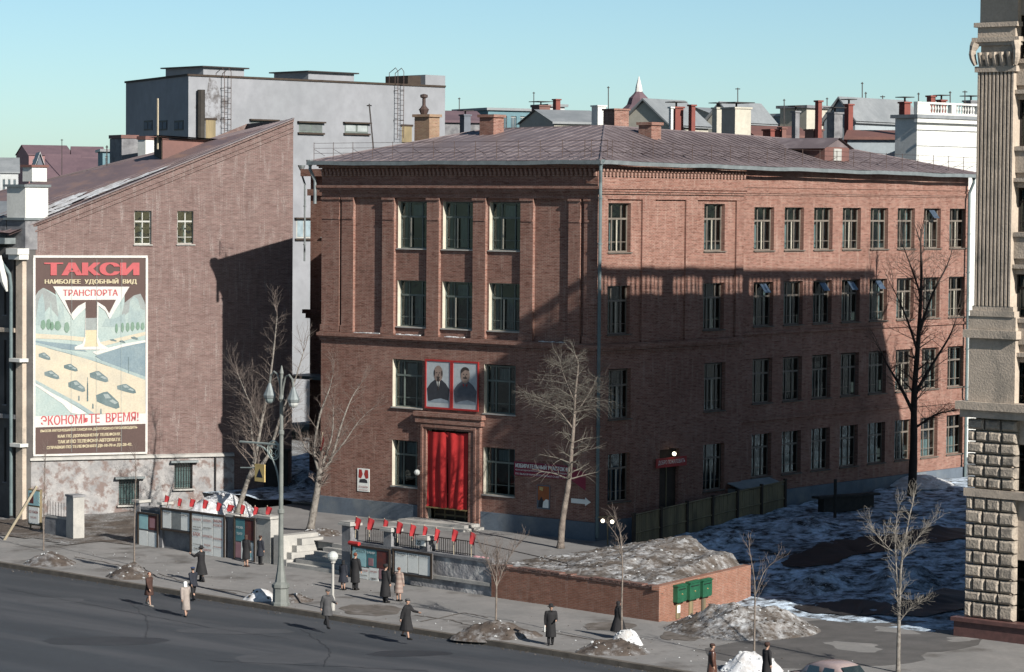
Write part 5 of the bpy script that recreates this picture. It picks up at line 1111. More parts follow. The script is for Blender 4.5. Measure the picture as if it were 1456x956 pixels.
LUMPD = M('dark_clod', (.1, .08, .065), (.06, .05, .04), 6); LUMPS = M('snow_lump', (.75, .77, .78), (.6, .62, .64), 5)
def mfn():
    return mound_pt(random.uniform(.08, .97), random.uniform(.04, .85))
lumps('snow_lumps', 420, mfn, .02, .1, [LUMPS, LUMPD, LUMPD], 4)
# mailboxes on the lit end of the box
d2 = (far-p1).normalized(); EANG = math.atan2(d2.y, d2.x); EFR = frame((p1.x, p1.y), EANG, 0)
def ex(px): n_ = Vector((d2.y, -d2.x, 0)); return (PL(px, 840, n_, p1)-p1).dot(d2)
for k, (a, b, yt, yb, lab) in enumerate(((957, 970, 832, 856, 'left green mailbox hanging on the brick box'), (974.5, 989, 827, 852, 'middle and largest green mailbox on the brick box'), (993, 1006, 824, 848, 'right green mailbox on the brick box end'))):
    x0, x1 = ex(a), ex(b); n_ = Vector((d2.y, -d2.x, 0)); z1 = PL((a+b)/2, yt, n_, p1).z; z0 = PL((a+b)/2, yb, n_, p1).z
    t = thing('mailbox', tuple(EFR @ Vector(((x0+x1)/2, -.2, z0))), lab, 'mailbox', 'green mailboxes on the brick box')
    c = MB(); c.box(x0, x1, -.24, -.01, z0+.04, z1-.04, EFR); c.box(x0+.03, x1-.03, -.22, -.02, z0, z0+.04, EFR); c.build('body', MAILG, t)
    c = MB(); c.box(x0-.03, x1+.03, -.29, -.005, z1-.04, z1+.01, EFR); c.box(x0-.01, x1+.01, -.2, -.01, z1+.01, z1+.05, EFR); c.build('lid', MAILG, t)
    c = MB(); c.box(x0+.1, x1-.1, -.252, -.241, z1-.2, z1-.16, EFR); c.build('slot', BLACK, t)
    c = MB(); c.lathe(EFR @ Vector(((x0+x1)/2, -.245, (z0+z1)/2-.02)), [(.0, -.05), (.05, 0), (.0, .05)], 8); c.build('emblem', GOLD, t)
    c = MB(); c.box((x0+x1)/2-.18, (x0+x1)/2+.18, -.06, -.004, -1.25, z0-.02, EFR); c.build('mounting_board', WOOD, t)
    if k == 0: c = MB(); c.box((x0+x1)/2-.14, (x0+x1)/2+.14, -.075, -.062, z0-.5, z0-.15, EFR); c.build('paper_sheet', PAPER, t)

# ---- left bare ground: concrete gate pillar, low wall, poster stand, plank
t0 = G(107, 762, -1.05); fr = frame((t0.x, t0.y), R(-12), -1.15)
t = thing('concrete_gatepost', tuple(t0), 'square pale concrete gatepost standing on bare earth', 'post'); c = MB(); c.box(-.4, .4, -.35, .35, 0, 2.3, fr); c.build('post', CONCL, t); c = MB(); c.box(-.44, .44, -.4, .4, 2.3, 2.42, fr); c.build('post_cap', CONC, t)
t1 = G(66, 757, -1.1); t = thing('low_wall', tuple(t1), 'low concrete wall with iron railing left of the gatepost', 'wall'); v = (t0-t1); a_ = math.atan2(v.y, v.x); fr = frame((t1.x, t1.y), a_, -1.2); L_ = v.length-.45
c = MB(); c.box(0, L_, -.12, .12, 0, 1.0, fr); c.build('wall', CONC, t); c = MB(); c.box(-.1, L_, -.15, .15, 1.0, 1.1, fr); c.build('coping', CONCL, t)
for k in range(9): c = MB(); x = .1+k*(L_-.2)/8; c.tube([fr @ Vector((x, 0, 1.1)), fr @ Vector((x, 0, 1.9))], .018, 4); c.build('railing_bar', IRON, t)
t1 = G(50, 752, -1.1); t = thing('poster_stand', tuple(t1), 'poster stand with election sheets by the drainpipe', 'notice board'); fr = frame((t1.x-.55, t1.y), R(-5), -1.15)
c = MB(); c.box(0, 1.15, -.05, .05, .25, 2.3, fr); c.build('backing', WOOD, t)
for a, b, d_, e_, m_ in ((.05, 1.1, 1.4, 2.22, PAPERB), (.08, 1.07, .35, 1.3, PAPER), (.15, .55, 1.5, 2.1, PD)): c = MB(); c.box(a, b, -.07-.002*(m_ == PD), -.051, d_, e_, fr); c.build('paper_sheet', m_, t)
c = MB(); put_text(c, 'ВСЕ НА ВЫБОРЫ', fr, .15, .95, .85, .16, -.08); put_text(c, 'ГОЛОСУЙТЕ', fr, .25, .65, .6, .14, -.08); c.build('lettering', REDINK, t)
for x in (.05, 1.1): c = MB(); c.box(x-.04, x+.04, .05, .12, -.1, 2.35, fr); c.build('leg', WOOD, t)
pa, pb = G(6, 768, -1.2), None; pb = Q(52, 692, depth(pa)-1.0); t = thing('leaning_plank', tuple(pa), 'long pale plank leaning at the left edge', 'plank'); c = MB(); c.tube([pa, pb], .09, 4); c.build('board', PALEW, t)
# ---- wooden fence in the yard
pA, pB = Vector((1.3, .6, -.45)), Vector((.7, 16.4, .1)); f0 = PL(900, 779, (1, 0, 0), (1.6, 0, 0)); f1 = PL(1115, 727, (1, 0, 0), (.9, 0, 0))
t = thing('board_fence', tuple(f0), 'weathered plank fence in shade beside the school', 'fence'); v = Vector((f1.x-f0.x, f1.y-f0.y, 0)); a_ = math.atan2(v.y, v.x); L_ = v.length; 
bd = MB(); bd.box(.006, .184, -.015, .015, 0, 1.78); bd0 = None; nbd = int(L_/.19)
for k in range(nbd):
    u = k/nbd; z = f0.z+(f1.z-f0.z)*u-.1
    if bd0 is None: bd0 = bd.build('board', WOOD, t, local=True); o = bd0
    else: o = dup(bd0, t)
    o.location = wm(t).inverted() @ Vector((f0.x+v.x*u, f0.y+v.y*u, z)); o.rotation_euler = (0, R(random.uniform(-.6, .6)), a_); o.scale = (1, 1, random.uniform(.97, 1.02))
for k in range(7):
    u = k/6; q = f0+(f1-f0)*u; c = MB(); c.box(-.08, .08, -.12, .04, -.2, 1.85, frame((q.x, q.y), a_, q.z)); c.build('fence_post', DARKW, t)
for h in (.75, 1.72):
    c = MB(); fr_ = []
    A, Bq = f0+Vector((0, 0, h)), f1+Vector((0, 0, h)); c.tube([A+Vector((.04, 0, 0)), Bq+Vector((.04, 0, 0))], .045, 4); c.build('fence_rail', WOOD, t)
q0 = PL(1040, 712, (1, 0, 0), (.6, 0, 0)); t = thing('wooden_porch_box', (1.5, q0.y, .2), 'pale grey boarded lean-to between the fence and the school wall', 'shed')
y0 = PL(1037, 700, (1, 0, 0), (0.1, 0, 0)).y; c = MB()
c.box(-.1, .75, y0, y0+4.0, 0, 1.9); c.build('side_wall', M('grey_boards', (.24, .25, .24), (.17, .18, .18), 3), t)
c = MB(); c.poly([(-.1, y0-.1, 2.25), (.95, y0-.1, 1.95), (.95, y0+4.2, 1.95), (-.1, y0+4.2, 2.25)]); c.poly([(-.1, y0-.1, 2.2), (-.1, y0+4.2, 2.2), (.95, y0+4.2, 1.9), (.95, y0-.1, 1.9)]); c.build('lid', M('pale_lid', (.4, .42, .42), (.3, .32, .33), 2), t)
# trough on trestles with a pole, in the yard
g0_ = G(1165, 742, .05); g1_ = G(1240, 735, .1); t = thing('trough_on_trestles', tuple(g0_), 'dark wooden trough on trestles standing in the shaded yard', 'trough'); v = g1_-g0_; a_ = math.atan2(v.y, v.x); fr = frame((g0_.x, g0_.y), a_, g0_.z); L_ = v.length
DKW = M('wet_wood', (.06, .055, .05), (.035, .032, .03), 3)
c = MB(); P_ = [(-.3, .2, 1.35), (L_+.3, .2, 1.35), (L_-.2, .5, .55), (.3, .5, .55)]; 
c.box(-.3, L_+.3, -.35, .35, 1.3, 1.42, fr); c.box(.1, L_-.1, -.25, .25, .5, 1.3, fr); c.build('trough', DKW, t)
for x in (.2, L_-.2):
    for s_ in (-1, 1): c = MB(); c.tube([fr @ Vector((x, .15*s_, .55)), fr @ Vector((x, .4*s_, -.15))], .05, 5); c.build('leg', DKW, t)
g_ = G(1187, 748, .0); t = thing('wooden_pole', tuple(g_), 'short dark wooden pole in front of the trough', 'pole'); c = MB(); c.tube([g_, g_+Vector((0, 0, 2.6))], .09, 6); c.build('post', DKW, t)
# dark shed in the alley and low clutter
g_ = Q(372, 700, 173); t = thing('alley_shed', (g_.x, g_.y, 0), 'dark low shed in the snowy alley behind the lamp post', 'shed'); fr = frame((g_.x, g_.y), R(-40), alley_z(g_.x, g_.y)-.3)
c = MB(); c.box(-1.0, 1.1, -1, 1.5, 0, 2.5, fr); c.build('wall', DKW, t); c = MB(); c.box(-1.15, 1.25, -1.2, 1.7, 2.5, 2.6, fr); c.build('roof', DKW, t)

# ================================================================== ROOFSCAPE BEHIND
def rooftop(name, px0, px1, py_top, D, label, wallm, roofm, depth_m=8, ang=0, ridge=0., gable=False, zb=0, eav=.25, wins=(), winm=None, py_ridge=None, cat='building', group=None):
    """distant house: px0..px1 front, eave at py_top, at depth D; ridge height in metres above eave"""
    a = Q(px0, py_top, D); b = Q(px1, py_top, D+math.tan(ang)*(px1-px0)*D/F_PX); zt = a.z; d = Vector((b.x-a.x, b.y-a.y, 0)); L_ = d.length; an_ = math.atan2(d.y, d.x); fr = frame((a.x, a.y), an_, 0)
    t = thing(name, (a.x, a.y, zb), label, cat, group); H_ = zt
    c = MB(); wall(c, (a.x, a.y), (b.x, b.y), zb, H_, [(L_*w_[0], L_*w_[1], H_-w_[3], H_-w_[2]) for w_ in wins], .3)
    pp = lambda x, y, z: fr @ Vector((x, y, z)); dm_ = depth_m
    c.quad(pp(L_, 0, zb), pp(L_, dm_, zb), pp(L_, dm_, H_), pp(L_, 0, H_)); c.quad(pp(0, dm_, zb), pp(0, 0, zb), pp(0, 0, H_), pp(0, dm_, H_)); c.quad(pp(L_, dm_, zb), pp(0, dm_, zb), pp(0, dm_, H_), pp(L_, dm_, H_))
    if gable and ridge: c.poly([pp(0, 0, H_), pp(L_, 0, H_), pp(L_/2, 0, H_+ridge)]); c.poly([pp(L_, dm_, H_), pp(0, dm_, H_), pp(L_/2, dm_, H_+ridge)])
    elif ridge: c.poly([pp(L_, 0, H_), pp(L_, dm_, H_), pp(L_, dm_/2, H_+ridge)]); c.poly([pp(0, dm_, H_), pp(0, 0, H_), pp(0, dm_/2, H_+ridge)])
    c.build('wall', wallm, t)
    r_ = MB(); e = eav
    if gable and ridge:
        for A_, Bk in (((-e, -e, H_-e*.4), (L_/2, -e, H_+ridge+.05)), ((L_+e, -e, H_-e*.4), (L_/2, -e, H_+ridge+.05))):
            q = [pp(*A_), pp(*Bk), pp(Bk[0], dm_+e, Bk[2]), pp(A_[0], dm_+e, A_[2])]; r_.poly(q); r_.poly([v+Vector((0, 0, .15)) for v in q]); r_.poly([q[0], q[1], q[1]+Vector((0, 0, .15)), q[0]+Vector((0, 0, .15))])
    elif ridge: r_.poly([pp(-e, -e, H_+.02), pp(L_+e, -e, H_+.02), pp(L_+e, dm_/2, H_+ridge+.05), pp(-e, dm_/2, H_+ridge+.05)]); r_.poly([pp(-e, dm_/2, H_+ridge+.05), pp(L_+e, dm_/2, H_+ridge+.05), pp(L_+e, dm_+e, H_), pp(-e, dm_+e, H_)]); r_.box(-e, L_+e, -e-.02, -e+.08, H_-.14, H_+.06, fr)
    else: r_.box(-e, L_+e, -e, dm_+e, H_+.01, H_+.25, fr)
    r_.build('roof', roofm, t)
    for w_ in wins:
        f = MB(); f.box(L_*w_[0], L_*w_[1], .12, .2, H_-w_[3], H_-w_[2], fr); wi = f.build('window', winm or FRAMEW, t)
        f = MB(); m_ = (w_[0]+w_[1])/2*L_; hw = (w_[1]-w_[0])*L_/2; f.box(m_-hw*.85, m_-hw*.08, .09, .119, H_-w_[3]+.12, H_-w_[2]-.12, fr); f.box(m_+hw*.08, m_+hw*.85, .09, .119, H_-w_[3]+.12, H_-w_[2]-.12, fr); f.build('pane', FARG, wi)
    return t, fr, L_, H_
FARG = M('far_glass', (.12, .17, .2), (.08, .12, .14), 1, rough=.25, spec=.7)
PINKW = M('far_pink_wall', (.42, .24, .24), (.36, .2, .2), .1); WHW = M('far_white_wall', (.62, .64, .64), (.52, .54, .55), .3, dirt=(.4, .4, .4), dlo=.6, dhi=.9); TEALW = M('teal_frame_wall', (.2, .33, .38), (.14, .26, .3), .5); CRW = M('cream_wall', (.66, .62, .52), (.55, .52, .44), .4, dirt=(.35, .33, .3), dlo=.6, dhi=.9); GYW = M('shade_blue_wall', (.46, .52, .55), (.38, .44, .48), .4)  # GYW: pale blue stands in for shade on the gable front
PURP = M('mauve_roof', (.2, .13, .15), (.15, .1, .12), .5); REDC = M('far_red_brick', (.3, .09, .07), (.22, .07, .06), 2)
def w4(n, t0, t1, lo=.06, wd=.45): return [(lo+(1-2*lo)*(k+.5-wd/2)/n, lo+(1-2*lo)*(k+.5+wd/2)/n, t0, t1) for k in range(n)]
rooftop('barrack_block', 41, 103, 220, 620, 'far pink walled barrack block with mauve roof on the horizon', PINKW, PURP, 14, R(20), 2.2, wins=w4(9, 1.0, 3.6)+w4(9, 5.0, 7.4), zb=-2)
rooftop('far_house', 103, 147, 224, 600, 'far pale house right of the pink barrack block', CRW, PURP, 12, R(10), 2.4, wins=w4(4, 1.2, 3.4), zb=-2)
rooftop('far_house', 0, 26, 245, 420, 'low white house with grey roof at the left horizon', WHW, ROOF2, 10, R(10), 2.2, wins=w4(3, 1, 3), zb=-2)
rooftop('gabled_house', 48, 66, 250, 330, 'small grey gabled house behind the left rooftop pedestals', GREYS, WHW, 9, R(12), 2.6, True, zb=-2)
rooftop('long_shed', 66, 112, 254, 300, 'long mauve roofed shed beyond the billboard building', PINKW, PURP, 9, R(8), 2.6, zb=-2)
rooftop('low_yard_building', 112, 150, 247, 290, 'dark low building behind the sloping billboard roof', GREYS, PURP, 9, R(8), 1.6, zb=-2)
rooftop('teal_roof_cabin', 146, 172, 216, 260, 'teal rooftop cabin left of the grey block', TEALW, ROOF2, 6, R(12), .0, wins=w4(3, .4, 1.6), zb=0)
rooftop('rooftop_stack', 173, 196, 197, 196, 'dark plastered rooftop stack before the grey block', CONC, ROOF3, 2, R(30), 0, zb=4, eav=.06)
rooftop('rooftop_stack', 196, 207, 199, 194, 'sunlit cream rooftop stack beside the dormer', PLAST, ROOF3, 2, R(-45), 0, zb=4, eav=.06)
# right-hand roofscape
rooftop('low_roof_house', 622, 690, 172, 250, 'low dark roofed house between grey block and school roof', CONC, PURP, 8, R(15), 1.0, zb=0)
rooftop('glazed_attic', 694, 780, 157, 270, 'long teal glazed attic behind the school roof', TEALW, ROOF2, 7, R(28), 0, wins=w4(6, .5, 2.2, .03, .6), zb=0)
rooftop('white_stack', 781, 803, 152, 262, 'white stair head at the end of the glazed attic', WHW, ROOF2, 3, R(28), 0, zb=0)
rooftop('grey_roofed_house', 788, 862, 174, 250, 'house with grey sheet roof left of the brick stack', CRW, ROOF2, 9, R(20), 1.2, zb=0)
rooftop('cream_gabled_house', 880, 952, 180, 215, 'cream gabled attic left of the domed turret', CRW, ROOF2, 5, R(-38), 1.9, True, zb=0)
rooftop('cream_gabled_house', 1003, 1046, 176, 232, 'cream twin gable, left gable, behind the school ridge', CRW, ROOF2, 5.5, R(-38), 1.6, True, zb=0)
rooftop('grey_roofed_house', 1046, 1112, 176, 236, 'cream attic with long grey sheet roof behind the ridge', CRW, ROOF2, 9, R(45), 1.4, zb=0)
rooftop('white_stack', 1110, 1130, 166, 240, 'plain white roof block right of the long grey roof', WHW, WHW, 2, R(45), 0, zb=0)
rooftop('cream_stair_head', 1147, 1181, 154, 236, 'big cream stair head with slab roof', CRW, CONC, 3, R(45), 0, zb=0)
rooftop('rust_roofed_house', 1075, 1150, 193, 222, 'low rust roofed house just behind the school ridge', REDC, ROOF3, 6, R(15), .8, zb=0)
rooftop('shade_blue_gabled_house', 1172, 1216, 174, 212, 'gabled attic toned pale blue for shade with arched niche', GYW, ROOF2, 9, R(-38), 1.7, True, zb=0)
rooftop('white_side_wing', 1240, 1290, 178, 224, 'sunlit white wing with sheet roof beside the blue gable', WHW, ROOF2, 5, R(48), 1.2, zb=0)
rooftop('blue_side_wing', 1205, 1305, 196, 205, 'long pale blue wing with small arched windows under rust roof', GYW, ROOF3, 7, R(-10), .6, wins=((.3, .35, 1.4, 2.4), (.72, .78, 1.2, 2.6), (.86, .92, 1.2, 2.6)), zb=0)
wb_, wfr, wL, wH = rooftop('white_balustrade_house', 1304, 1400, 168, 196, 'bright white house with rooftop balustrade behind the school', PLAST, ROOF2, 2, R(45), 0, zb=0)
c = MB()
for z0, z1, d in ((-.3, -.05, .3), (-.8, -.5, .12), (-1.9, -1.7, .08)): c.box(-d, wL, -d, -.001, wH+z0, wH+z1, wfr)
c.build('moulding', PLAST, wb_)
c = MB(); c.box(0, wL, 0, .3, wH+.26, wH+.4, wfr); c.build('balustrade_base', PLAST, wb_); c = MB(); c.box(0, wL, -.04, .34, wH+1.0, wH+1.14, wfr); c.build('balustrade_rail', PLAST, wb_)
for a, b in ((0, 1.3), (3.6, 4.1), (6.4, 6.9)): c = MB(); c.box(a, b, -.02, .32, wH+.401, wH+.999, wfr); c.build('balustrade_pier', PLAST, wb_)
bl = MB(); bl.lathe((0, 0, 0), [(.09, 0), (.05, .12), (.1, .3), (.05, .5), (.09, .6)], 6); bl0 = None; x = 1.5
while x < wL-.2:
    if not (3.5 < x < 4.2 or 6.3 < x < 7.0):
        if bl0 is None: bl0 = bl.build('baluster', PLAST, wb_, local=True); o = bl0
        else: o = dup(bl0, wb_)
        o.location = wm(wb_).inverted() @ (wfr @ Vector((x, .15, wH+.4)))
    x += .29
# turret with mauve dome
d0_ = Q(908, 160, 262); t = thing('domed_turret', (d0_.x, d0_.y, 0), 'mauve domed turret with white finial', 'turret'); c = MB(); c.lathe((d0_.x, d0_.y, 0), [(1.6, 0), (1.6, d0_.z)], 8); c.build('drum', CRW, t)
c = MB(); c.lathe((d0_.x, d0_.y, d0_.z-.2), [(1.75, 0), (1.55, .5), (1.1, .9), (.9, 1.5), (.5, 1.9), (.35, 2.1)], 8); c.build('dome', PURP, t); c = MB(); c.lathe((d0_.x, d0_.y, d0_.z+1.85), [(.35, 0), (.3, .5), (.08, 1.3), (.01, 1.5)], 8); c.build('finial', PLAST, t)
CH = [(843, 860, 150, 232, 'pair of pale chimneys left of the big brick stack', PLAST, None), (861, 891, 155, 196, 'big dark brick stack on the ridge behind the school', BR, None), (953, 970, 152, 225, 'tall dark red chimney right of the turret', REDC, 1), (980, 988, 149, 238, 'slim red chimney beside the twin gable', REDC, None), (1014, 1026, 153, 244, 'pale chimney with cowl on the left of the twin gable', CRW, 1), (1030, 1064, 153, 250, 'wide pale chimney block with slab cowl', CRW, 1),
      (1127, 1136, 158, 238, 'dark round-topped chimney left of the cream stair head', CONC, 1), (1160, 1168, 143, 232, 'red pipe chimney above the cream stair head', REDC, None), (1202, 1212, 148, 240, 'short red chimney behind the blue gable', REDC, 1), (1280, 1293, 145, 205, 'tall bright red brick chimney left of the white balustrade', REDC, 1), (1319, 1329, 136, 214, 'dark red round chimney above the white balustrade', REDC, None), (1333, 1344, 142, 214, 'square red chimney right of the round one', REDC, 1), (1372, 1389, 143, 216, 'grey chimney with flat slab beside the stone building', CONC, 1),
      (1087, 1106, 184, 216, 'low red brick chimney above the school ridge', REDC, None), (1108, 1117, 181, 214, 'dark rust vent box right of the low brick chimney', ROOF3, None), (1147, 1168, 184, 214, 'rusty half round vent under the cream stair head', ROOF3, None), (655, 668, 163, 246, 'small grey rooftop vent left of the glazed attic', GREYS, 1), (758, 780, 150, 262, 'rust coloured vent on the glazed attic', ROOF3, 1), (787, 796, 141, 258, 'dark red drum chimney on the white stair head', REDC, None), (952, 957, 152, 222, 'white slim flue left of the tall red chimney', PLAST, None), (1178, 1196, 160, 262, 'far dark chimney stack left of the blue gable', CONC, 1)]
for a, b, yt, D_, lab, mt, cowl in CH:
    D_ = min(D_, 204+(a % 7)) if 940 < a < 1215 else D_
    p = Q((a+b)/2, yt, D_); w_ = (b-a)*D_/F_PX; t = thing('chimney_stack', (p.x, p.y, p.z-4), lab, 'chimney', 'chimneys on the roofs behind the school')
    fr = frame((p.x, p.y), R(-20), 0); c = MB(); c.box(-w_/2, w_/2, -w_*.4, w_*.4, p.z-6.5, p.z-.12, fr); c.build('stack', mt, t); c = MB(); c.box(-w_/2-.08, w_/2+.08, -w_*.4-.08, w_*.4+.08, p.z-.12, p.z, fr); c.build('chimney_cap', mt, t)
    if cowl:
        c = MB(); c.box(-w_/2-.2, w_/2+.2, -w_*.4-.2, w_*.4+.2, p.z+.3, p.z+.36, fr); 
        c.build('cowl', IRON, t); c = MB(); c.box(-.05, .05, -.05, .05, p.z, p.z+.3, fr); c.build('cowl_leg', IRON, t)
AN = [(865, 123, 165, 230, 'thin aerial mast above the brick stack'), (1049, 125, 160, 240, 'aerial mast with crossbar above the cream twin gable'), (1226, 117, 160, 225, 'tall double aerial mast above the blue gable'), (1231, 131, 160, 226, 'shorter aerial mast beside the tall double one'), (1115, 141, 170, 235, 'short aerial left of the cream stair head'), (1255, 136, 155, 225, 'leaning T shaped aerial left of the red chimney'), (1306, 132, 152, 215, 'aerial left end above the white balustrade'), (1351, 130, 150, 215, 'aerial above the square red chimney'), (1372, 129, 146, 214, 'T shaped aerial by the grey chimney'), (759, 131, 152, 262, 'aerial on the glazed attic'), (653, 139, 168, 255, 'lone aerial left of the glazed attic'), (1176, 139, 158, 240, 'aerial right of the red pipe chimney'), (525, 148, 212, 168, 'leaning dark mast before the grey block'), (88, 198, 236, 300, 'dark mast against the far barrack block'), (152, 207, 240, 178, 'bent aerial standing on the billboard roof')]
for x, y0_, y1_, D_, lab in AN:
    p = Q(x, y0_, D_); q = Q(x+(6 if x == 525 else 0), y1_, D_); t = thing('aerial', tuple(q), lab, 'aerial', 'aerials on the rooftops')
    c = MB(); c.tube([q-Vector((0, 0, 3)), q, p], .05 if D_ > 170 else .06, 4); c.build('mast', IRON, t)
    c = MB(); L_ = 7*D_/F_PX if x in (525, 1255, 1049, 1372) else 3.5*D_/F_PX; c.tube([p-_rt0*L_*.5-Vector((0, 0, .1)), p+_rt0*L_*.5-Vector((0, 0, .1))], .035, 4); c.build('crossbar', IRON, t)

# ================================================================== HEAPS, LAMP POSTS, SIGNS ON THE PAVEMENT
def heap(name, px0, px1, py_base, h_, depth_m, mat, seed, z=-1.2, nl=60, lm=None, peak=.5, label=None, zfn=None):
    a, b = G(px0, py_base, z), G(px1, py_base, z); d = (b-a); L_ = d.length; cen = (a+b)/2+Vector((-math.sin(YAW)*-1, math.cos(YAW), 0))*0
    ax = d.normalized(); ay = Vector((-ax.y, ax.x, 0)); cen = (a+b)/2+ay*depth_m*.5
    def hp(r_, th):
        u = r_*math.cos(th); v = r_*math.sin(th); rr = 1+.16*noise.noise(Vector((math.cos(th)*1.5, math.sin(th)*1.5, seed*3.1)))
        q = cen+ax*(u*L_/2*rr)+ay*(v*depth_m/2*rr); hh = h_*(max(0, 1-r_*r_)**1.25)*(1+.4*noise.noise(Vector((q.x*.9, q.y*.9, seed)))+.16*noise.noise(Vector((q.x*2.3, q.y*2.3, seed))))*(1+.4*(peak-.5)*u) + (.05*h_+.04)*noise.noise(Vector((q.x*3.4, q.y*3.4, seed)))*min(1, (1-r_)*6)
        return q.x, q.y, (zfn(q.x, q.y) if zfn else z)+hh-.03-(.06 if r_ > .97 else 0)
    mb = MB(); nr, nt_ = 22, 60
    for j in range(nr+1):
        for i in range(nt_): mb.v.append(hp(j/nr, 2*math.pi*i/nt_))
    for j in range(nr):
        for i in range(nt_): a_ = j*nt_+i; b_ = j*nt_+(i+1) % nt_; mb.f.append((a_, a_+nt_, b_+nt_, b_)); mb.m.append(0)
    o = mb.build(name, mat, kind='stuff', smooth=True)
    def lf(): return hp(random.random()**.6*.98, random.uniform(0, 2*math.pi))
    if nl: lumps(name+'_lumps', int(nl*.8), lf, .02, .1, lm or [LUMPD, LUMPS], seed)
    return o
heap('earth_heap', 26, 108, 806, .55, 2.6, HEAPD, 1, nl=50, lm=[LUMPD, LUMPD, LUMPS]); heap('earth_heap', 145, 226, 825, .6, 2.4, HEAPD, 2, nl=60, lm=[LUMPD, LUMPS])
heap('snow_heap', 343, 398, 856, .45, 1.6, SNOW, 3, nl=60, lm=[LUMPS, LUMPS, LUMPD]); heap('earth_heap', 395, 447, 858, .4, 1.5, HEAPD, 4, nl=40)
heap('earth_heap', 640, 775, 911, .62, 2.8, HEAPD, 5, nl=110, lm=[LUMPD, LUMPD, LUMPD, LUMPS]); heap('earth_heap', 815, 930, 933, .6, 2.0, HEAPD, 6, nl=50, lm=[LUMPD, LUMPS]); heap('snow_heap', 866, 918, 920, .75, 1.1, SNOW, 16, nl=90, lm=[LUMPS])
heap('rubble_and_snow_heap', 946, 1186, 911, 1.0, 7.0, HEAP, 7, peak=.95, nl=420, lm=[LUMPD, LUMPD, LUMPD, LUMPS]); heap('snow_heap', 1028, 1118, 960, .9, 2.2, SNOW, 8, nl=120, lm=[LUMPS])
heap('snow_heap', 258, 372, 736, 1.15, 4.2, SNOW, 9, z=-.1, nl=120, lm=[LUMPS]); heap('gravel_heap', 416, 494, 764, .35, 2.2, HEAPD, 10, z=0, nl=120, lm=[LUMPD, LUMPS])
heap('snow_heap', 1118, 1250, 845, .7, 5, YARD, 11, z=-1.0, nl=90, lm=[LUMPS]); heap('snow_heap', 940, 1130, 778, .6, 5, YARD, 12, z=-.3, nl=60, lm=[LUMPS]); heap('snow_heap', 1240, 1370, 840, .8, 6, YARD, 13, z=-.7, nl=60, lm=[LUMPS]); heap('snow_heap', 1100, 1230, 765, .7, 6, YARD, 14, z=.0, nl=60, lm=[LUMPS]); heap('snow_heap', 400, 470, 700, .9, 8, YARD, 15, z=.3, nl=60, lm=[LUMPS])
heap('snow_heap', 1270, 1372, 694, .5, 6, SNOW, 17, z=.9, nl=60, lm=[LUMPS])
# dark patches on the pavement
PATCH = M('muddy_patch', (.2, .175, .155), (.11, .095, .082), 1.6, rough=.8, dirt=(.28, .26, .25), dscale=1.5)
def patch(px0, px1, py0, py1, seed, mat=PATCH, lift=.012):
    a = G((px0+px1)/2, (py0+py1)/2, -1.2); pts = []
    for k in range(26):
        th = 2*math.pi*k/26; rr = 1+.3*noise.noise(Vector((math.cos(th)*2, math.sin(th)*2, seed*1.7))); q = G((px0+px1)/2+math.cos(th)*(px1-px0)/2*rr, (py0+py1)/2-math.sin(th)*(py1-py0)/2*rr, -1.2); pts.append((q.x, q.y, side_z(q.x, q.y)+lift))
    c = MB(); c.poly(pts); c.build('muddy_patch', mat, kind='structure')
patch(484, 575, 860, 876, 1); patch(935, 1000, 896, 912, 2, lift=.014); patch(830, 905, 885, 897, 3, lift=.016)
WETP = M('damp_asphalt', (.17, .16, .155), (.12, .115, .11), .8, rough=.7); patch(995, 1330, 905, 950, 6, WETP, .009); patch(1090, 1400, 880, 930, 7, WETP, .006)
def crack(pts, seed):
    P_ = [G(x, y, -1.2) for x, y in pts]; out = []
    random.seed(seed)
    for a, b in zip(P_[:-1], P_[1:]):
        for k in range(8): q = a.lerp(b, k/8)+Vector((random.uniform(-.05, .05), random.uniform(-.08, .08), 0)); out.append(q)
    c = MB()
    for a, b in zip(out[:-1], out[1:]):
        w_ = random.uniform(.02, .07); d = (b-a).normalized(); n_ = Vector((-d.y, d.x, 0))*w_; za, zb_ = side_z(a.x, a.y)+.018, side_z(b.x, b.y)+.018
        c.poly([(a.x-n_.x, a.y-n_.y, za), (b.x-n_.x, b.y-n_.y, zb_), (b.x+n_.x, b.y+n_.y, zb_), (a.x+n_.x, a.y+n_.y, za)])
    c.build('pavement_crack', PATCH, kind='structure')
def road_patch(px0, px1, py0, py1, seed, mat, lift):
    pts = []
    for k in range(30):
        th = 2*math.pi*k/30; rr = 1+.25*noise.noise(Vector((math.cos(th)*2, math.sin(th)*2, seed*1.7))); q = G((px0+px1)/2+math.cos(th)*(px1-px0)/2*rr, (py0+py1)/2-math.sin(th)*(py1-py0)/2*rr, RD0); pts.append((q.x, q.y, RD0+lift))
    c = MB(); c.poly(pts); c.build('road_patch', mat, kind='structure')
RD0 = -1.41; TAR = M('tar_patch', (.05, .055, .064), (.04, .044, .052), .8, rough=.6); PALEP = M('worn_road', (.1, .104, .116), (.08, .085, .095), 1.2, rough=.8)
road_patch(60, 240, 905, 918, 3, TAR, .004); road_patch(330, 470, 930, 945, 5, PALEP, .004); road_patch(20, 120, 850, 858, 8, PALEP, .004); road_patch(520, 640, 925, 934, 9, TAR, .004); road_patch(250, 420, 893, 902, 12, PALEP, .006)
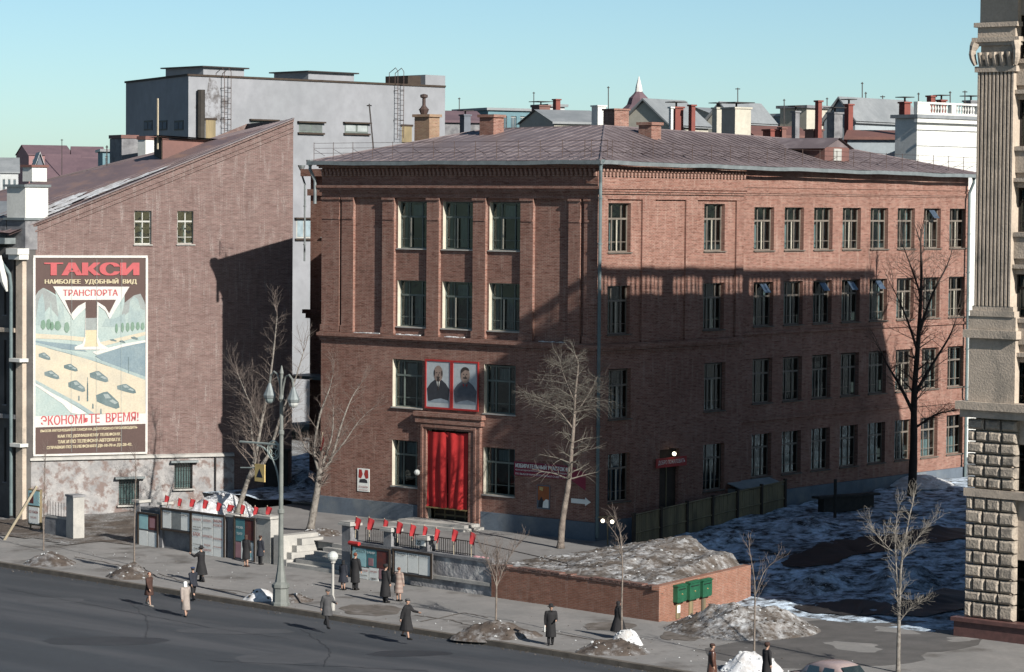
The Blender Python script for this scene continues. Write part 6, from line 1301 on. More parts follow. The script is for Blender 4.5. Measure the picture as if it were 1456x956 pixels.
def road_crack(pts, seed, w_=.025):
    P_ = [G(x, y, RD0) for x, y in pts]; out = []; random.seed(seed)
    for a, b in zip(P_[:-1], P_[1:]):
        for k in range(14): out.append(a.lerp(b, k/14)+Vector((random.uniform(-.06, .06), random.uniform(-.1, .1), 0)))
    c = MB()
    for a, b in zip(out[:-1], out[1:]):
        d = (b-a).normalized(); n_ = Vector((-d.y, d.x, 0))*random.uniform(.5, 1.3)*w_; c.poly([(a.x-n_.x, a.y-n_.y, RD0+.009), (b.x-n_.x, b.y-n_.y, RD0+.009), (b.x+n_.x, b.y+n_.y, RD0+.009), (a.x+n_.x, a.y+n_.y, RD0+.009)])
    c.build('road_crack', TAR, kind='structure')
road_crack([(10, 838), (140, 862), (300, 893), (420, 910)], 1); road_crack([(180, 852), (210, 880), (205, 915)], 2); road_crack([(300, 940), (480, 948), (620, 955)], 3, .04); road_crack([(430, 895), (470, 925), (460, 950)], 4)
GRIT = [LUMPD, LUMPD, PATCH]
def gfn():
    x = random.uniform(-30, 34); return x, kerb_y(x)-.3-abs(random.gauss(0, .35)), RD0+.01
lumps('kerbside_grit', 700, gfn, .01, .05, GRIT, 41)
def pfn():
    x = random.uniform(-24, 30); return x, random.uniform(kerb_y(x)+.3, kerb_y(x)+7), -1.19
lumps('pavement_grit', 420, pfn, .01, .05, [LUMPD, PATCH, LUMPS], 42)
crack([(225, 816), (285, 835), (345, 846)], 1); crack([(105, 792), (150, 800), (180, 806)], 2); crack([(590, 875), (640, 882), (680, 893)], 3); crack([(600, 884), (660, 872), (700, 880)], 4); crack([(285, 836), (330, 840), (395, 850)], 5); crack([(770, 898), (830, 908), (880, 915)], 6)
# big lamp post
lp = G(399, 861, -1.2); kx = pr_s = F_PX/depth(lp)
t = thing('street_lamp', tuple(lp), 'tall grey-green street lamp with curled arms and a star emblem bracket', 'street lamp')
def lz_(py): return -1.2+(861-py)/kx
c = MB(); c.lathe(lp, [(.45, 0), (.45, .12), (.38, .2), (.36, .8), (.42, .86), (.42, 1.0), (.27, 1.12), (.19, 1.6), (.14, 2.0), (.13, 2.3)], 8); c.build('pedestal', LAMPP, t)
c = MB(); ptop = lz_(527)+1.2; c.lathe(lp, [(.13, 2.3), (.11, 4.3), (.16, 4.35), (.16, 4.5), (.105, 4.55), (.095, 8.0), (.13, 8.05), (.13, 8.2), (.09, 8.25), (.085, 9.6), (.15, 9.7), (.09, 9.9), (.07, ptop-.2), (.1, ptop-.1), (.02, ptop+.25)], 10); pole = c.build('pole', LAMPP, t, smooth=False)
ar_d = Vector((cW, math.sin(WANG), 0))
for sgn, zz in ((-1, 9.9), (1, 9.8)):
    P_ = [lp+Vector((0, 0, zz))+ar_d*(sgn*r_)+Vector((0, 0, h_)) for r_, h_ in ((0, -.2), (.12, .5), (.3, .95), (.55, 1.05), (.78, .85), (.86, .45))]
    c = MB(); c.tube(P_, .05, 6); c.build('arm', LAMPP, t)
    c = MB(); e_ = P_[-1]; c.lathe(e_+Vector((0, 0, -.6)), [(.1, -.2), (.27, -.05), (.3, .08), (.14, .45), (.06, .65)], 10); lm_ = c.build('lamp_shade', ZINC, t); c = MB(); c.ball(e_+Vector((0, 0, -.68)), .24, 10); c.build('globe', MILK if sgn > 0 else M('grey_glass', (.3, .36, .36), None, 3, rough=.2), lm_)
BRKT = M('pale_green_enamel', (.5, .56, .52), (.4, .45, .42), 2, rough=.5)
# bracket to the left with star ring and hanging sign
zb0, zb1 = lz_(632), lz_(668); ex_ = -3.05
c = MB(); c.tube([lp+Vector((0, 0, zb0+1.2)), lp+ar_d*ex_+Vector((0, 0, zb0+1.15))], .05, 5); c.tube([lp+ar_d*-1.5+Vector((0, 0, zb1+1.2)), lp+ar_d*(-3.0)+Vector((0, 0, zb1+1.1))], .03, 5)
c.tube([lp+ar_d*(-2.9*math.cos(a_)-.0)+Vector((0, 0, 1.2+zb0-2.9+.0+2.75*math.sin(a_))) for a_ in [k*math.pi/2/12 for k in range(2, 13)]][::-1] if False else [lp+ar_d*(-.12-1.6*(1-math.cos(a_)))+Vector((0, 0, 1.2+lz_(700)+2.1*math.sin(a_))) for a_ in [k*math.pi/2/10 for k in range(11)]], .045, 5)
c.build('bracket', BRKT, t)
rc = lp+ar_d*(-.55)+Vector((0, 0, lz_(641)+1.2)); c = MB()
def circ(c, cen, r_, tr, n=20): c.tube([cen+ar_d*(r_*math.cos(2*math.pi*k/n))+Vector((0, 0, r_*math.sin(2*math.pi*k/n))) for k in range(n+1)], tr, 4)
circ(c, rc, .44, .04); circ(c, rc, .34, .025)
st = [rc+ar_d*(rr*math.sin(a_))+Vector((0, 0, rr*math.cos(a_))) for k in range(10) for rr, a_ in [((.32 if k % 2 == 0 else .13), k*math.pi/5)]]
for k in range(10): c.tube([st[k], st[(k+1) % 10]], .022, 4)
c.build('star_emblem', BRKT, t)
sc_ = lp+ar_d*(-1.55); sg = thing('warning_sign', tuple(sc_+Vector((0, 0, lz_(686)+1.2))), 'square yellow sign with black triangle hanging from the lamp bracket', 'sign')
sf = Matrix.Translation(sc_+Vector((0, 0, 0))) @ Matrix.Rotation(WANG, 4, 'Z'); z0, z1 = lz_(688)+1.2, lz_(663)+1.2
c = MB(); c.box(-.36, .36, -.03, .03, z0, z1, sf); c.build('plate', YEL, sg)
for yy in (-.036,): c = MB(); c.poly([sf @ Vector(v) for v in ((-.24, yy, z0+.2), (.24, yy, z0+.2), (0, yy, z1-.2))]); c.build('triangle', M('sign_blue_black', (.02, .03, .06)), sg)
c = MB(); c.tube([sf @ Vector((-.2, 0, z1)), sf @ Vector((-.2, 0, z1+.18))], .015, 4); c.tube([sf @ Vector((.2, 0, z1)), sf @ Vector((.2, 0, z1+.18))], .015, 4); c.build('hook', IRON, sg)
# small globe lamp
gl = G(473, 868, -1.2); t = thing('globe_lamp', tuple(gl), 'short grey post with a single white globe at the kerb', 'street lamp'); kk = F_PX/depth(gl)
c = MB(); c.lathe(gl, [(.11, 0), (.11, .6), (.07, .65), (.06, 77/kk-.35), (.12, 77/kk-.3), (.12, 77/kk-.2)], 8); c.build('post', CONCL, t); c = MB(); c.ball(gl+Vector((0, 0, 77/kk)), .25, 14); c.build('globe', MILK, t)

# ================================================================== TREES
class TreeB:
    def __init__(s, seed): s.rnd = random.Random(seed); s.tr = MB(); s.br = MB()
    def branch(s, p, d, L_, r_, lvl, maxl, kids, droop, spread, mb, up=.25, kink=.16):
        rnd = s.rnd; n = 6 if lvl < 2 else 4; pts = [p]; dd = d.normalized(); step = L_/n; rads = [r_]
        for k in range(n):
            dd = (dd+Vector((rnd.uniform(-kink, kink), rnd.uniform(-kink, kink), rnd.uniform(-kink, kink)+up*.12-droop*.12*(k/n)))).normalized()
            pts.append(pts[-1]+dd*step); rads.append(max(.004, r_*(1-(k+1)/n*.8)))
        mb.tube(pts, rads, 5 if lvl < 1 else (4 if lvl == 1 else 3), cap=False)
        if lvl >= maxl: return
        kn = kids[lvl]
        for j in range(kn):
            t = (.22+.78*(j+rnd.random()*.8)/kn); t = min(t, .98); i = min(int(t*n), n-1); q = pts[i].lerp(pts[i+1], t*n-i)
            ax = (pts[i+1]-pts[i]).normalized(); side = ax.cross(Vector((rnd.uniform(-1, 1), rnd.uniform(-1, 1), rnd.uniform(-1, 1)))).normalized()
            nd = (ax*(1-spread*.6)+side*spread+Vector((0, 0, up*.3))).normalized()
            s.branch(q, nd, L_*rnd.uniform(.38, .6)*(1.1-t*.45), max(.005, rads[i]*.5), lvl+1, maxl, kids, droop, spread, mb, up, kink)
def stem(tb, path, r0, r1, mb):
    """path: photo pixels followed at one distance, smoothed"""
    pts = path; out = []
    for i in range(len(pts)-1):
        p0, p1_, p2, p3 = pts[max(i-1, 0)], pts[i], pts[i+1], pts[min(i+2, len(pts)-1)]
        for k in range(5):
            t = k/5; out.append(.5*((2*p1_)+(p2-p0)*t+(2*p0-5*p1_+4*p2-p3)*t*t+(3*p1_-p0-3*p2+p3)*t**3))
    out.append(pts[-1]); n = len(out); rr = [r0+(r1-r0)*(k/(n-1))**.8 for k in range(n)]
    rr = [v*(1+.05*math.sin(k*2.1)) for k, v in enumerate(rr)]; rr[0] *= 1.25; mb.tube(out, rr, 9); return out, rr
def tree(name, label, base, paths, r0, r1, seed, barkm, twigm, n_side, side_L, kids=(6, 4), maxl=2, start=.25, droop=0., spread=.8, up=.3, end_L=None, group=None, cat='tree', wob=.6, D=None):
    """paths: list of photo pixel polylines with start radius; the first one begins at the base"""
    D = D or depth(base); tb = TreeB(seed); t = thing(name, tuple(base), label, cat, group)
    for j, (pp, ra, rb_) in enumerate(paths):
        P3 = [Q(x, y, D) for x, y in pp]
        if j == 0: P3[0] = Vector(base)-Vector((0, 0, .1))
        rnd = tb.rnd; off = AWAY*rnd.uniform(-wob, wob)*(j > 0)
        P3 = [p+off*(k/len(P3)) for k, p in enumerate(P3)]
        mbx = tb.tr if j == 0 else tb.tr
        out, rr = stem(tb, P3, ra, rb_, mbx); n = len(out); ns = int(n_side*(1 if j == 0 else .8)); s0 = start if j == 0 else .12
        for k in range(ns):
            u = s0+(1-s0)*(k+rnd.random())/ns; i = min(int(u*(n-1)), n-2); q = out[i]; az = rnd.uniform(0, 2*math.pi); ax = (out[i+1]-out[i]).normalized()
            d = (Vector((math.cos(az), math.sin(az), 0))*spread+ax*(1.2-spread)+Vector((0, 0, up))).normalized(); taper = (1.15-u)**.7
            tb.branch(q, d, side_L*rnd.uniform(.55, 1.1)*taper, max(.012, rr[i]*.33), 0, maxl-1, kids, droop, .7, tb.br, up)
        if end_L:
            for _ in range(3): tb.branch(out[-1], (out[-1]-out[-3]).normalized()+Vector((rnd.uniform(-.4, .4), rnd.uniform(-.4, .4), .1)), end_L, rb_, 0, maxl-1, kids, droop, .6, tb.br, up)
    tb.tr.build('trunk', barkm, t, smooth=True); tb.br.build('crown', twigm, t)
    return t
# forked pale trees behind the left wall
tree('bare_tree', 'tall forked bare tree with pale trunk in front of the dark alley', Q(337, 728, 158), [([(337, 728), (350, 690), (362, 655), (372, 600), (383, 545), (390, 490), (394, 450)], .17, .025), ([(353, 680), (380, 650), (400, 590), (418, 545), (432, 500)], .14, .02), ([(362, 650), (357, 610), (356, 575)], .07, .02), ([(372, 610), (350, 560), (338, 530)], .05, .012)], .2, .03, 21, BARKL, BARKT, 32, 2.5, (9, 6), 2, .35, end_L=1.5)
tree('bare_tree', 'stocky forked tree with pale trunk and gravel ring left of the school front', G(441, 752, 0), [([(441, 752), (447, 720), (452, 690), (455, 665)], .23, .15), ([(453, 668), (447, 640), (455, 590), (468, 555), (474, 530)], .11, .012), ([(455, 668), (470, 655), (485, 605), (498, 570), (510, 550)], .11, .012), ([(458, 662), (472, 620), (474, 580)], .09, .015), ([(468, 655), (490, 628), (508, 602), (524, 585)], .06, .01), ([(450, 650), (436, 640), (430, 625)], .06, .02)], .2, .1, 22, BARKL, BARKT, 26, 1.7, (8, 5), 2, .6, end_L=1.2)
tree('bare_tree', 'slender bare tree with dense grey twigs at the school corner', G(797, 777, .1), [([(794, 780), (800, 740), (808, 690), (812, 650), (816, 600), (818, 560), (822, 520), (818, 505)], .2, .02), ([(815, 610), (795, 585), (775, 570), (755, 562)], .05, .012), ([(817, 590), (838, 560), (850, 535)], .05, .012), ([(816, 570), (800, 530), (797, 515)], .04, .012)], .17, .02, 23, BARK, M('grey_twigs', (.22, .2, .17), (.14, .13, .11), 4), 46, 2.4, (9, 5), 2, .3, droop=.5, spread=.95, up=.12, end_L=.9)
tree('bare_tree', 'big dark bare tree before the far windows of the school', G(1296, 712, .45), [([(1296, 712), (1299, 640), (1300, 560), (1306, 480), (1310, 400), (1309, 345)], .3, .05), ([(1300, 590), (1280, 550), (1262, 520), (1252, 500)], .13, .02), ([(1301, 560), (1325, 520), (1350, 480), (1362, 450)], .13, .02), ([(1305, 500), (1288, 450), (1270, 410)], .1, .02), ([(1308, 470), (1325, 420), (1345, 380), (1352, 360)], .1, .02), ([(1309, 420), (1296, 380), (1285, 350)], .08, .02), ([(1299, 610), (1330, 590), (1352, 585)], .09, .02)], .3, .05, 24, BARKD, M('dark_twigs', (.12, .09, .075), (.08, .06, .05)), 34, 2.4, (9, 6), 2, .4, droop=.1, spread=.9, up=.25, end_L=1.6)
tree('bare_sapling', 'pale thin many-stemmed sapling before the stone building', G(1277, 956, -1.2), [([(1277, 958), (1278, 900), (1279, 860), (1282, 800), (1292, 740), (1298, 715)], .1, .02), ([(1278, 880), (1274, 800), (1273, 760), (1277, 725)], .045, .008), ([(1281, 800), (1300, 770), (1320, 745)], .022, .006), ([(1275, 790), (1255, 770), (1240, 750)], .022, .006), ([(1278, 885), (1295, 862), (1305, 855)], .03, .01)], .1, .02, 25, BARKL, M('pale_twigs', (.34, .31, .27), (.22, .2, .175), 4), 26, 1.3, (6, 4), 2, .35, spread=.8, end_L=.8)
SP = [((62, 783), [(62, 783), (62, 750), (63, 700), (64, 650)], 'thin brown sapling in the leftmost earth heap', 26, 1.3, 16), ((191, 804), [(191, 804), (191, 760), (192, 720), (193, 680), (193, 655)], 'thin straight sapling before the left concrete wall', 27, .8, 8), ((705, 884), [(705, 884), (706, 840), (706, 810), (708, 790)], 'bushy young tree in the earth heap before the brick box', 28, 1.5, 26), ((884, 917), [(884, 917), (884, 860), (885, 810), (882, 760), (878, 745)], 'thin sapling in front of the long brick wall', 29, .8, 9), ((1072, 940), [(1072, 940), (1073, 880), (1073, 830), (1066, 785)], 'pale sapling with upswept shoots by the rubble heap', 30, 1.5, 7)]
for (bx, by_), path, lab, sd_, L_, n_ in SP:
    ex_ = [([(706, 835), (695, 800), (683, 775)], .025, .01), ([(706, 835), (720, 800), (736, 775)], .025, .01)] if bx == 705 else ([([(1073, 850), (1085, 815), (1098, 800)], .025, .008)] if bx == 1072 else [])
    tree('bare_sapling', lab, G(bx, by_, -1.2), [(path, .055, .015)]+ex_, .05, .01, sd_, BARK, BARKT, n_, L_, (5, 3), 2, .45, spread=.6, up=.5, end_L=.8, group='young street trees')
tree('bare_shrub', 'dark thorny young tree against the plaster base, left one', G(222, 722, -.9), [([(222, 722), (225, 690), (230, 650), (234, 600), (236, 580)], .08, .02), ([(226, 690), (212, 660), (205, 635)], .04, .01)], .08, .02, 31, BARKD, BARKD, 14, 1.2, (5, 3), 2, .25, spread=.7, end_L=.8)
tree('bare_shrub', 'dark thorny young tree against the plaster base, right one', G(243, 724, -.9), [([(243, 724), (248, 695), (256, 650), (268, 610), (272, 600)], .07, .02), ([(250, 680), (262, 655), (280, 640)], .04, .01)], .07, .02, 32, BARKD, BARKD, 13, 1.1, (5, 3), 2, .25, spread=.7, end_L=.7)
tree('bare_shrub', 'low scrubby bush on top of the brick box mound', Q(882, 785, depth(G(882, 830, 0))), [([(882, 790), (878, 765), (868, 750)], .03, .01), ([(883, 785), (884, 765), (878, 750)], .02, .008)], .03, .01, 33, BARK, BARKT, 4, .8, (4, 2), 2, .2, end_L=.5)
fl_ = Q(456, 634, depth(G(441, 752, 0))-.4); t = thing('red_flag', tuple(fl_), 'red flag stuck in the fork of the stocky tree', 'flag'); c = MB(); c.tube([fl_-Vector((0, 0, .3)), fl_+Vector((.15, 0, .75))], .02, 5); c.build('flagpole', PALEW, t)
c = MB(); c.poly([tuple(fl_+Vector(v)) for v in ((.14, 0, .7), (.32, -.05, .3), (.1, -.05, -.3), (-.12, 0, -.28), (.02, 0, .2))]); c.build('flag_cloth', REDP, t)

# ================================================================== PEOPLE
def blob(mb, path, rad, n=10):      # closed rounded tube
    P_ = [Vector(p) for p in path]; r_ = list(rad)
    d0 = (P_[0]-P_[1]).normalized(); d1 = (P_[-1]-P_[-2]).normalized()
    P_ = [P_[0]+d0*r_[0]*.9, P_[0]+d0*r_[0]*.55]+P_+[P_[-1]+d1*r_[-1]*.55, P_[-1]+d1*r_[-1]*.9]; r_ = [r_[0]*.25, r_[0]*.8]+r_+[r_[-1]*.8, r_[-1]*.25]
    mb.tube(P_, r_, n)
def remesh(o, vox, sm_=2):
    m = o.modifiers.new('skin', 'REMESH'); m.mode = 'VOXEL'; m.voxel_size = vox; m.use_smooth_shade = True
    s_ = o.modifiers.new('smooth', 'SMOOTH'); s_.factor = .5; s_.iterations = sm_
def person(loc, head_deg, h, label, coat, coat_len=.62, hat=None, hatm=None, legm=None, stride=0., arm=(0., 0.), bend=(.15, .15), lean=0., wide=1.12, hair=None, skirt=0., shoes=None, extra=None, sit=0.):
    """local: x forward, y left. arm: swing (rad, + forward) right,left ; coat_len: hem as fraction of body height from the ground"""
    k = h/1.75; rz = R(head_deg); t = thing('person', tuple(loc), label, 'person', None, rz=rz); Mx = Matrix.Translation(loc) @ Matrix.Rotation(rz, 4, 'Z') @ Matrix.Scale(k, 4)
    X = lambda x, y, z: Mx @ Vector((x+lean*max(0, z-.9), y, z))
    hip = .92; b = MB(); legs = []
    for s_, st_ in ((-1, stride), (1, -stride)):
        hx = (0, s_*.09, hip); kn = (st_*.23+.04*abs(stride), s_*.095, .49); an = (st_*.42-(.1 if st_ < 0 else 0), s_*.09, .09+(.09 if st_ < -.3 else 0))
        blob(b, [X(*hx), X(*[(a+c_)/2 for a, c_ in zip(hx, kn)]), X(*kn), X((kn[0]+an[0])/2-.02, kn[1], (kn[2]+an[2])/2+.04), X(*an)], [.09*k, .08*k, .058*k, .056*k, .036*k]); legs.append(an)
        blob(b, [X(an[0]-.03, an[1], an[2]-.05), X(an[0]+.07, an[1], an[2]-.06), X(an[0]+.16, an[1], an[2]-.07)], [.038*k, .036*k, .028*k])
    blob(b, [X(0, 0, .88), X(0, 0, 1.0), X(.01, 0, 1.15), X(0, 0, 1.3), X(-.01, 0, 1.42)], [.13*k, .13*k, .13*k, .15*k, .1*k]); blob(b, [X(0, -.15, 1.42), X(0, .15, 1.42)], [.065*k, .065*k])
    blob(b, [X(-.01, 0, 1.42), X(.01, 0, 1.55)], [.055*k, .05*k])
    hd = Vector((.03, 0, 1.64)); hm = MB()
    for dz, r_ in ((-.07, .062), (-.03, .075), (.02, .083), (.06, .075)): pass
    blob(b, [X(.035, 0, 1.575), X(.03, 0, 1.62), X(.02, 0, 1.67), X(.015, 0, 1.70)], [.058*k, .074*k, .083*k, .07*k]); blob(b, [X(.1, 0, 1.655), X(.118, 0, 1.625)], [.013*k, .017*k], 6)
    for s_ in (-1, 1): blob(b, [X(.015, s_*.082, 1.655), X(.015, s_*.084, 1.625)], [.014*k, .012*k], 6)
    arms = []
    for s_, sw, bd_ in ((-1, arm[0], bend[0]), (1, arm[1], bend[1])):
        sh = Vector((0, s_*.19, 1.42)); el_ = sh+Vector((math.sin(sw)*.29, s_*.05, -math.cos(sw)*.29)); fa = sw+bd_; wr = el_+Vector((math.sin(fa)*.25, -s_*.03*bd_, -math.cos(fa)*.25)); dv = (wr-el_).normalized(); hand = wr+dv*.09
        blob(b, [X(*sh), X(*((sh+el_)/2)), X(*el_), X(*((el_+wr)/2)), X(*wr)], [.058*k, .05*k, .043*k, .04*k, .029*k], 8)
        blob(b, [X(*wr), X(*(wr+dv*.05)), X(*(wr+dv*.085))], [.028*k, .034*k, .034*k], 8); sd_ = Vector((0, 0, 1)).cross(dv); sd_ = Vector((1, 0, 0)) if sd_.length < .2 else sd_.normalized(); sd_ = Vector((dv.z, 0, -dv.x)).normalized()
        for q_, (o_, fl) in enumerate(((-.03, .06), (-.01, .075), (.011, .07), (.03, .055))):
            a0_ = wr+dv*.09+sd_*o_; inn = Vector((0, -s_, 0)); blob(b, [X(*a0_), X(*(a0_+dv*fl*.55+inn*.008)), X(*(a0_+dv*fl+inn*.028))], [.0095*k, .009*k, .0075*k], 6)
        th = wr+dv*.03-sd_*-.034; blob(b, [X(*th), X(*(th+dv*.035+sd_*.018)), X(*(th+dv*.06+sd_*.02))], [.012*k, .011*k, .009*k], 6); arms.append((sh, el_, wr))
    body = b.build('body', SKIN, t); remesh(body, .011, 2)
    c = MB()      # coat
    hem = coat_len*1.75; sway = .5*stride*(hip-hem)*.42
    zs = [hem, hem+(1.02-hem)*.5, 1.02, 1.2, 1.36, 1.45]; rs = [(.2+.1*skirt, .21+.1*skirt), (.18+.05*skirt, .195+.05*skirt), (.15, .175), (.15, .185), (.15, .2), (.1, .15)]
    i0 = len(c.v); n = 18
    for z_, (rx, ry) in zip(zs, rs):
        for j in range(n): a_ = 2*math.pi*j/n; ex_ = 1+(abs(stride)*.55 if z_ == hem else abs(stride)*.25 if z_ == zs[1] else 0); wv = 1+.04*math.sin(a_*5+z_*3)*(z_ < .9); c.v.append(tuple(X(rx*ex_*wv*wide*math.cos(a_), ry*wv*wide*math.sin(a_), z_)))
    for q_ in range(len(zs)-1):
        for j in range(n): l = (j+1) % n; c.f.append((i0+q_*n+j, i0+q_*n+l, i0+(q_+1)*n+l, i0+(q_+1)*n+j)); c.m.append(0)
    c.f.append(tuple(i0+j for j in range(n))[::-1]); c.m.append(0); e_ = i0+(len(zs)-1)*n; c.f.append(tuple(e_+j for j in range(n))); c.m.append(0)
    blob(c, [X(0, -.17*wide, 1.41), X(0, .17*wide, 1.41)], [.085*k, .085*k])
    for sh, el_, wr in arms: w2 = el_+(wr-el_)*.92; blob(c, [X(*sh), X(*((sh+el_)/2)), X(*el_), X(*((el_+w2)/2)), X(*w2)], [.08*k*wide, .074*k*wide, .066*k, .06*k, .054*k], 9)
    cm_ = coat; co = c.build('coat', cm_, t); remesh(co, .022, 2)
    c = MB(); c.tube([X(.09*math.cos(a_)-.01, .095*math.sin(a_), 1.47+.02*math.cos(a_)) for a_ in [2*math.pi*j/14 for j in range(15)]], .035*k, 6); c.build('collar', coat, t, smooth=True)
    if legm:
        c = MB()
        for s_, an, st_ in ((-1, legs[0], stride), (1, legs[1], -stride)): kn = (st_*.23+.04*abs(stride), s_*.095, .49); blob(c, [X(0, s_*.09, hip-.05), X(*kn), X(an[0], an[1], an[2]+.01)], [.105*k, .083*k, .07*k], 9)
        o = c.build('trousers', legm, t); remesh(o, .02, 1)
    c = MB()
    for an in legs: blob(c, [X(an[0]-.04, an[1], an[2]-.04), X(an[0]+.06, an[1], an[2]-.05), X(an[0]+.17, an[1], an[2]-.06)], [.05*k, .048*k, .038*k], 9)
    c.build('shoes', shoes or BLACK, t, smooth=True)
    c = MB()
    for s_ in (-1, 1): c.ball(X(.093, s_*.03, 1.665), .011*k, 6)
    c.tube([X(.108, -.022, 1.592), X(.113, 0, 1.59), X(.108, .022, 1.592)], .006*k, 4); c.build('face_features', M('dark_features', (.12, .04, .035)), t)
    hm_ = hair or M('dark_hair', (.04, .028, .02))
    c = MB(); c.lathe(X(-.008, 0, 1.6), [(.05*k, 0), (.088*k, .03*k), (.094*k, .08*k), (.08*k, .125*k), (.03*k, .15*k)], 10); 
    c.build('hair', hm_, t, smooth=True)
    hz = 1.685
    if hat == 'cap': c = MB(); c.lathe(X(.005, 0, hz), [(.095*k, 0), (.115*k, .03*k), (.115*k, .055*k), (.07*k, .085*k), (.02*k, .09*k)], 12); c.tube([X(.08, -.06, hz), X(.14, 0, hz-.012), X(.08, .06, hz)], [.012*k]*3, 4); c.build('cap', hatm, t, smooth=True)
    if hat == 'fur': c = MB(); c.lathe(X(0, 0, hz-.03), [(.1*k, 0), (.118*k, .03*k), (.122*k, .09*k), (.1*k, .13*k), (.03*k, .14*k)], 12); c.build('fur_hat', hatm, t, smooth=True)
    if hat == 'brim': c = MB(); c.lathe(X(0, 0, hz), [(.165*k, -.005), (.165*k, .01), (.1*k, .015), (.095*k, .1*k), (.05*k, .125*k), (.02*k, .12*k)], 14); c.build('brimmed_hat', hatm, t, smooth=True)
    if hat == 'scarf': c = MB(); c.lathe(X(-.01, 0, 1.5), [(.12*k, 0), (.085*k, .07*k), (.1*k, .14*k), (.105*k, .2*k), (.085*k, .255*k), (.03*k, .275*k)], 12); c.build('headscarf', hatm, t, smooth=True)
    if extra == 'bag': p_ = arms[1][2]; c = MB(); c.box(-.15, .15, -.05, .05, -.36, -.1, Matrix.Translation(X(*p_)) @ Matrix.Rotation(rz, 4, 'Z')); c.tube([X(p_.x-.08, p_.y, p_.z-.12), X(p_.x, p_.y, p_.z), X(p_.x+.08, p_.y, p_.z-.12)], .01, 4); c.build('handbag', BLACK, t)
    if extra == 'paper': p_ = arms[0][2]; c = MB(); c.box(-.11, .13, -.05, -.02, -.3, -.02, Matrix.Translation(X(*p_)) @ Matrix.Rotation(rz, 4, 'Z')); c.build('white_parcel', PAPER, t)
    return t
cBLK = M('black_wool', (.022, .021, .024), (.015, .015, .017), 4); cNVY = M('navy_wool', (.025, .03, .045), (.018, .02, .03), 4); cBRN = M('brown_wool', (.085, .04, .03), (.055, .028, .022), 4); cPAL = M('pale_beige_wool', (.42, .36, .32), (.32, .27, .25), 5); cGRY = M('grey_wool', (.1, .1, .105), (.07, .07, .075), 4); cDK = M('dark_trousers', (.02, .02, .024), None, 4)
def plaid():
    m, n, b = newmat('plaid_wool'); p = pos(n); w1 = N(n, 'ShaderNodeTexWave'); w1.bands_direction = 'Z'; w1.inputs['Scale'].default_value = 1.4; w2 = N(n, 'ShaderNodeTexWave'); w2.bands_direction = 'X'; w2.inputs['Scale'].default_value = 1.6
    n.links.new(p, w1.inputs['Vector']); n.links.new(p, w2.inputs['Vector']); c_ = mix(n, mulf(n, w1.outputs['Fac'], .6), (.42, .34, .29), (.22, .13, .11)); c_ = mix(n, mulf(n, w2.outputs['Fac'], .45), c_, (.26, .17, .15)); n.links.new(c_, b.inputs['Base Color']); b.inputs['Roughness'].default_value = .9; return m
cPLD = plaid(); fRED = M('reddish_hair', (.2, .06, .03)); fBLU = M('blue_knit', (.03, .06, .16)); nude = M('pale_shoes', (.5, .45, .4))
RD = -1.41; SW = -1.19
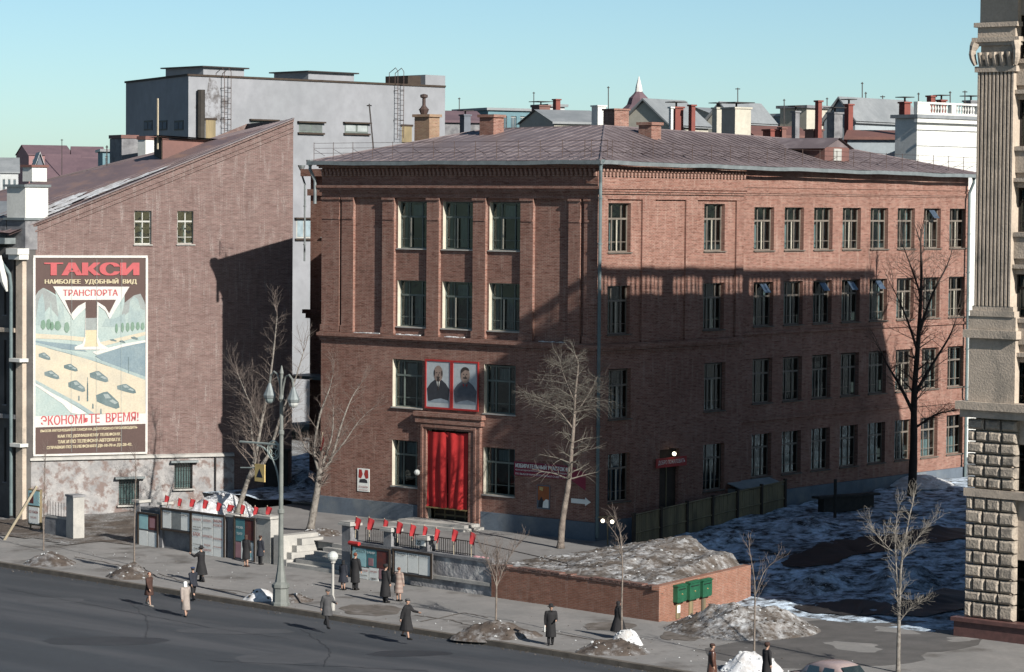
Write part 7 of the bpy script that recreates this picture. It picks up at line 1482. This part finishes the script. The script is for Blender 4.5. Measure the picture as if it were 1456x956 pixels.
PE = [ # px, py(feet), z, heading, height, ...
 (212, 862, RD, 10, 1.6, 'woman in brown coat and light shoes walking on the road at left', cBRN, dict(coat_len=.33, stride=.35, arm=(.3, -.3), hair=fRED, shoes=nude)),
 (264, 877, RD, 160, 1.6, 'person in pale beige coat stepping toward the kerb on the road', cPAL, dict(coat_len=.2, stride=.3, arm=(.5, -.2), hat='scarf', hatm=PAPER, lean=.12)),
 (275, 855, RD, 170, 1.62, 'man in dark jacket and blue cap just ahead of the pale coat', cNVY, dict(coat_len=.45, stride=.4, arm=(.4, -.4), hat='cap', hatm=fBLU, legm=cDK, lean=.08)),
 (286, 827, SW, 190, 1.75, 'man in long black coat and hat walking along the left concrete wall', cBLK, dict(coat_len=.2, stride=.25, arm=(.25, 1.0), bend=(.2, 1.0), hat='brim', hatm=cBLK, legm=cDK, skirt=.6)),
 (350, 806, SW, 95, 1.65, 'woman in dark coat facing the teal posters on the left wall', cBLK, dict(coat_len=.24, arm=(.1, .1), hat='scarf', hatm=cBRN, shoes=cBRN)),
 (370, 803, SW, 85, 1.5, 'short dark figure standing by the pillar left of the steps', cNVY, dict(coat_len=.3, arm=(.1, .1), hat='cap', hatm=cBRN, legm=cDK)),
 (465, 893, SW, -15, 1.72, 'man in grey coat and flat cap striding over the kerb by the globe lamp', cGRY, dict(coat_len=.33, stride=.55, arm=(-.35, .6), bend=(.2, .9), hat='cap', hatm=cGRY, legm=cDK, lean=.05)),
 (488, 839, SW, 100, 1.45, 'girl in dark coat at the foot of the steps, facing the news board', cNVY, dict(coat_len=.26, hair=cBLK, hat='scarf', hatm=cBLK, skirt=.7)),
 (505, 839, SW, 95, 1.82, 'tall man in long black coat reading the news board beside the girl', cBLK, dict(coat_len=.2, arm=(.2, .1), legm=cDK, hair=fRED, wide=1.08)),
 (548, 857, SW, 80, 1.8, 'dark coated man with fur hat standing next to the plaid coat', cBLK, dict(coat_len=.16, arm=(.1, .1), hat='fur', hatm=cBLK, legm=cDK, wide=1.1, skirt=.4)),
 (567, 855, SW, 95, 1.62, 'woman in pale plaid coat with a dark bag at the news board', cPLD, dict(coat_len=.24, arm=(.1, .2), hair=fRED, extra='bag')),
 (578, 909, SW, 15, 1.75, 'person in black coat and grey cap walking right at the kerb', cBLK, dict(coat_len=.22, stride=.35, arm=(-.4, .75), bend=(.2, .7), hat='cap', hatm=cGRY, skirt=.4, lean=.05)),
 (783, 917, SW, -45, 1.72, 'man in long black coat and hat carrying a white parcel on the pavement', cBLK, dict(coat_len=.2, stride=.12, arm=(-.1, .2), bend=(.15, 1.3), hat='brim', hatm=cBLK, legm=cDK, extra='paper')),
 (879, 908, SW, 60, 1.62, 'figure in wide black coat with dark hat beside the sapling', cBLK, dict(coat_len=.2, hat='scarf', hatm=cBLK, wide=1.25, skirt=1.2)),
 (1012, 977, SW, 45, 1.7, 'person in glossy brown leather coat at the bottom edge', M('brown_leather', (.13, .055, .035), (.08, .035, .025), 5, rough=.35, spec=.6), dict(coat_len=.3, hat='cap', hatm=cBRN, wide=1.1, legm=cDK)),
 (1090, 975, SW, 70, 1.68, 'dark figure beside the snow heap at the bottom edge', cBLK, dict(coat_len=.3, hat='fur', hatm=cBRN, legm=cDK, wide=1.05)),
]
for px, py, z, hd, h, lab, coat, kw in PE:
    g_ = G(px, py, z); person(g_, hd, h, lab, coat, **kw)

# ================================================================== CAR at the bottom edge
def car(loc, ang):
    t = thing('parked_car', tuple(loc), 'rounded pinkish beige saloon car, only its roof in view at bottom edge', 'car', rz=ang); fr = Matrix.Translation(loc) @ Matrix.Rotation(ang, 4, 'Z')
    PNT = M('beige_car_paint', (.46, .36, .35), (.42, .33, .32), 1, rough=.25, spec=.6)
    L2 = 2.35
    def ring(x, z0, z1, w0, w1, n=16):
        pts = []
        for j in range(n):
            a_ = 2*math.pi*j/n; cs, sn = math.cos(a_), math.sin(a_); s_ = lambda v, e_: math.copysign(abs(v)**e_, v)
            zz = (z0+z1)/2+(z1-z0)/2*s_(sn, .6); ww = (w1 if sn > 0 else w0); pts.append(fr @ Vector((x, ww*s_(cs, .6), zz)))
        return pts
    def loft(rings):
        c = MB(); n = len(rings[0]); i0 = 0
        for r_ in rings: c.v += [tuple(p) for p in r_]
        for k in range(len(rings)-1):
            for j in range(n): l = (j+1) % n; c.f.append((k*n+j, (k+1)*n+j, (k+1)*n+l, k*n+l)); c.m.append(0)
        c.f.append(tuple(range(n))); c.f.append(tuple(range((len(rings)-1)*n, len(rings)*n))[::-1]); c.m += [0, 0]; return c
    loft([ring(-2.35, .45, .8, .6, .5), ring(-2.2, .35, .98, .8, .7), ring(-1.6, .3, 1.1, .85, .78), ring(-.5, .28, 1.1, .86, .82), ring(.8, .28, 1.08, .86, .8), ring(1.6, .3, 1.05, .84, .72), ring(2.1, .35, .98, .78, .6), ring(2.3, .45, .8, .6, .4)]).build('body', PNT, t, smooth=True)
    loft([ring(-1.55, .9, 1.1, .7, .6), ring(-1.2, .95, 1.42, .74, .6), ring(-.6, .95, 1.6, .78, .64), ring(0, .95, 1.62, .78, .66), ring(.5, .95, 1.56, .77, .62), ring(.95, .95, 1.12, .72, .6)]).build('cabin_roof', PNT, t, smooth=True)
    GL = M('car_glass', (.03, .05, .06), None, 3, rough=.05, spec=1)
    for s_ in (-1, 1):
        for a, b in ((-1.0, -.3), (-.2, .5)): c = MB(); y = s_*.775; c.poly([fr @ Vector(v) for v in ((a, y, 1.12), (b, y, 1.12), (b-.05, y-s_*.07, 1.42), (a+.12, y-s_*.07, 1.42))]); c.build('side_window', GL, t)
    c = MB(); c.poly([fr @ Vector(v) for v in ((.98, -.55, 1.15), (.98, .55, 1.15), (.62, .5, 1.48), (.62, -.5, 1.48))]); c.build('windscreen', GL, t); c = MB(); c.poly([fr @ Vector(v) for v in ((-1.5, .45, 1.14), (-1.5, -.45, 1.14), (-1.2, -.42, 1.38), (-1.2, .42, 1.38))]); c.build('rear_window', GL, t)
    for x in (-1.4, 1.4):
        for s_ in (-1, 1):
            cen = fr @ Vector((x, s_*.78, .33)); ax = (fr.to_3x3() @ Vector((0, s_, 0))); c = MB(); c.tube([cen-ax*.09, cen+ax*.09], .33, 16); w_ = c.build('wheel', BLACK, t); c = MB(); c.tube([cen+ax*.08, cen+ax*.1], .19, 14); c.build('hubcap', ZINC, w_)
    for x in (-2.38, 2.36): c = MB(); c.tube([fr @ Vector((x, y, .48)) for y in (-.75, -.3, .3, .75)], .06, 6); c.build('bumper', ZINC, t)
    for s_ in (-1, 1): c = MB(); c.ball(fr @ Vector((2.2, s_*.55, .75)), .12, 10); c.build('headlight', MILK, t)
cp = G(1192, 999, RD); car(cp, R(-6)+math.atan(-.0745))
for o in PROTOS:
    if not o.parent: bpy.data.objects.remove(o)
